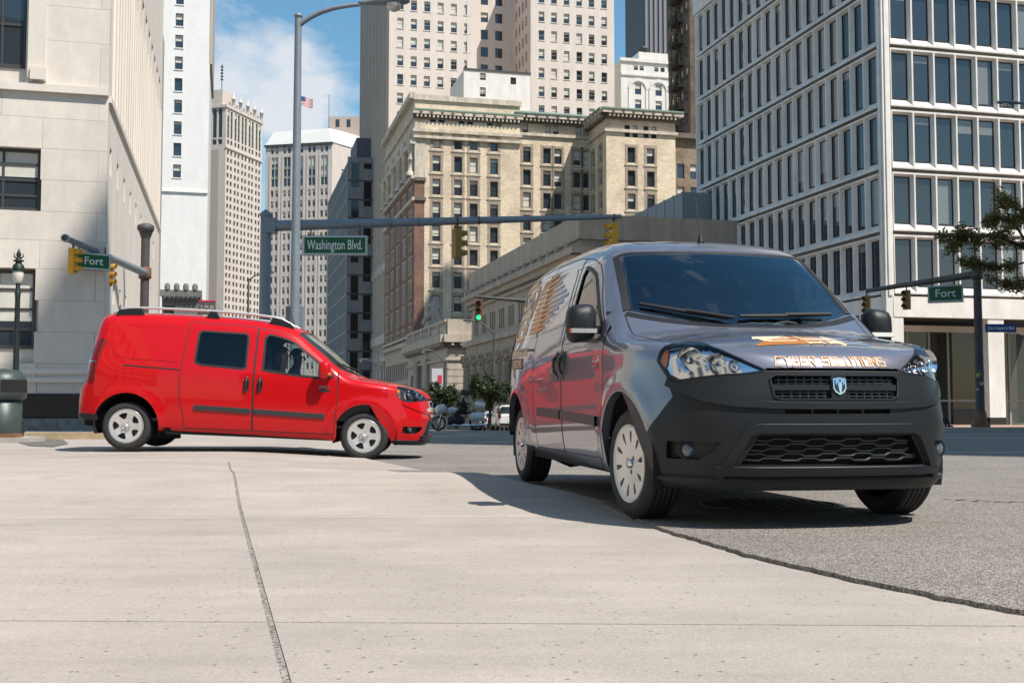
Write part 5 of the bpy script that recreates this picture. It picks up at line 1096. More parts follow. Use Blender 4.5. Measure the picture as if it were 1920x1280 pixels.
    for s in (1, -1):
        mb = MB(); c = lift(dgr([(s * 50, .417)]), 'F')[0]; nv = nrm(np.array([c]))[0]; q = Vector((1, s * .25, 0)).to_track_quat('Z', 'Y').to_matrix().to_4x4(); mb.lathe([(0, .012), (.03, .008), (.042, -.01), (.045, -.03)], M('fog_glass', (.12, .15, .18), .08, .3, coat=1), 14); mb.lathe([(.042, -.005), (.055, .0), (.06, -.03)], BLACKP, 14)
        me = mb.mesh('fog_lamp', True); o = link('fog_lamp', me, bu); o.matrix_local = Matrix.Translation(Vector(c) - Vector(nv) * .022) @ q
    # headlamps
    hp = dgr(HL); pt = PT(); pt.patch(hp, 'F', M('lamp_dark', (.30, .305, .31), .22, .8), (), .03, off=-.03); hin = [tuple(np.array(hp).mean(0) + (np.array(q) - np.array(hp).mean(0)) * .86) for q in hp]
    pt.patch([tuple(np.array(hp).mean(0) + (np.array(q) - np.array(hp).mean(0)) * .93) for q in hp], 'F', REFL, (), .02, off=-.022)
    pt.patch(dgr([(-63.7, .895), (-62.6, .955), (-61.0, .965), (-60.2, .93), (-60.6, .87), (-61.5, .855)]), 'F', AMB, (), .02, off=-.014)
    def cup(a, z, r):
        c = lift(dgr([(a, z)]), 'F')[0]; nv = Vector((.93, math.sin(R(a)) * .45, .1)).normalized(); q = nv.to_track_quat('Z', 'Y').to_matrix(); P, T, N = [], [], []; prof_ = [(.0, -.030), (.35, -.026), (.75, -.012), (1, .0), (1.12, .001)]; n = 18
        for rr, hh in prof_:
            for j in range(n): w = 2 * math.pi * j / n; P.append(Vector(c) - nv * .010 + q @ Vector((rr * r * math.cos(w), rr * r * math.sin(w), hh))); N.append(q @ Vector((-rr * math.cos(w) * .7, -rr * math.sin(w) * .7, .8)))
        for i in range(4):
            for j in range(n): T.append((i * n + j, i * n + (j + 1) % n, (i + 1) * n + (j + 1) % n, (i + 1) * n + j))
        pt.raw(np.array([tuple(p) for p in P]), np.array(T), np.array([tuple(p) for p in N]), REFL); pb = [(0, .012), (.22, .010), (.3, -.01), (.3, -.028)]; P = []; N = []; T = []
        for rr, hh in pb:
            for j in range(n): w = 2 * math.pi * j / n; P.append(tuple(Vector(c) - nv * .010 + q @ Vector((rr * r * math.cos(w), rr * r * math.sin(w), hh)))); N.append(tuple(q @ Vector((math.cos(w) * rr * 2, math.sin(w) * rr * 2, .5))))
        for i in range(3):
            for j in range(n): T.append((i * n + j, i * n + (j + 1) % n, (i + 1) * n + (j + 1) % n, (i + 1) * n + j))
        pt.raw(np.array(P), np.array(T), np.array(N), CHR)
    cup(-50.5, .893, .064); cup(-41, .875, .048); cup(-35, .86, .028)
    hl_r, hl_l = both(pt, 'headlight'); pt = PT(); pt.patch(hp, 'F', LENS, (), .03, off=.002); a_, b_ = pt.mesh('lens'), pt.mirror().mesh('lens'); link('lens', a_, hl_r); link('lens', b_, hl_l)
    pt = PT(); pt.lines(hp, 'F', .007, .002, BLACKP if dark else RUB, closed=True); a_, b_ = pt.mesh('lamp_rim'), pt.mirror().mesh('lamp_rim'); link('lamp_rim', a_, hl_r); link('lamp_rim', b_, hl_l)
    # doors
    STRIP = M('door_moulding', (.028, .030, .033), .5)
    def handle(x, z, s):
        mb = MB(); n = 16; ring = lambda rx, rz, y: [(x + rx * math.cos(t), y, z + rz * math.sin(t)) for t in np.linspace(0, 2 * math.pi, n, endpoint=False)]
        y0 = float(lift([(x, z)], 'S')[0][1]); V = ring(.038, .105, y0 - .001) + ring(.036, .102, y0 - .012) + ring(.024, .085, y0 - .016) + ring(.02, .08, y0 - .006)
        mb.add(V, [(i * n + j, i * n + (j + 1) % n, (i + 1) * n + (j + 1) % n, (i + 1) * n + j) for i in range(3) for j in range(n)] + [tuple(range(3 * n, 4 * n))], M('handle_black', (.02, .02, .022), .22, coat=.6), True); mb.tube([(x, y0 - .012, z - .07), (x, y0 - .034, z - .045), (x, y0 - .038, z), (x, y0 - .034, z + .045), (x, y0 - .012, z + .07)], .0125, MATS['handle_black'], 8)
        if s > 0: mb.v = [(a, -b, c) for a, b, c in mb.v]; mb.f = [q[::-1] for q in mb.f]
        return mb.mesh('handle', True)
    def door(loop, win, nm, glass, hx, hz, strip_, blank):
        pt = PT(); pt.patch(loop, 'S', paint, [win] if win else (), .05, liner=CABIN)
        for side in (0, 1):
            d_ = (pt if side == 0 else pt.mirror()).build(nm, v); s = -1 if side == 0 else 1
            def sub(q, nn): return link(nn, (q if side == 0 else q.mirror()).mesh(nn), d_)
            q = PT(); seam(q, loop + [loop[0]], 'S', .009 if dark else .013); sub(q, 'panel_gap')
            if win:
                q = PT(); q.patch(win, 'S', glass, (), .06, off=-.008); sub(q, 'window'); q = PT(); q.lines(win, 'S', .032, .003, RUB, closed=True); sub(q, 'window_seal')
            if blank: q = PT(); q.lines(blank, 'S', .018, .004, paint, closed=True); q.patch(blank, 'S', paint, (), .06, off=.0035); sub(q, 'blank_panel')
            q = PT(); q.lines(strip_, 'S', .068, .016, STRIP); sub(q, 'moulding'); link('handle', handle(hx, hz, s), d_)
    BL1 = [(-2.29, 1.19), (-2.27, 1.60), (-2.23, 1.635), (-1.62, 1.625), (-1.585, 1.59), (-1.58, 1.14), (-1.62, 1.12)]
    door(g['door_f'], g['win_f'], 'front_door', SIDEG, -1.40, .93, [(-1.462, .580), (-.53, .552)], None)
    door(g['door_s'], None if dark else g['win_s'], 'sliding_door', PRIV, -1.575, .93, [(-2.24, .60), (-1.50, .581)], BL1 if dark else None)
    pt = PT(); BL2 = [(-3.38, 1.42), (-3.34, 1.30), (-3.24, 1.235), (-3.05, 1.215), (-2.50, 1.20), (-2.47, 1.62), (-2.52, 1.665), (-3.32, 1.66), (-3.38, 1.6)]; pt.patch(BL2, 'S', paint, (), .06, off=.004); pt.lines(BL2, 'S', .03, .006, paint, closed=True); both(pt, 'quarter_panel')
    pt = PT(); pt.lines([(-3.20, 1.115), (-2.46, 1.085)], 'S', .022, .002, RUB); both(pt, 'door_rail')
    tl_ = [(R(a) * KF, z) for a, z in ((-60, 1.44), (-56, 1.46), (-52, 1.40), (-49.5, 1.2), (-50.5, 1.0), (-54, .89), (-57, .87), (-58, 1.0), (-58, 1.2))]; pt = PT(); pt.patch(tl_, 'R', TAIL, (), .04, off=.008); pt.lines(tl_, 'R', .01, .006, RUB, closed=True); pt.lines([(R(-57) * KF, 1.15), (R(-50) * KF, 1.15)], 'R', .02, .010, CHR); both(pt, 'taillight')
    pt = PT(); pt.patch([(R(a) * KF, .46) for a in np.linspace(-62, 62, 24)] + [(R(a) * KF, .385) for a in np.linspace(62, -62, 24)], 'R', BLACKP, (), .06, off=.012); pt.build('rear_bumper', v)
    # windscreen
    wi = [tuple(np.array(c) * [1, 1]) for c in g['ws_o']]; cen = np.array([-.48, 0]); inn = [tuple(cen + (np.array(q) - cen) * [.97 if q[0] > -.48 else .88, .945]) for q in g['ws_o']]
    pt = PT(); pt.patch(inn, 'T', WSG, (), .05, off=-.004); wsn = pt.build('windscreen', v); pt = PT(); pt.patch(g['ws_o'], 'T', M('windscreen_border', (.01, .011, .012), .05, coat=1), [inn], .04, off=-.003); link('border', pt.mesh('border'), wsn); pt = PT(); k_ = 13; pt.lines(g['ws_o'][k_ - 1:k_ + 1], 'T', .045, .004, RUB); pt.lines([g['ws_o'][-1], g['ws_o'][0]], 'T', .045, .004, RUB); pt.lines(g['ws_o'][k_:], 'T', .014, .002, RUB); link('pillar_trim', pt.mesh('pillar_trim'), wsn)
    for pts in ([(-.165 - .30 * (y / .74) ** 2 - e, y) for y, e in ((-.66, .03), (-.42, .025), (-.18, 0))], [(-.165 - .30 * (y / .74) ** 2 - e, y) for y, e in ((-.10, .03), (.2, .03), (.50, 0))]):
        P = lift(pts, 'T'); N = nrm(P); q = [Vector(p) + Vector(n) * .018 for p, n in zip(P, N)]; mb = MB(); mb.tube([q[0], q[1], q[2]], [.010, .014, .010], RUB, 6); mb.tube([q[1] + Vector((0, 0, .008)), q[2] + Vector((.05, .02, .0))], .012, RUB, 6); mb.build('wiper', v)
    # mirrors
    for s in (-1, 1):
        m_ = empty('mirror', (-.545, s * .905, 1.165), 0, parent=v); m_.scale = (.9, .9, .9); mb = MB(); n = 14; V = []; prof_ = [(-.085, .55), (-.075, .85), (-.03, 1.0), (.03, .96), (.065, .78), (.085, .45)]
        for xx, k in prof_:
            for j in range(n):
                w = 2 * math.pi * j / n; cy, cz = math.cos(w), math.sin(w); e = .55; yy = abs(cy) ** e * math.copysign(1, cy) * .105 * k; zz_ = abs(cz) ** e * math.copysign(1, cz) * .135 * k; V.append((xx, s * .115 + yy, zz_ - .0 + (yy * s * -.10)))
        mb.add(V, [(i * n + j, i * n + (j + 1) % n, (i + 1) * n + (j + 1) % n, (i + 1) * n + j) for i in range(5) for j in range(n)] + [tuple(range(n))[::-1], tuple(range(5 * n, 6 * n))], BLACKP if dark else paint, True); mb.build('housing', m_)
        mb = MB(); mb.box((0, s * -.02, -.045), (.09, .13, .05), BLACKP); mb.box((-.02, s * -.075, .0), (.16, .03, .16), BLACKP); mb.build('arm', m_); mb = MB(); mb.box((.075, s * .115, -.058), (.035, .18, .03), M('indicator_lens', (.75, .76, .78), .1, .6, coat=1)); mb.box((.07, s * .195, -.058), (.034, .03, .031), AMB); mb.build('indicator', m_); mb = MB(); mb.box((-.088, s * .115, .0), (.006, .16, .2), CHR); mb.build('mirror_glass', m_)
    # wheels
    ty, rim, inner, hub = wheel_mesh('cover' if dark else 'alloy')
    for x in (0, -3.11):
        for s in (-1, 1):
            w_ = empty('wheel', (x, s * .772, .318), 0, parent=v); w_.rotation_euler = (0, random.uniform(0, 1) if dark else R(18), (math.pi if s < 0 else 0) + (steer if x == 0 else 0))
            for nm, me in (('tyre', ty), ('rim', rim), ('wheel_inner', inner), ('hub', hub)): link(nm, me, w_)
    # cabin
    mb = MB(); mb.bx(-3.4, .1, -.78, .78, .40, .44, CABIN); mb.build('floor', v); pt = PT(); dsh = []; mb = MB(); mb.prism([(-.42, 1.02), (-.15, 1.06), (.05, 1.0), (.05, .5), (-.40, .5), (-.52, .85)], -.78, .78, CABIN); mb.build('dashboard', v)
    for y in (-.38, .38):
        st = empty('seat', (-1.15, y, .44), 0, parent=v); mb = MB()
        def cushion(c, d, rot, nm):
            q = MB(); V = []; n = 12
            for k, (h_, sc) in enumerate(((-1, .6), (-.92, .9), (-.6, 1), (.6, 1), (.92, .9), (1, .6))):
                for j in range(n):
                    w = 2 * math.pi * j / n; cx_, cy_ = math.cos(w), math.sin(w); V.append((d[0] / 2 * sc * abs(cx_) ** .5 * math.copysign(1, cx_), d[1] / 2 * sc * abs(cy_) ** .5 * math.copysign(1, cy_), d[2] / 2 * h_))
            q.add(V, [(i * n + j, i * n + (j + 1) % n, (i + 1) * n + (j + 1) % n, (i + 1) * n + j) for i in range(5) for j in range(n)] + [tuple(range(n))[::-1], tuple(range(5 * n, 6 * n))], SEAT, True); o = q.build(nm, st); o.location = c; o.rotation_euler = (0, rot, 0)
        cushion((.15, 0, .22), (.5, .5, .16), 0, 'seat_cushion'); cushion((-.16, 0, .55), (.15, .48, .62), R(-14), 'backrest'); cushion((-.25, 0, .97), (.11, .27, .22), R(-10), 'headrest')
    mb = MB(); pts = [(-.62 + .06 * math.sin(t), .38 + .18 * math.cos(t), 1.02 + .17 * math.sin(t)) for t in np.linspace(0, 2 * math.pi, 21)]; mb.tube(pts, .014, CABIN, 6, cap=False); mb.tube([(-.62, .38, 1.02), (-.45, .38, .95)], .03, CABIN, 6); mb.build('steering_wheel', v)
    if dark: mb = MB(); mb.bx(-1.62, -1.58, -.68, .68, .44, 1.55, M('bulkhead_grey', (.30, .31, .32), .7)); mb.build('bulkhead', v)
    P = lift([(-1.12, 0.0)], 'T')[0]; mb = MB(); mb.lathe([(.028, 0), (.022, .02), (.012, .05)], BLACKP, 8, c=(P[0], P[1], P[2])); mb.tube([(P[0], P[1], P[2] + .03), (P[0] - .10, P[1], P[2] + .33)], [.006, .003], BLACKP, 5); mb.build('antenna', v)
    return v
CREAM = M('cream_vinyl', (.66, .53, .35), .45); ORNG = M('orange_vinyl', (.62, .20, .02), .45); BLUEV = M('blue_vinyl', (.10, .26, .42), .35)
def fade(name, axis, a, b):
    m = bpy.data.materials.new(name); m.use_nodes = True; n = m.node_tree.nodes; l = m.node_tree.links.new; t = n.new('ShaderNodeTexCoord'); s = n.new('ShaderNodeSeparateXYZ'); mr = n.new('ShaderNodeMapRange'); mr.inputs[1].default_value = a; mr.inputs[2].default_value = b; r = n.new('ShaderNodeValToRGB')
    r.color_ramp.elements[0].color = (.62, .20, .02, 1); r.color_ramp.elements[1].color = (.12, .30, .48, 1); e = r.color_ramp.elements.new(.45); e.color = (.62, .23, .04, 1)
    l(t.outputs['Object'], s.inputs[0]); l(s.outputs[axis], mr.inputs[0]); l(mr.outputs[0], r.inputs[0]); l(r.outputs[0], n['Principled BSDF'].inputs['Base Color']); n['Principled BSDF'].inputs['Roughness'].default_value = .4; MATS[name] = m; return m
# --- dark van
SLATE = carpaint('slate_metallic', (.185, .19, .235), .6, rough=.38, coat=1.0)
DV = make_van('cargo_van', 'dark slate cargo van with orange lettering parked at the pavement edge, facing the camera', SLATE, BLACKP, True, (1.525, 6.66, .0), -math.pi / 2 + R(10.9), 0.004, R(6))
pt = PT(); FD = fade('decal_fade', 0, -2.75, -1.80); tipx = -1.68
for k in range(11):
    z0 = 1.205 + k * .041; t = abs(k - 5) / 5.5; x1 = tipx - .62 * t; x0 = -2.80 + .012 * k; pt.patch([(x0, z0), (x1, z0 + .035), (x1, z0 + .062), (x0, z0 + .027)], 'S', FD, (), .06, off=.006)
pt.build('side_stripes', DV)
pt = PT(); GPA = [[(.78, 1.0), (.2, .97), (0, .88), (0, .64), (.12, .58), (.55, .60), (.68, .66), (.68, .80), (.33, .79)], [(.80, .88), (1, .89), (1, .60), (.86, .47), (.25, .43)], [(.95, .40), (.28, .40), (.06, .31), (.06, .06), (.2, .01), (.72, .03), (.84, .09), (.84, .23), (.42, .22)]]
for pa in GPA: q = [(-3.40 + a * .55, 1.20 + b * .47) for a, b in pa]; pt.lines(q, 'S', .05, .007, ORNG); pt.lines(q, 'S', .032, .010, CREAM)
pt.build('side_logo', DV)
pt = PT(); strokes(pt, 'COMMUNICATION', 'S', -3.46, 1.055, .043, .06, .020, .011, CREAM, h=.003); pt.build('side_lettering', DV); pt = PT(); pt.patch([(-3.40, .955), (-2.86, .945), (-2.86, 1.035), (-3.40, 1.045)], 'S', M('decal_black', (.01, .01, .01), .4), (), .06, off=.003); strokes(pt, 'SYSTEMS', 'S', -3.32, .965, .043, .055, .018, .011, CREAM, h=.006); pt.build('side_lettering', DV)
ang = lambda x: x * KF / .875
cw, gp = .032, .0130; wtot = 13 * cw + 2 * 0 + 14 * gp - cw * .85 + cw * .6; x0 = -.33
for word, xo in (('CYBER', 0), ('SOLUTIONS', 5 * (cw + gp) + cw * .6 + gp)):
    pt = PT()
    for w_, m_, h_ in ((.0085, ORNG, .0015), (.005, CREAM, .003)): strokes(pt, word, 'F', ang(x0 + xo), .859, ang(cw), .046, ang(gp), w_, m_, h=h_)
    pt.build('bonnet_lettering', DV)
pt = PT(); FD2 = fade('decal_fade_hood', 1, -.34, .26)
for k in range(9):
    x = .68 - k * .030; t = abs(k - 4) / 4.; pt.patch([(x, -.36 + .03 * k - .0), (x, .16 - .10 * (1 - t) + .12), (x - .019, .16 - .10 * (1 - t) + .125), (x - .019, -.36 + .03 * k)], 'T', FD2, (), .05, off=.003)
strokes(pt, '24', 'T', .60, -.28, .17, .17, .07, .022, CREAM, h=.005, ux=(0, 1), uz=(-1, 0)); strokes(pt, 'HR', 'T', .685, -.06, .08, .06, .04, .014, CREAM, h=.005, ux=(0, 1), uz=(-1, 0))
pt.build('bonnet_logo', DV)
def sidebadge(v, x, z, side, plate):
    pt = PT(); d = 1 if side == 'S' else -1; x0 = x if side == 'S' else x + .13
    strokes(pt, 'RAM', side, x0, z, .036 * d, .030, .010 * d, .009, CHR, h=.004, d=.02); pt.patch([(x, z - .048), (x + .13, z - .048), (x + .13, z - .010), (x, z - .010)], side, plate, (), .05, off=.003)
    for k in range(9): a = x + .01 + k * .0135; pt.lines([(a, z - .022), (a + .006, z - .038)], side, .004, .005, CHR)
    pt.build('badge', v)
sidebadge(DV, -.62, .925, 'S', M('badge_red', (.45, .03, .03), .4))
# --- red van
REDP = carpaint('red_paint', (.50, .003, .006), .1, rough=.34, coat=.6); REDP.node_tree.nodes['Principled BSDF'].inputs['Specular IOR Level'].default_value = .15; REDP.node_tree.nodes['Principled BSDF'].inputs['Coat IOR'].default_value = 1.5
th = R(3.5); rz_, fz_ = .077, -.058; pit = math.asin((rz_ - fz_) / 3.11); DIST = 14.84
fx = pxx(683, DIST) - .13; RV = make_van('crew_van', 'bright red van with roof rails and a side window crossing the pavement', REDP, REDP, False, (fx + math.sin(th) * -.86 * -1, DIST + math.cos(th) * .86 + .10, fz_), th, pit, R(-2))
sidebadge(RV, -.62, .925, 'S', M('badge_dark_plate', (.02, .02, .02), .4))
for s in (-1, 1):
    rl = empty('roof_rail', (0, 0, 0), parent=RV); xs = np.linspace(-3.45, -1.02, 14); P = lift([(x, s * .60) for x in xs], 'T'); mb = MB()
    mb.tube([tuple(Vector(p) + Vector((0, 0, .085 if 0 < i < 13 else .03))) for i, p in enumerate(P)], .018, SILV, 8); mb.build('bar', rl)
    for x0_, x1_ in ((-3.42, -3.02), (-2.22, -2.02), (-1.38, -1.02)):
        a = lift([(x0_, s * .60), (x1_, s * .60)], 'T'); mb = MB(); mb.prism([(x0_, a[0][2] - .03), (x1_, a[1][2] - .03), (x1_ - .06, a[1][2] + .075), (x0_ + .06, a[0][2] + .075)], s * .60 - .03, s * .60 + .03, BLACKP); mb.build('foot', rl)
pt = PT(); pt.patch([(a * KF / .87, z) for a, z in ((-.50, .70), (-.36, .60), (.36, .60), (.50, .70), (.36, .735), (-.36, .735))], 'F', M('silver_grille', (.62, .62, .62), .3, .5), (), .05, off=.012); pt.build('grille_panel', RV)
# ================================================================ street furniture
GPAINT = M('grey_pole_paint', (.20, .235, .265), .5, .2, var=.12, scale=4); DPOLE = M('dark_pole', (.06, .058, .055), .6, var=.3, scale=3); RUST = M('rusty_steel', (.16, .085, .05), .8, var=.4, scale=6); YEL = M('signal_yellow', (.72, .36, .02), .5, var=.06, scale=3); YELD = M('signal_yellow_dull', (.30, .17, .035), .6, var=.1); SGN = M('sign_green', (.0, .10, .035), .4); SGB = M('sign_blue', (.015, .07, .28), .4); SWH = M('sign_white', (.72, .72, .70), .5); CASE = M('sign_case', (.34, .37, .40), .45, .4); LAMPG = M('lamp_glass', (.55, .53, .50), .12, .2)
def face(px, Y): return 0
def signal(name, top, rz, label, m=YEL, lit=None, h=1.0, group=None):
    "three-section traffic signal hanging from its bracket; faces local -y"
    o = empty(name, top, rz, label, 'traffic signal', group); s = h / 1.0; mb = MB(); w = .34 * s
    mb.bx(-w / 2, w / 2, -.1 * s, .12 * s, -h - .12, -.12, m); mb.build('housing', o); mb = MB(); mb.tube([(0, 0, .06), (0, 0, -.14)], .035, RUST, 6); mb.tube([(0, .02, .05), (.12, .04, -.06), (.05, .06, -.13)], .012, IRON, 5); mb.build('hanger', o)
    for k, c in enumerate(('red', 'amber', 'green')):
        z = -.12 - h * (k + .5) / 3; l_ = lit == c; em = {'red': (.10, .01, .01), 'amber': (.12, .05, .01), 'green': (.01, .08, .03)}[c]
        lm = M('lens_green_lit', (.02, .85, .25), .3, emit=1.6) if l_ else M('lens_' + c, em, .15)
        mb = MB(); mb.lathe([(0, -.115 * s), (.09 * s, -.11 * s), (.115 * s, -.1 * s)], lm, 12, c=(0, 0, z), axis='y'); mb.build('lens', o)
        mb = MB(); mb.lathe([(.13 * s, -.1 * s), (.13 * s, -.34 * s), (.118 * s, -.34 * s), (.118 * s, -.1 * s)], m, 14, c=(0, 0, z), axis='y', a0=-.5, a1=math.pi + .5); mb.build('visor', o)
    return o
def boxsign(name, c, w, h, rz, txt, label, m=SGN, th=.16, case=CASE, size=None, sx=1, hang=.3, single=False):
    o = empty(name, c, rz, label, 'street sign'); mb = MB(); mb.bx(-w / 2, w / 2, -th / 2, th / 2, -h / 2, h / 2, case); mb.build('case', o); mb = MB()
    for s in (-1, 1): mb.bx(-w / 2 + .03, w / 2 - .03, s * th / 2 - .003, s * th / 2 + .003, -h / 2 + .03, h / 2 - .03, SWH) if case is CASE else None; mb.bx(-w / 2 + .055, w / 2 - .055, s * th / 2 - .006, s * th / 2 + .006, -h / 2 + .055, h / 2 - .055, m)
    mb.build('panel', o); link('lettering', textmesh(txt, size or h * .72, SWH, .003, bold=.004, sx=sx), o, (0, -th / 2 - .010, 0), (math.pi / 2, 0, 0))
    if hang:
        for x in (-w * .38, w * .38): mb = MB(); mb.tube([(x, 0, h / 2), (x, 0, h / 2 + hang)], .022, IRON, 5); mb.build('hanger', o)
    return o
# --- main signal mast with the long arm
YM = 34; pm_ = at(494, HZ, YM); zg = float(swz(pm_.x, YM)) - .1; m1 = empty('signal_mast', (pm_.x, YM, zg), 0, 'grey signal mast with a long horizontal arm across the picture', 'mast')
zt = pz(402, YM); mb = MB(); mb.tube([(0, 0, 0), (0, 0, zt - zg)], [.19, .165], GPAINT, 14); mb.lathe([(.19, zt - zg - .05), (.20, zt - zg), (.18, zt - zg + .03), (.06, zt - zg + .13), (0, zt - zg + .16)], GPAINT, 14); mb.lathe([(.28, 0), (.28, .35), (.2, .5)], GPAINT, 14); mb.build('pole', m1)
pa = at(498, 424, YM); pb = at(1165, 406, YM); mb = MB(); n = 14; mb.tube([tuple(pa + (pb - pa) * (i / n) - Vector((pm_.x, YM, zg))) for i in range(n + 1)], [.175 - .105 * i / n for i in range(n + 1)], GPAINT, 12); mb.build('arm', m1)
mb = MB(); mb.box((.12, 0, pa.z - zg), (.42, .36, .46), GPAINT); mb.build('arm_socket', m1)
for t in (.1, .26, .35, .43, .54, .6, .98):
    c = pa + (pb - pa) * t - Vector((pm_.x, YM, zg)); r = .18 - .105 * t; mb = MB(); mb.lathe([(r, -.03), (r + .012, -.03), (r + .012, .03), (r, .03)], RUST if t > .5 else GPAINT, 12, axis='x'); mb.build('band', m1, c)
def onarm(px, drop=0): t = (px - 498) / (1165 - 498); c = pa + (pb - pa) * t; return Vector((c.x, c.y, c.z - (.18 - .105 * t)))
c = onarm(629); w_ = 122 / F * YM; boxsign('street_sign', (c.x, YM, pz(460.5, YM)), w_, 37 / F * YM, 0, 'Washington Blvd.', 'green Washington Blvd. street sign hanging from the long grey arm', size=.42, sx=.565, hang=c.z - pz(442, YM))
c = onarm(857); signal('traffic_signal', (c.x, YM, c.z), R(115), 'dull yellow signal hanging mid-way on the long grey arm', YELD, h=.90)
c = onarm(1150); signal('traffic_signal', (c.x, YM, c.z), R(-70), 'bright yellow signal at the tip of the long arm above the dark van', YEL, h=.80)
# --- near street lamp
YL = 24; pl0 = at(551, HZ, YL); zg = float(swz(pl0.x, YL)) - .05; ztop = pz(33, YL); l1 = empty('street_lamp', (pl0.x, YL, zg), 0, 'tall grey street lamp rising behind the red van', 'street lamp')
def cobra(o, base, tip, m, s=1.0, rev=1):
    "cobra-head lamp: curved arm and luminaire, local coordinates"
    b = Vector(base); t = Vector(tip); mb = MB(); pts = []
    for k in np.linspace(0, 1, 12): pts.append(b + (t - b) * k + Vector((0, 0, (t - b).length * .085 * math.sin(math.pi * k ** .8) * 1.0)))
    mb.tube(pts, [.07 * s - .025 * s * k for k in np.linspace(0, 1, 12)], m, 8); mb.build('arm', o)
    d = Vector((t.x - b.x, t.y - b.y, 0)).normalized(); q = Vector((d.x, d.y, .05)).to_track_quat('X', 'Z').to_matrix().to_4x4(); hd = MB(); V = []; n = 12; prof_ = [(-.05, .045, .045), (.1, .07, .07), (.3, .13, .095), (.55, .185, .115), (.85, .20, .12), (1.02, .16, .10), (1.12, .08, .05)]
    for x, ry, rz_ in prof_:
        for j in range(n): w = 2 * math.pi * j / n; z = math.sin(w) * rz_; V.append((x * s, math.cos(w) * ry * s, (z if z > 0 else z * .45) * s + .02))
    hd.add(V, [(i * n + j, i * n + (j + 1) % n, (i + 1) * n + (j + 1) % n, (i + 1) * n + j) for i in range(6) for j in range(n)] + [tuple(range(n))[::-1], tuple(range(6 * n, 7 * n))], m, True); h_ = hd.build('lamp_head', o); h_.matrix_local = Matrix.Translation(t) @ q
    gl = MB(); gl.lathe([(.17 * s, -.03 * s), (.165 * s, -.09 * s), (.13 * s, -.16 * s), (.06 * s, -.195 * s), (0, -.20 * s)], LAMPG, 14, c=(.76 * s, 0, 0)); g_ = gl.build('lamp_glass', o); g_.matrix_local = Matrix.Translation(t) @ q
mb = MB(); mb.tube([(0, 0, 0), (0, 0, 3), (0, 0, ztop - zg)], [.115, .105, .075], GPAINT, 12); mb.lathe([(.075, ztop - zg), (.095, ztop - zg + .01), (.09, ztop - zg + .06), (0, ztop - zg + .11)], GPAINT, 12); mb.lathe([(.2, 0), (.2, .4), (.13, .55)], GPAINT, 12); mb.build('pole', l1)
zc0 = pz(595, YL) - zg; mb = MB(); mb.bx(-.22, .14, .10, .26, zc0 - .25, zc0 + .25, GPAINT); mb.build('control_box', l1)
a = at(562, 46, YL); b = at(676, 7, YL); cobra(l1, (a.x - pl0.x, 0, a.z - zg), (b.x - pl0.x, 0, b.z - zg - .02), GPAINT, .96)
# --- left signal mast, arm towards the camera
YP = 44; p0 = at(267, HZ, YP); zg = float(gz(0, YP)) + .1; zt = pz(432, YP); m2 = empty('signal_mast', (p0.x, YP, zg), 0, 'dark rusty signal mast at the limestone corner, arm reaching left', 'mast')
mb = MB(); mb.tube([(0, 0, 0), (0, 0, zt - zg)], .17, DPOLE, 12); mb.lathe([(.17, zt - zg - .35), (.27, zt - zg - .05), (.33, zt - zg + .02), (.33, zt - zg + .18), (.18, zt - zg + .26), (0, zt - zg + .27)], DPOLE, 12); mb.build('pole', m2)
za_ = pz(512, YP); e = at(124, 447, 35.0); a3 = Vector((p0.x, YP, za_)); mb = MB(); ang_ = e - a3; mb.tube([tuple(a3 + ang_ * k - Vector((p0.x, YP, zg))) for k in (0, .35, .7, 1)], [.16, .14, .115, .095], GPAINT, 10); mb.build('arm', m2); mb = MB(); mb.lathe([(.22, -.22), (.25, -.2), (.25, .2), (.22, .22)], RUST, 12, c=(0, 0, za_ - zg)); mb.build('clamp', m2)
mb = MB(); mb.lathe([(.095, 0), (.13, .01), (.13, .12), (.09, .15)], CASE, 10, axis='y'); mb.build('end_cap', m2, e - Vector((p0.x, YP, zg)) - Vector((0, .12, 0)))
def onarm2(px):
    for k in np.linspace(0, 1.2, 240):
        c = a3 + ang_ * k
        if 960 + F * c.x / c.y <= px: return c
    return e
for px, lab in ((133, 'yellow signal at the tip of the left mast arm, seen from the side'), (200, 'yellow signal between the green Fort sign and the left mast pole')):
    c = onarm2(px); signal('traffic_signal', (c.x, c.y, c.z - .1), R(82), lab, YEL, h=.80)
c = onarm2(168); boxsign('street_sign', (c.x, c.y, pz(491, c.y)), 1.15, .56, R(38), 'Fort', 'small green Fort sign hanging from the left mast arm', size=.36, th=.34, hang=.25)
# --- right signal mast
YR = 42; p0 = at(1838, HZ, YR); zg = float(gz(0, YR)) + .17; zt = pz(495, YR); m3 = empty('signal_mast', (p0.x, YR, zg), 0, 'dark signal mast with stickered base on the terrace at the right', 'mast')
mb = MB(); mb.tube([(0, 0, 0), (0, 0, zt - zg)], [.17, .14], DPOLE, 12); mb.lathe([(.14, zt - zg), (.17, zt - zg + .02), (.12, zt - zg + .12), (0, zt - zg + .14)], DPOLE, 12); mb.lathe([(.34, 0), (.34, .12), (.24, .2), (.2, .6)], RUST, 12); mb.build('pole', m3)
STK = [M('sticker_%d' % k, c, .6) for k, c in enumerate(((.4, .38, .33), (.3, .07, .05), (.10, .14, .2), (.5, .42, .1)))]
for k in range(11):
    mb = MB(); a = R(-90 + random.uniform(-60, 60)); z = .8 + random.random() * 1.3; w = random.uniform(.05, .12); mb.lathe([(.176, z), (.174, z + w * 1.2)], random.choice(STK), 3, a0=a - w * 3, a1=a + w * 3); mb.build('sticker', m3)
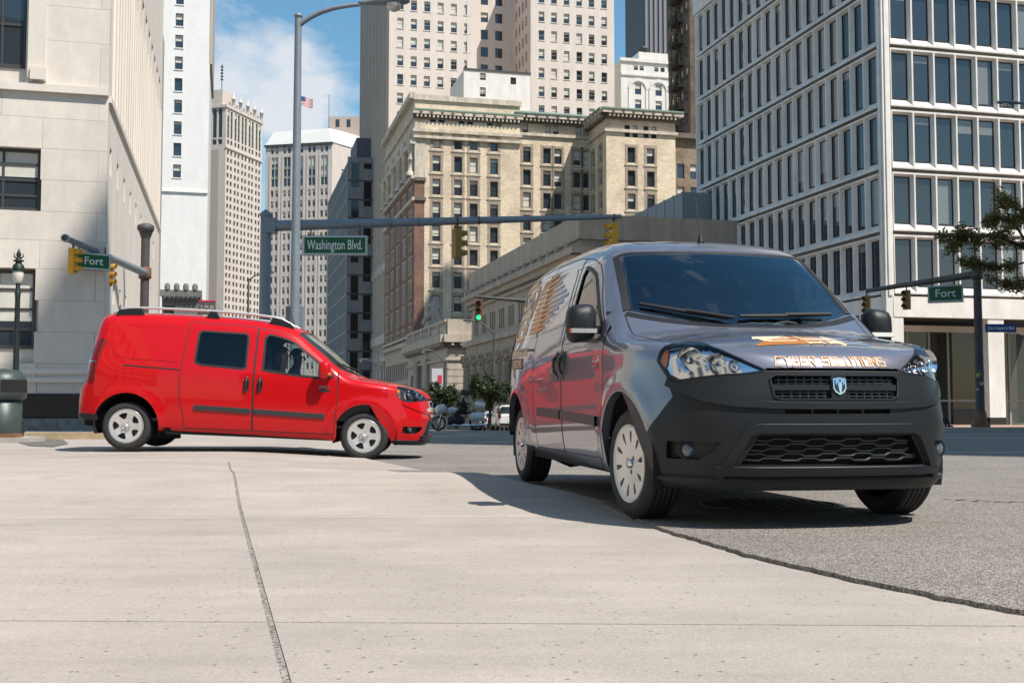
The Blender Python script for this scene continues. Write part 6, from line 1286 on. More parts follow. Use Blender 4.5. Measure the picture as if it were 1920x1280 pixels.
za_ = pz(514, YR); a3 = Vector((p0.x, YR, za_)); e = at(1626, 545, 48.5); mb = MB(); mb.tube([tuple(a3 + (e - a3) * k - Vector((p0.x, YR, zg))) for k in (0, .5, 1)], [.15, .12, .085], DPOLE, 10); mb.build('arm', m3); mb = MB(); mb.lathe([(.18, -.2), (.21, -.18), (.21, .18), (.18, .2)], DPOLE, 12, c=(0, 0, za_ - zg)); mb.build('clamp', m3)
def onarm3(px):
    for k in np.linspace(0, 1.1, 300):
        c = a3 + (e - a3) * k
        if 960 + F * c.x / c.y <= px: return c
    return e
c = onarm3(1703); signal('traffic_signal', (c.x, c.y, c.z - .1), R(-48), 'dull yellow signal left of the large Fort sign', YELD, h=.80); c = onarm3(1628); signal('traffic_signal', (c.x, c.y, c.z - .1), R(-48), 'dull yellow signal half hidden by the dark van mirror', YELD, h=.80)
c = onarm3(1777); boxsign('street_sign', (c.x, c.y, pz(551, c.y)), 1.30, .66, R(-24), 'Fort', 'large green Fort sign hanging from the right mast arm', size=.44, th=.42, hang=.3)
boxsign('street_sign', (pxx(1878, YR) + .0, YR - .1, pz(615.5, YR)), 59 / F * YR, .31, R(3), 'John Conyers Jr Blvd', 'small blue John Conyers Jr Blvd sign on the right mast pole', m=SGB, th=.03, case=SGB, size=.18, hang=0, sx=.66)
# --- lamp head entering the frame at the right
YL2 = 30; b = at(1914, 196, YL2); l2 = empty('street_lamp', (b.x + 3.0, YL2, float(gz(0, YL2))), 0, 'grey street lamp whose head enters at the right edge', 'street lamp'); mb = MB(); mb.tube([(0, 0, 0), (0, 0, b.z + .3)], [.12, .08], GPAINT, 10); mb.build('pole', l2); cobra(l2, (0, 0, b.z + .1), (-2.95, 0, b.z - float(gz(0, YL2)) - .0), GPAINT, .62)
# --- green signal behind the dark van
YG = 62; a = at(893, 556, YG); m4 = empty('signal_mast', (pxx(1010, YG), YG, float(gz(0, YG))), 0, 'far grey signal mast mostly hidden behind the dark van', 'mast'); b = at(1010, 566, YG); mb = MB(); zg = float(gz(0, YG)); mb.tube([(0, 0, 0), (0, 0, b.z - zg + .4)], .16, GPAINT, 10); mb.build('pole', m4); mb = MB(); mb.tube([(0, 0, b.z - zg), (a.x - b.x, 0, a.z - zg)], [.13, .07], DPOLE, 8); mb.build('arm', m4)
c = at(898, 559, YG); signal('traffic_signal', (c.x, c.y, c.z), R(-3), 'far signal showing a green light left of the dark van', M('signal_brown', (.16, .075, .03), .6), lit='green', h=1.15)
# --- far street lamps
def farlamp(px, pyt, Y, pxl, pyl, label, m=DPOLE):
    zg = float(gz(0, Y)); a = at(px, pyt, Y); b = at(pxl, pyl, Y); o = empty('street_lamp', (a.x, Y, zg), 0, label, 'street lamp', 'lamps along the far street'); mb = MB(); mb.tube([(0, 0, 0), (0, 0, a.z - zg)], [.13, .08], m, 8); mb.build('pole', o); cobra(o, (0, 0, a.z - zg - .2), (b.x - a.x, 0, b.z - zg), m, 1.0)
farlamp(834, 677, 92, 812, 658, 'far dark street lamp with banner in front of the bank corner'); farlamp(926, 622, 78, 898, 603, 'far dark street lamp in front of the great columns'); farlamp(716, 685, 120, 690, 675, 'far dark street lamp behind the red van windscreen'); farlamp(466, 522, 100, 492, 512, 'dark lamp post between the far cream tower and the grey mast')
b = at(820, 718, 91.5); mb = MB(); mb.box((0, 0, 0), (.9, .06, 2.4), M('banner_pale', (.50, .50, .55), .8)); mb.box((.2, -.035, .3), (.35, .02, .7), RED); mb.box((.45, 0, 1.15), (1.0, .05, .05), IRON); tag(mb.build('banner', None, b), 'pale blue banner on the lamp post by the bank', 'banner')
# --- statue on the bank parapet
def skin(verts, edges, radii, m, name='body', sub=2):
    "one continuous figure grown over a joint skeleton"
    me = bpy.data.meshes.new(name); me.from_pydata(verts, edges, []); o = bpy.data.objects.new(name, me); COL.objects.link(o); md = o.modifiers.new('s', 'SKIN'); o.modifiers.new('u', 'SUBSURF').levels = sub; o.modifiers['u'].render_levels = sub
    for i, r in enumerate(radii):
        sv = me.skin_vertices[0].data[i]; sv.radius = (r, r) if not hasattr(r, '__len__') else r; sv.use_root = i == 0
    md.use_smooth_shade = True; dg = bpy.context.evaluated_depsgraph_get(); out = bpy.data.meshes.new_from_object(o.evaluated_get(dg)); bpy.data.objects.remove(o); out.materials.clear(); out.materials.append(m); return out
STONE = M('statue_stone', (.33, .30, .26), .9, var=.2, scale=5)
q = PBK + A * along(PBK, A, 806) + B * .5; z0 = pz(598, 130)
me = skin([(0, 0, .9), (.05, 0, 1.3), (.1, 0, 1.75), (.15, -.05, 2.1), (.2, -.1, 2.35), (-.35, -.2, .95), (-.75, -.3, .45), (-.95, -.3, .05), (.35, -.3, .9), (.5, -.5, .4), (.55, -.5, 0), (-.3, 0, 1.7), (-.55, -.1, 1.35), (-.4, -.25, 1.1), (.45, 0, 1.65), (.65, -.15, 1.3), (.6, -.3, .95), (-.3, .3, .5), (.2, .3, .4)], [(0, 1), (1, 2), (2, 3), (3, 4), (0, 5), (5, 6), (6, 7), (0, 8), (8, 9), (9, 10), (2, 11), (11, 12), (12, 13), (2, 14), (14, 15), (15, 16), (0, 17), (0, 18)], [.42, .36, .34, .13, .2, .27, .22, .16, .27, .2, .15, .17, .13, .1, .17, .13, .1, .4, .4], STONE, 'statue')
o = link('statue', me, None, (q.x, q.y, z0), None, (1.5, 1.5, 1.5)); tag(o, 'weathered seated stone figure on the bank parapet', 'statue'); o.location.z = z0 + .02; mbq = MB(); mbq.lathe([(1.1, -.3), (1.15, .5), (.9, 1.1), (.5, 1.5), (0, 1.6)], STONE, 9, c=(q.x + .3, q.y + .3, z0)); tag(mbq.build('statue_plinth'), 'rough stone seat under the figure on the bank parapet', 'plinth')
# --- left corner: litter bin and globe lamp
YB = 19.5; p0 = at(4, HZ, YB); zg = float(swz(p0.x, YB)); GRNM = M('bin_green', (.055, .075, .07), .45, .3, var=.3, scale=5); bn = empty('litter_bin', (p0.x, YB, zg), 0, 'large weathered green litter bin with domed lid at the left edge', 'litter bin'); zt = pz(690, YB) - zg
mb = MB(); mb.lathe([(.30, .06), (.31, .1), (.33, zt * .56), (.29, zt * .57)], GRNM, 16); mb.build('drum', bn); mb = MB(); mb.lathe([(.33, zt * .57), (.39, zt * .6), (.40, zt * .70), (.385, zt * .86), (.30, zt * .96), (0, zt)], GRNM, 16); mb.build('lid', bn); mb = MB(); mb.lathe([(.403, zt * .68), (.398, zt * .84)], DARK, 6, a0=R(-70), a1=R(10)); mb.build('opening', bn); mb = MB(); mb.box((.1, -.05, .04), (1.0, .85, .1), KERB); mb.box((.22, -.25, .12), (.4, .3, .07), BRN); mb.build('base', bn)
YG2 = 22; p0 = at(24, HZ, YG2); zg = float(swz(p0.x, YG2)); GI = M('green_iron', (.02, .032, .027), .5, .4); gl_ = empty('globe_lamp', (p0.x + .04, YG2, zg), 0, 'ornate dark green lamp post with glass acorn beside the limestone wall', 'street lamp'); z = lambda y: pz(y, YG2) - zg
mb = MB(); mb.lathe([(.2, 0), (.2, .3), (.10, .5), (.06, 1.0), (.048, z(560)), (.06, z(548)), (.04, z(545)), (.045, z(530))], GI, 12); mb.build('post', gl_); mb = MB(); mb.lathe([(.05, z(531)), (.085, z(526)), (.105, z(515)), (.095, z(508))], M('acorn_glass', (.62, .60, .52), .15), 14); mb.build('lamp_glass', gl_); mb = MB(); mb.lathe([(.115, z(509)), (.12, z(505)), (.10, z(497)), (.06, z(494)), (.06, z(491)), (.10, z(490)), (.10, z(488)), (.045, z(486)), (.03, z(483)), (.05, z(478)), (.03, z(472)), (.0, z(465))], GI, 12)
for s in (-1, 1): mb.tube([(s * .03, 0, z(485)), (s * .09, 0, z(481)), (s * .085, 0, z(475))], [.018, .014, .006], GI, 6)
mb.build('finial', gl_)
# yellow kerb and broken concrete patch
mb = MB(); P_ = [at(45, 812, 21.5), at(195, 812, 21.5)]; zz_ = float(swz(P_[0].x, 21.5)); mb.bx(P_[0].x, P_[1].x + .2, 21.5, 21.9, zz_ - .02, zz_ + .13, M('ochre_kerb', (.40, .31, .19), .9, var=.2, scale=5)); tag(mb.build('kerb'), 'ochre kerb stone behind the red van tail', kind='structure')
mb = MB(); a = [(30, 829), (60, 822), (118, 824), (128, 832), (100, 838), (55, 836)]; pts = []
for px, py in a:
    Y = 17.0
    for _ in range(12):
        d_ = at(px, py, 1.0) - Vector((0, 0, CAMH)); Y = max(2, (float(swz(d_.x * Y, Y)) - CAMH) / d_.z)
    pts.append((d_.x * Y, Y, float(swz(d_.x * Y, Y)) + .008))
mb.add(pts, [tuple(range(6))], M('dirt_patch', (.12, .11, .095), .95, var=.5, scale=9)); tag(mb.build('dirt_patch', fix=False), 'dark patch of dirt on the concrete behind the red van', kind='structure')

# drain cover under the dark van and a crack in the asphalt
c = at(1445, 947, 1.0) - Vector((0, 0, CAMH)); Yd = (roadz(0, 7.2) - CAMH) / c.z; mb = MB(); GRT = M('drain_iron', (.11, .10, .095), .6, .5, var=.3, scale=20); mb.lathe([(.46, 0), (.46, .006), (.40, .008), (.40, .003), (0, .003)], GRT, 28)
for k in range(-6, 7): h_ = math.sqrt(max(0, .38 ** 2 - (k * .058) ** 2)); mb.bx(k * .058 - .014, k * .058 + .014, -h_, h_, .003, .009, GRT)
tag(mb.build('drain_cover', None, (c.x * Yd, Yd, float(roadz(0, Yd)) + .004)), 'round iron drain cover in the shadow under the dark van', 'drain cover')
mb = MB(); pts = [(px, 936 + (px - 1770) * .045 + random.uniform(-1.2, 1.2)) for px in range(1765, 2010, 9)]; q_ = []
for px, py in pts: c = at(px, py, 1.0) - Vector((0, 0, CAMH)); Y = (float(roadz(0, 7.5)) - CAMH) / c.z; q_.append((c.x * Y, Y, float(roadz(0, Y)) + .004))
w = [.012 + .008 * random.random() for _ in q_]; n = len(q_); mb.add([(x, y - w[i], z) for i, (x, y, z) in enumerate(q_)] + [(x, y + w[i], z) for i, (x, y, z) in enumerate(q_)], [(i, i + 1, n + i + 1, n + i) for i in range(n - 1)], M('crack_tar', (.05, .047, .043), .9)); tag(mb.build('road_crack', fix=False), 'thin dark crack across the asphalt right of the dark van', kind='structure')
# ================================================================ trees, parked cars, motorcycle, people
def leafmat(name, c1, c2):
    m = bpy.data.materials.new(name); m.use_nodes = True; n = m.node_tree.nodes; l = m.node_tree.links.new; p = n['Principled BSDF']; g = n.new('ShaderNodeNewGeometry'); r = n.new('ShaderNodeValToRGB'); r.color_ramp.elements[0].color = (*c1, 1); r.color_ramp.elements[1].color = (*c2, 1); l(g.outputs['Random Per Island'], r.inputs[0]); l(r.outputs[0], p.inputs['Base Color']); p.inputs['Roughness'].default_value = .6; ts = n.new('ShaderNodeBsdfTranslucent'); l(r.outputs[0], ts.inputs[0]); mxs = n.new('ShaderNodeMixShader'); mxs.inputs[0].default_value = .45; l(p.outputs[0], mxs.inputs[1]); l(ts.outputs[0], mxs.inputs[2]); l(mxs.outputs[0], n['Material Output'].inputs[0])
    try: p.inputs['Subsurface Weight'].default_value = 0
    except Exception: pass
    MATS[name] = m; return m
BARK = M('bark', (.045, .038, .03), .9, var=.3, scale=12)
def tree(name, base, limbs, leaf, nleaf, ls, label, rad=.14, spread=.5, group=None, cat='tree', trunk=None):
    "limbs: polylines in world coordinates; leaves are scattered along twigs grown from them"
    rg = np.random.default_rng(int(abs(base[0]) * 100) + 3); o = empty(name, base, 0, label, cat, group); b = Vector(base); tk = MB(); tw = []
    for pts, r0 in limbs:
        P = [Vector(q) - b for q in pts]; k = len(P); tk.tube(P, [r0 * (1 - .8 * i / (k - 1)) for i in range(k)], BARK, 7)
        for i in range(k - 1):
            L_ = (P[i + 1] - P[i]).length
            for _ in range(max(2, int(L_ * 6))):
                t = rg.random(); c = P[i].lerp(P[i + 1], t); f = (i + t) / (k - 1)
                if f < .25 and trunk is None: continue
                d = Vector(rg.normal(size=3)); d.z = d.z * .45 + .12; d = (d.normalized() + (P[i + 1] - P[i]).normalized() * .8).normalized(); e = c + d * spread * (.4 + rg.random()); tk.tube([c, c.lerp(e, .5) + Vector((0, 0, .04)), e], [.018, .012, .005], BARK, 4, cap=False); tw.append((c, e))
    tk.build('trunk', o); V = np.zeros((nleaf * 4, 3)); Fc = []
    for i in range(nleaf):
        c, e = tw[rg.integers(len(tw))]; p = np.array(c.lerp(e, .25 + .9 * rg.random())) + rg.normal(size=3) * spread * .16; a = rg.normal(size=3); a[2] *= .6; a /= np.linalg.norm(a); q = np.cross(a, rg.normal(size=3)); q /= np.linalg.norm(q) + 1e-9; s = ls * (.6 + .8 * rg.random()); V[i * 4:i * 4 + 4] = [p - a * s, p + q * s * .42, p + a * s, p - q * s * .42]; Fc.append((4 * i, 4 * i + 1, 4 * i + 2, 4 * i + 3))
    mb = MB(); mb.add(V, Fc, leaf); mb.build('crown', o, fix=False); return o
LOC = leafmat('locust_leaf', (.10, .115, .022), (.24, .16, .04)); EVG = leafmat('evergreen_leaf', (.03, .05, .02), (.08, .10, .04))
Yt = 36; T_ = lambda px, py, dy=0: tuple(at(px, py, Yt + dy)); bx_ = at(2030, HZ, Yt)
limbs = [([(bx_.x, Yt, -.1), (bx_.x + .05, Yt, 1.8), (bx_.x - .1, Yt, 3.4), T_(1990, 520), T_(1960, 470)], .17)]
limbs += [([T_(2000, 560), T_(1935, 470), T_(1900, 455, -.5), T_(1860, 440, -.8), T_(1815, 446, -1), T_(1752, 440, -1.2)], .085), ([T_(1990, 520), T_(1930, 490, .6), T_(1890, 500, .8), T_(1850, 498, 1), T_(1815, 482, 1.1)], .05), ([T_(1935, 470), T_(1905, 425, .3), T_(1870, 405, .4), T_(1850, 412, .6)], .05), ([T_(1960, 470), T_(1925, 405), T_(1900, 385, .8), T_(1880, 378, 1)], .06), ([T_(1960, 470), T_(1990, 380), T_(1960, 330, .5), T_(1990, 290)], .06), ([T_(1990, 520), T_(1940, 520, -1), T_(1905, 530, -1.5), T_(1880, 528, -1.8)], .04), ([T_(2000, 480), T_(2080, 420, 1), T_(2150, 390, 1.5), T_(2220, 400, 2)], .07), ([T_(1995, 460), T_(2040, 350, -1), T_(2090, 290, -1.5)], .06)]
tree('locust_tree', (bx_.x, Yt, float(gz(0, Yt))), limbs, LOC, 24000, .055, 'honey locust tree turning brown, leaning in from the right edge', spread=.6)
def roundtree(px, py, rpx, Y, label, nleaf=3500):
    zg = float(gz(0, Y)) + .1; c = at(px, py, Y); r = rpx / F * Y; b = (c.x, Y, zg); lm = [([b, (c.x + .1, Y, (zg + c.z) / 2), (c.x, Y, c.z), (c.x + .1, Y, c.z + r * .7)], .13)]; rg = np.random.default_rng(int(px))
    for k in range(12):
        a = k * 2.4; e = -.35 + 1.1 * rg.random(); lm.append(([(c.x, Y, c.z - r * (.5 - .05 * k)), (c.x + math.cos(a) * r * .5, Y + math.sin(a) * r * .5, c.z + r * e * .4), (c.x + math.cos(a) * r * .85, Y + math.sin(a) * r * .85, c.z + r * e * .8)], .05))
    tree('street_tree', b, lm, EVG, nleaf, .13, label, spread=.55, group='street trees before the bank')
roundtree(822, 752, 33, 62, 'dark green street tree just right of the red van nose'); roundtree(916, 742, 42, 70, 'dark green street tree by the dark van tail', 4500); roundtree(856, 768, 18, 64, 'low dark green street tree behind the motorcycle', 1500)
# --- parked cars
WPAINT = carpaint('white_car_paint', (.62, .61, .60), 0); DPAINT = carpaint('dark_car_paint', (.04, .045, .05), .3); CGL = M('car_glass', (.02, .025, .03), .05, spec=.8)
def car(name, label, loc, rz, paint, suv):
    "body lofted from cross sections; x forward"
    o = empty(name, loc, rz, label, 'car', 'cars parked along the far kerb'); mb = MB(); L_ = 4.6; z1 = 1.05 if suv else .92; zr = 1.68 if suv else 1.42
    def loft(secs, m, cap=True):
        V = []; n = len(secs[0][1]) * 2
        for x, half in secs:
            V += [(x, -y, z) for y, z in half] + [(x, y, z) for y, z in half[::-1]]
        mb.add(V, [(i * n + j, i * n + (j + 1) % n, (i + 1) * n + (j + 1) % n, (i + 1) * n + j) for i in range(len(secs) - 1) for j in range(n)] + [tuple(range(n)), tuple(range((len(secs) - 1) * n, len(secs) * n))[::-1]], m, False)
    sec = lambda x, w, zb, zt_: (x, [(w * .85, zb), (w, zb + .15), (w, zt_ - .15), (w * .9, zt_ - .03), (w * .6, zt_)])
    loft([sec(-2.3, .74, .42, z1 - .08), sec(-2.2, .86, .30, z1), sec(-1.5, .90, .24, z1 + .02), sec(1.0, .90, .22, z1), sec(1.9, .86, .24, z1 - .14), sec(2.25, .72, .32, z1 - .28), sec(2.33, .6, .42, z1 - .36)], paint); mb.build('body', o); mb = MB()
    cs = lambda x, w, zt_: (x, [(w + .06, z1 - .04), (w + .05, z1 + .02), (w - .05, zt_ - .10), (w - .16, zt_ - .02), (w - .4, zt_)])
    if suv: loft([cs(-2.2, .80, z1 + .06), cs(-1.95, .78, zr - .06), cs(-1.2, .80, zr), cs(.0, .80, zr - .02), cs(.45, .78, zr - .12), cs(1.15, .78, z1 + .03)], paint)
    else: loft([cs(-1.95, .78, z1 + .03), cs(-1.15, .74, zr - .06), cs(-.5, .74, zr), cs(.1, .74, zr - .03), cs(.95, .76, z1 + .02)], paint)
    mb.build('cabin', o)
    xr = -2.16 if suv else -1.62
    for s in (-1, 1):
        mb = MB(); xs_ = (-1.75, .55) if suv else (-1.2, .45); mb.add([(xs_[0], s * .865, z1 + .06), (xs_[1], s * .865, z1 + .06), (xs_[1] - .35, s * .80, zr - .16), (xs_[0] + .15, s * .80, zr - .16)], [(0, 1, 2, 3)], CGL); mb.build('window', o); mb = MB(); mb.bx(-2.3, -2.18, s * .80 - .1, s * .80 + .06, z1 - .25, z1 + .0 + (.25 if suv else 0), TAIL); mb.build('taillight', o)
        for x in (-1.4, 1.4):
            w_ = empty('wheel', (x, s * .80, .32), 0, parent=o); q = MB(); q.lathe([(.2, -.11), (.3, -.1), (.325, -.07), (.325, .07), (.3, .1), (.2, .11)], TYRE, 18, axis='y'); q.build('tyre', w_); q = MB(); q.lathe([(0, s * .09), (.18, s * .085), (.21, s * .10)], SILV, 14, axis='y'); q.build('rim', w_)
    mb = MB(); x0_ = (-2.215, -2.02) if suv else (-1.93, -1.28); mb.add([(x0_[0], -.68, z1 + .08), (x0_[0], .68, z1 + .08), (x0_[1] - .03, .62, zr - .14), (x0_[1] - .03, -.62, zr - .14)], [(0, 1, 2, 3)], CGL); mb.build('rear_window', o); mb = MB(); mb.box((-2.31, 0, .68), (.02, .5, .14), SWH); mb.build('number_plate', o); mb = MB(); mb.box((-2.27, 0, .42), (.14, 1.5, .18), BLACKP); mb.build('bumper', o)
for px, Y, suv, paint, lab in ((951, 72, 1, WPAINT, 'white sport utility car parked nearest the dark van'), (925, 80, 0, WPAINT, 'white saloon with red tail lamps parked in the row'), (907, 90, 0, DPAINT, 'dark saloon at the far end of the parked row')):
    x = pxx(px, Y); car('parked_car', lab, (x, Y, float(gz(0, Y)) + .005), math.atan2(A.y, A.x) - .12, paint, suv)
# --- people
SKINM = M('skin', (.48, .27, .19), .5); SKIND = M('skin_dark', (.22, .115, .075), .5); HAIRD = M('dark_hair', (.02, .015, .012), .5); HAIRB = M('brown_hair', (.07, .04, .022), .5); TEAL = M('teal_cloth', (.03, .20, .22), .9, var=.1); NAVY = M('navy_shirt', (.03, .06, .10), .9, var=.1); BLKC = M('black_cloth', (.012, .012, .014), .85); REDC = M('red_cloth', (.22, .02, .02), .9)
def person(name, label, loc, rz, J, skinm, cloth, hair, legs=None, glasses=False, helmet=None, long_hair=False, scale=1.0):
    "J: joint positions (x forward, y left, z up): pelvis chest neck head, then for each side shoulder elbow wrist, hip knee ankle toe"
    o = empty(name, loc, rz, label, 'person'); o.scale = (scale,) * 3; V = []; E = []; Rr = []
    def add(p, r, par=None): V.append(tuple(p)); Rr.append(r); i = len(V) - 1; E.append((par, i)) if par is not None else None; return i
    pel = add(J['pelvis'], .13); ch = add(J['chest'], .14, pel); nk = add(J['neck'], .052, ch); h = Vector(J['head']); h0 = add(h + Vector((.01, 0, -.085)), .062, nk); h1 = add(h, (.088, .078), h0); h2 = add(h + Vector((-.01, 0, .085)), .072, h1); cl = []; cV, cE, cR = [], [], []
    def ca(p, r, par=None): cV.append(tuple(p)); cR.append(r); i = len(cV) - 1; cE.append((par, i)) if par is not None else None; return i
    cp = ca(J['pelvis'], .155); cc = ca(J['chest'], .165, cp); ca(Vector(J['neck']) + (Vector(J['chest']) - Vector(J['neck'])) * .35, .075, cc)
    for s in ('r', 'l'):
        sh = add(J['shoulder_' + s], .062, ch); el = add(J['elbow_' + s], .043, sh); wr = add(J['wrist_' + s], .028, el); d = (Vector(J['wrist_' + s]) - Vector(J['elbow_' + s])).normalized(); pm = add(Vector(J['wrist_' + s]) + d * .06, .032, wr); sd_ = d.cross(Vector((0, 0, 1))).normalized()
        for k, ln in enumerate((.062, .075, .082, .074, .055)):
            off = sd_ * (.018 * (k - 2)) if k else sd_ * -.042; kb = Vector(V[pm]) + off * .8 + d * (.03 if k else -.01); a_ = add(kb, .0095, pm); add(kb + d * ln * .6 + off * .2 - Vector((0, 0, .03)), .0085, a_)
        csh = ca(J['shoulder_' + s], .078, cc); ce = ca(J['elbow_' + s], .058, csh); ca(Vector(J['wrist_' + s]) - d * .03, .042, ce)
        hp = add(J['hip_' + s], .085, pel); kn = add(J['knee_' + s], .058, hp); an = add(J['ankle_' + s], .038, kn); add(J['toe_' + s], .035, an)
    link('body', skin(V, E, Rr, skinm), o); link('shirt', skin(cV, cE, cR, cloth), o); cV, cE, cR = [], [], []; cp = ca(J['pelvis'], .15)
    for s in ('r', 'l'): hp = ca(J['hip_' + s], .105, cp); kn = ca(J['knee_' + s], .078, hp); ca(J['ankle_' + s], .055, kn)
    link('trousers', skin(cV, cE, cR, legs or BLKC), o)
    for s in ('r', 'l'): mb = MB(); a = Vector(J['ankle_' + s]); t = Vector(J['toe_' + s]); mb.tube([a + Vector((-.05, 0, -.02)), a.lerp(t, .5), t + (t - a).normalized() * .05], [.05, .05, .035], BLKC, 8); mb.build('shoe', o)
    mb = MB(); mb.tube([h + Vector((.083, 0, .02)), h + Vector((.112, 0, -.022)), h + Vector((.088, 0, -.032))], [.010, .016, .010], skinm, 6); mb.build('nose', o)
    for s in (-1, 1):
        mb = MB(); mb.lathe([(0, -.012), (.010, -.006), (.012, 0), (.010, .006), (0, .012)], WHT, 8, c=(h.x + .080, h.y + s * .032, h.z + .012)); mb.lathe([(0, -.007), (.007, 0), (0, .007)], BLKC, 6, c=(h.x + .0895, h.y + s * .032, h.z + .012)); mb.build('eye', o); mb = MB(); mb.lathe([(0, -.03), (.012, -.012), (.013, .012), (0, .03)], skinm, 7, c=(h.x - .005, h.y + s * .084, h.z - .005)); mb.build('ear', o)
    mb = MB(); mb.box((h.x + .082, h.y, h.z - .058), (.012, .045, .010), M('lips', (.32, .10, .085), .5)); mb.build('mouth', o)
    if helmet:
        mb = MB(); mb.lathe([(.155 * math.cos(a), .155 * math.sin(a)) for a in np.linspace(-.5, math.pi / 2, 9)], helmet, 16, c=(h.x - .01, h.y, h.z + .02)); mb.build('helmet', o)
    else:
        mb = MB(); n = 14; V2_ = []
        for i, e_ in enumerate(np.linspace(-.35, math.pi / 2, 7)):
            for j in range(n): w = 2 * math.pi * j / n; f_ = .35 if math.cos(w) > .3 else 0; ee = max(e_, f_ + .15) if i < 4 else e_; V2_.append((h.x - .012 + .112 * math.cos(ee) * math.cos(w), h.y + .101 * math.cos(ee) * math.sin(w), h.z + .02 + .128 * math.sin(ee)))
        mb.add(V2_, [(i * n + j, i * n + (j + 1) % n, (i + 1) * n + (j + 1) % n, (i + 1) * n + j) for i in range(6) for j in range(n)], hair, True)
        if long_hair:
            for w in np.linspace(1.7, 4.6, 13): mb.tube([(h.x - .02 + .095 * math.cos(w), h.y + .09 * math.sin(w), h.z + .03), (h.x - .035 + .11 * math.cos(w), h.y + .10 * math.sin(w), h.z - .09), (h.x - .03 + .09 * math.cos(w), h.y + .09 * math.sin(w), h.z - .20)], [.03, .03, .012], hair, 6)
        mb.build('hair', o)
    if glasses:
        mb = MB()
        for s in (-1, 1): mb.tube([(h.x + .098, h.y + s * .033 + .022 * math.cos(t), h.z + .010 + .018 * math.sin(t)) for t in np.linspace(0, 6.283, 13)], .003, IRON, 4, cap=False); mb.tube([(h.x + .095, h.y + s * .055, h.z + .014), (h.x, h.y + s * .088, h.z + .012)], .003, IRON, 4)
        mb.tube([(h.x + .1, h.y - .012, h.z + .013), (h.x + .1, h.y + .012, h.z + .013)], .003, IRON, 4); mb.build('glasses', o)
    return o
def seated(lean=.12, sx=.38, arm=(.42, .0)):
    J = dict(pelvis=(0, 0, .0), chest=(-lean, 0, .36), neck=(-lean * .9, 0, .55), head=(-lean * .7 + .02, 0, .70))
    for s, q in (('r', -1), ('l', 1)): J['shoulder_' + s] = (-lean, q * .19, .46); J['elbow_' + s] = (.08, q * .24, .22); J['wrist_' + s] = (.08 + arm[0] * .62, q * .17, .24 + arm[1]); J['hip_' + s] = (.05, q * .09, -.02); J['knee_' + s] = (.48, q * .12, .06); J['ankle_' + s] = (.62, q * .12, -.30); J['toe_' + s] = (.78, q * .13, -.33)
    return J
mw = RV.matrix_basis
def invan(x, y, z): v_ = Vector((x, y, z)); return RV.rotation_euler.to_matrix() @ v_ + RV.location
for nm, lab, xyz, sk, clo, hr_, kw in (('person', 'woman passenger in a teal top seated at the red van near window', (-1.10, -.38, .64), SKINM, TEAL, HAIRB, dict(long_hair=True)), ('person', 'man with glasses and dark hair driving the red van', (-1.00, .38, .66), SKIND, NAVY, HAIRD, dict(glasses=True))):
    c = invan(*xyz); person(nm, lab, c, th, seated(), sk, clo, hr_, **kw)
# --- motorcycle and rider
Ym = 47; px0 = pxx(858, Ym); zm = float(gz(0, Ym)); mo = empty('motorcycle', (px0, Ym, zm), math.pi + .12, 'pale touring motorcycle with tall windshield passing behind the red van', 'motorcycle'); MP = carpaint('bike_paint', (.50, .51, .53), .1); BKM = M('bike_black', (.015, .016, .02), .35)
for x in (.80, -.80):
    w_ = empty('wheel', (x, 0, .32), 0, parent=mo); mb = MB(); mb.lathe([(.23, -.06), (.29, -.065), (.32, -.03), (.32, .03), (.29, .065), (.23, .06)], TYRE, 22, axis='y'); mb.build('tyre', w_); mb = MB(); mb.lathe([(.235, -.05), (.22, 0), (.235, .05)], SILV, 22, axis='y')
    for k in range(6): a = k * math.pi / 3; mb.tube([(0, 0, 0), (.23 * math.cos(a), 0, .23 * math.sin(a))], .016, SILV, 5)
    mb.build('rim', w_)
def blob(name, secs, m, par=mo, n=12):
    mb = MB(); V = []
    for x, z, ry, rz_ in secs:
        for j in range(n): w = 2 * math.pi * j / n; V.append((x, ry * math.copysign(abs(math.cos(w)) ** .7, math.cos(w)), z + rz_ * math.copysign(abs(math.sin(w)) ** .7, math.sin(w))))
    mb.add(V, [(i * n + j, i * n + (j + 1) % n, (i + 1) * n + (j + 1) % n, (i + 1) * n + j) for i in range(len(secs) - 1) for j in range(n)] + [tuple(range(n))[::-1], tuple(range((len(secs) - 1) * n, len(secs) * n))], m, True); return mb.build(name, par)
blob('fairing', [(.92, .86, .12, .10), (.86, .88, .24, .18), (.70, .90, .30, .22), (.55, .92, .26, .18), (.45, .9, .1, .1)], MP); blob('tank', [(.45, .82, .10, .10), (.25, .86, .17, .14), (-.02, .84, .15, .11), (-.12, .8, .08, .06)], MP); blob('saddle', [(-.05, .74, .12, .05), (-.3, .72, .18, .06), (-.55, .78, .17, .06), (-.72, .82, .14, .06)], BKM); blob('engine', [(.42, .42, .14, .16), (.2, .45, .25, .2), (-.15, .45, .22, .18), (-.3, .42, .12, .12)], BKM); blob('front_mudguard', [(1.14, .42, .05, .03), (1.02, .58, .08, .06), (.8, .66, .09, .04), (.55, .56, .07, .05)], MP); blob('top_case', [(-.72, 1.02, .2, .13), (-.8, 1.04, .26, .17), (-1.05, 1.04, .26, .16), (-1.13, 1.02, .2, .12)], MP)
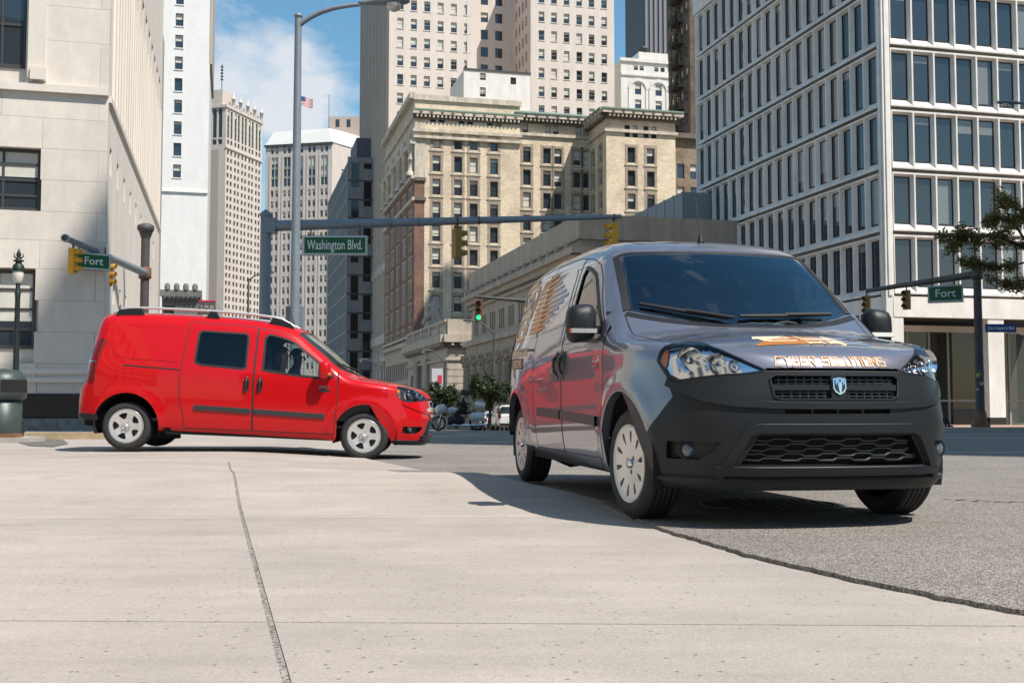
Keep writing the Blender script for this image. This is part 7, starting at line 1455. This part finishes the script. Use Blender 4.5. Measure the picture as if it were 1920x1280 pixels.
for s in (-1, 1): o_ = blob('saddlebag', [(-.5, .58, .08, .13), (-.58, .58, .12, .19), (-1.02, .58, .12, .18), (-1.1, .58, .08, .13)], MP); o_.location = (0, s * .3, 0); mb = MB(); mb.tube([(.2, s * .2, .25), (-.3, s * .26, .22), (-1.15, s * .28, .26)], [.04, .045, .055], CHR, 8); mb.build('exhaust', mo); mb = MB(); mb.tube([(.80, s * .1, .32), (.62, s * .1, .85)], .03, CHR, 6); mb.build('fork', mo); mb = MB(); mb.tube([(.58, 0, 1.0), (.42, s * .28, 1.08), (.28, s * .38, 1.04)], .016, BKM, 6); mb.build('handlebar', mo)
mb = MB(); mb.add([(.86, y, .98) for y in (-.26, 0, .26)] + [(.62, y, 1.32) for y in (-.24, 0, .24)] + [(.55, y, 1.44) for y in (-.16, 0, .16)], [(0, 1, 4, 3), (1, 2, 5, 4), (3, 4, 7, 6), (4, 5, 8, 7)], glassmat('bike_screen', (.75, .78, .74), 1.0)); mb.build('windshield', mo, fix=False); mb = MB(); mb.lathe([(0, .985), (.09, .97), (.11, .90)], LAMPG, 12, c=(0, 0, .86), axis='x'); mb.build('headlight', mo)
J = seated(-.06); J['wrist_r'] = (.38, -.34, .30); J['wrist_l'] = (.38, .34, .30); J['elbow_r'] = (.16, -.33, .22); J['elbow_l'] = (.16, .33, .22)
for s, q in (('r', -1), ('l', 1)): J['knee_' + s] = (.36, q * .28, -.06); J['ankle_' + s] = (.22, q * .30, -.42); J['toe_' + s] = (.38, q * .31, -.46)
person('person', 'motorcycle rider in black with dark helmet on the passing bike', (px0 + .30, Ym - .04, zm + .86), math.pi + .12, J, SKINM, BLKC, HAIRD, helmet=BKM)
# --- person sitting by the lobby
Yp = 56; c = at(1757, 776, Yp); zpv = float(ZG) + .12; person('person', 'person in dark clothes and red top sitting before the lobby glass', (c.x, Yp, zpv + .46), R(-60), seated(.02, arm=(.2, -.1)), SKIND, REDC, HAIRD); mb = MB(); mb.bx(-.35, .35, -.25, .22, 0, .36, GC); tag(mb.build('stone_seat', None, (c.x, Yp, zpv - .06), (0, 0, R(-60))), 'low stone block seat by the lobby glass', 'seat')
# ---------------------------------------------------------------- put every Empty at the base of its thing
bpy.context.view_layer.update()
for r in [o for o in bpy.data.objects if o.type == 'EMPTY' and o.parent is None and o.get('label') and o.location.length == 0 and o.rotation_euler.z == 0]:
    pts = []
    for c in r.children_recursive:
        if c.type == 'MESH': pts += [c.matrix_world @ Vector(b) for b in c.bound_box]
    if not pts: continue
    c = Vector(((min(p.x for p in pts) + max(p.x for p in pts)) / 2, (min(p.y for p in pts) + max(p.y for p in pts)) / 2, min(p.z for p in pts)))
    r.location = c
    for ch in r.children: ch.location = Vector(ch.location) - c
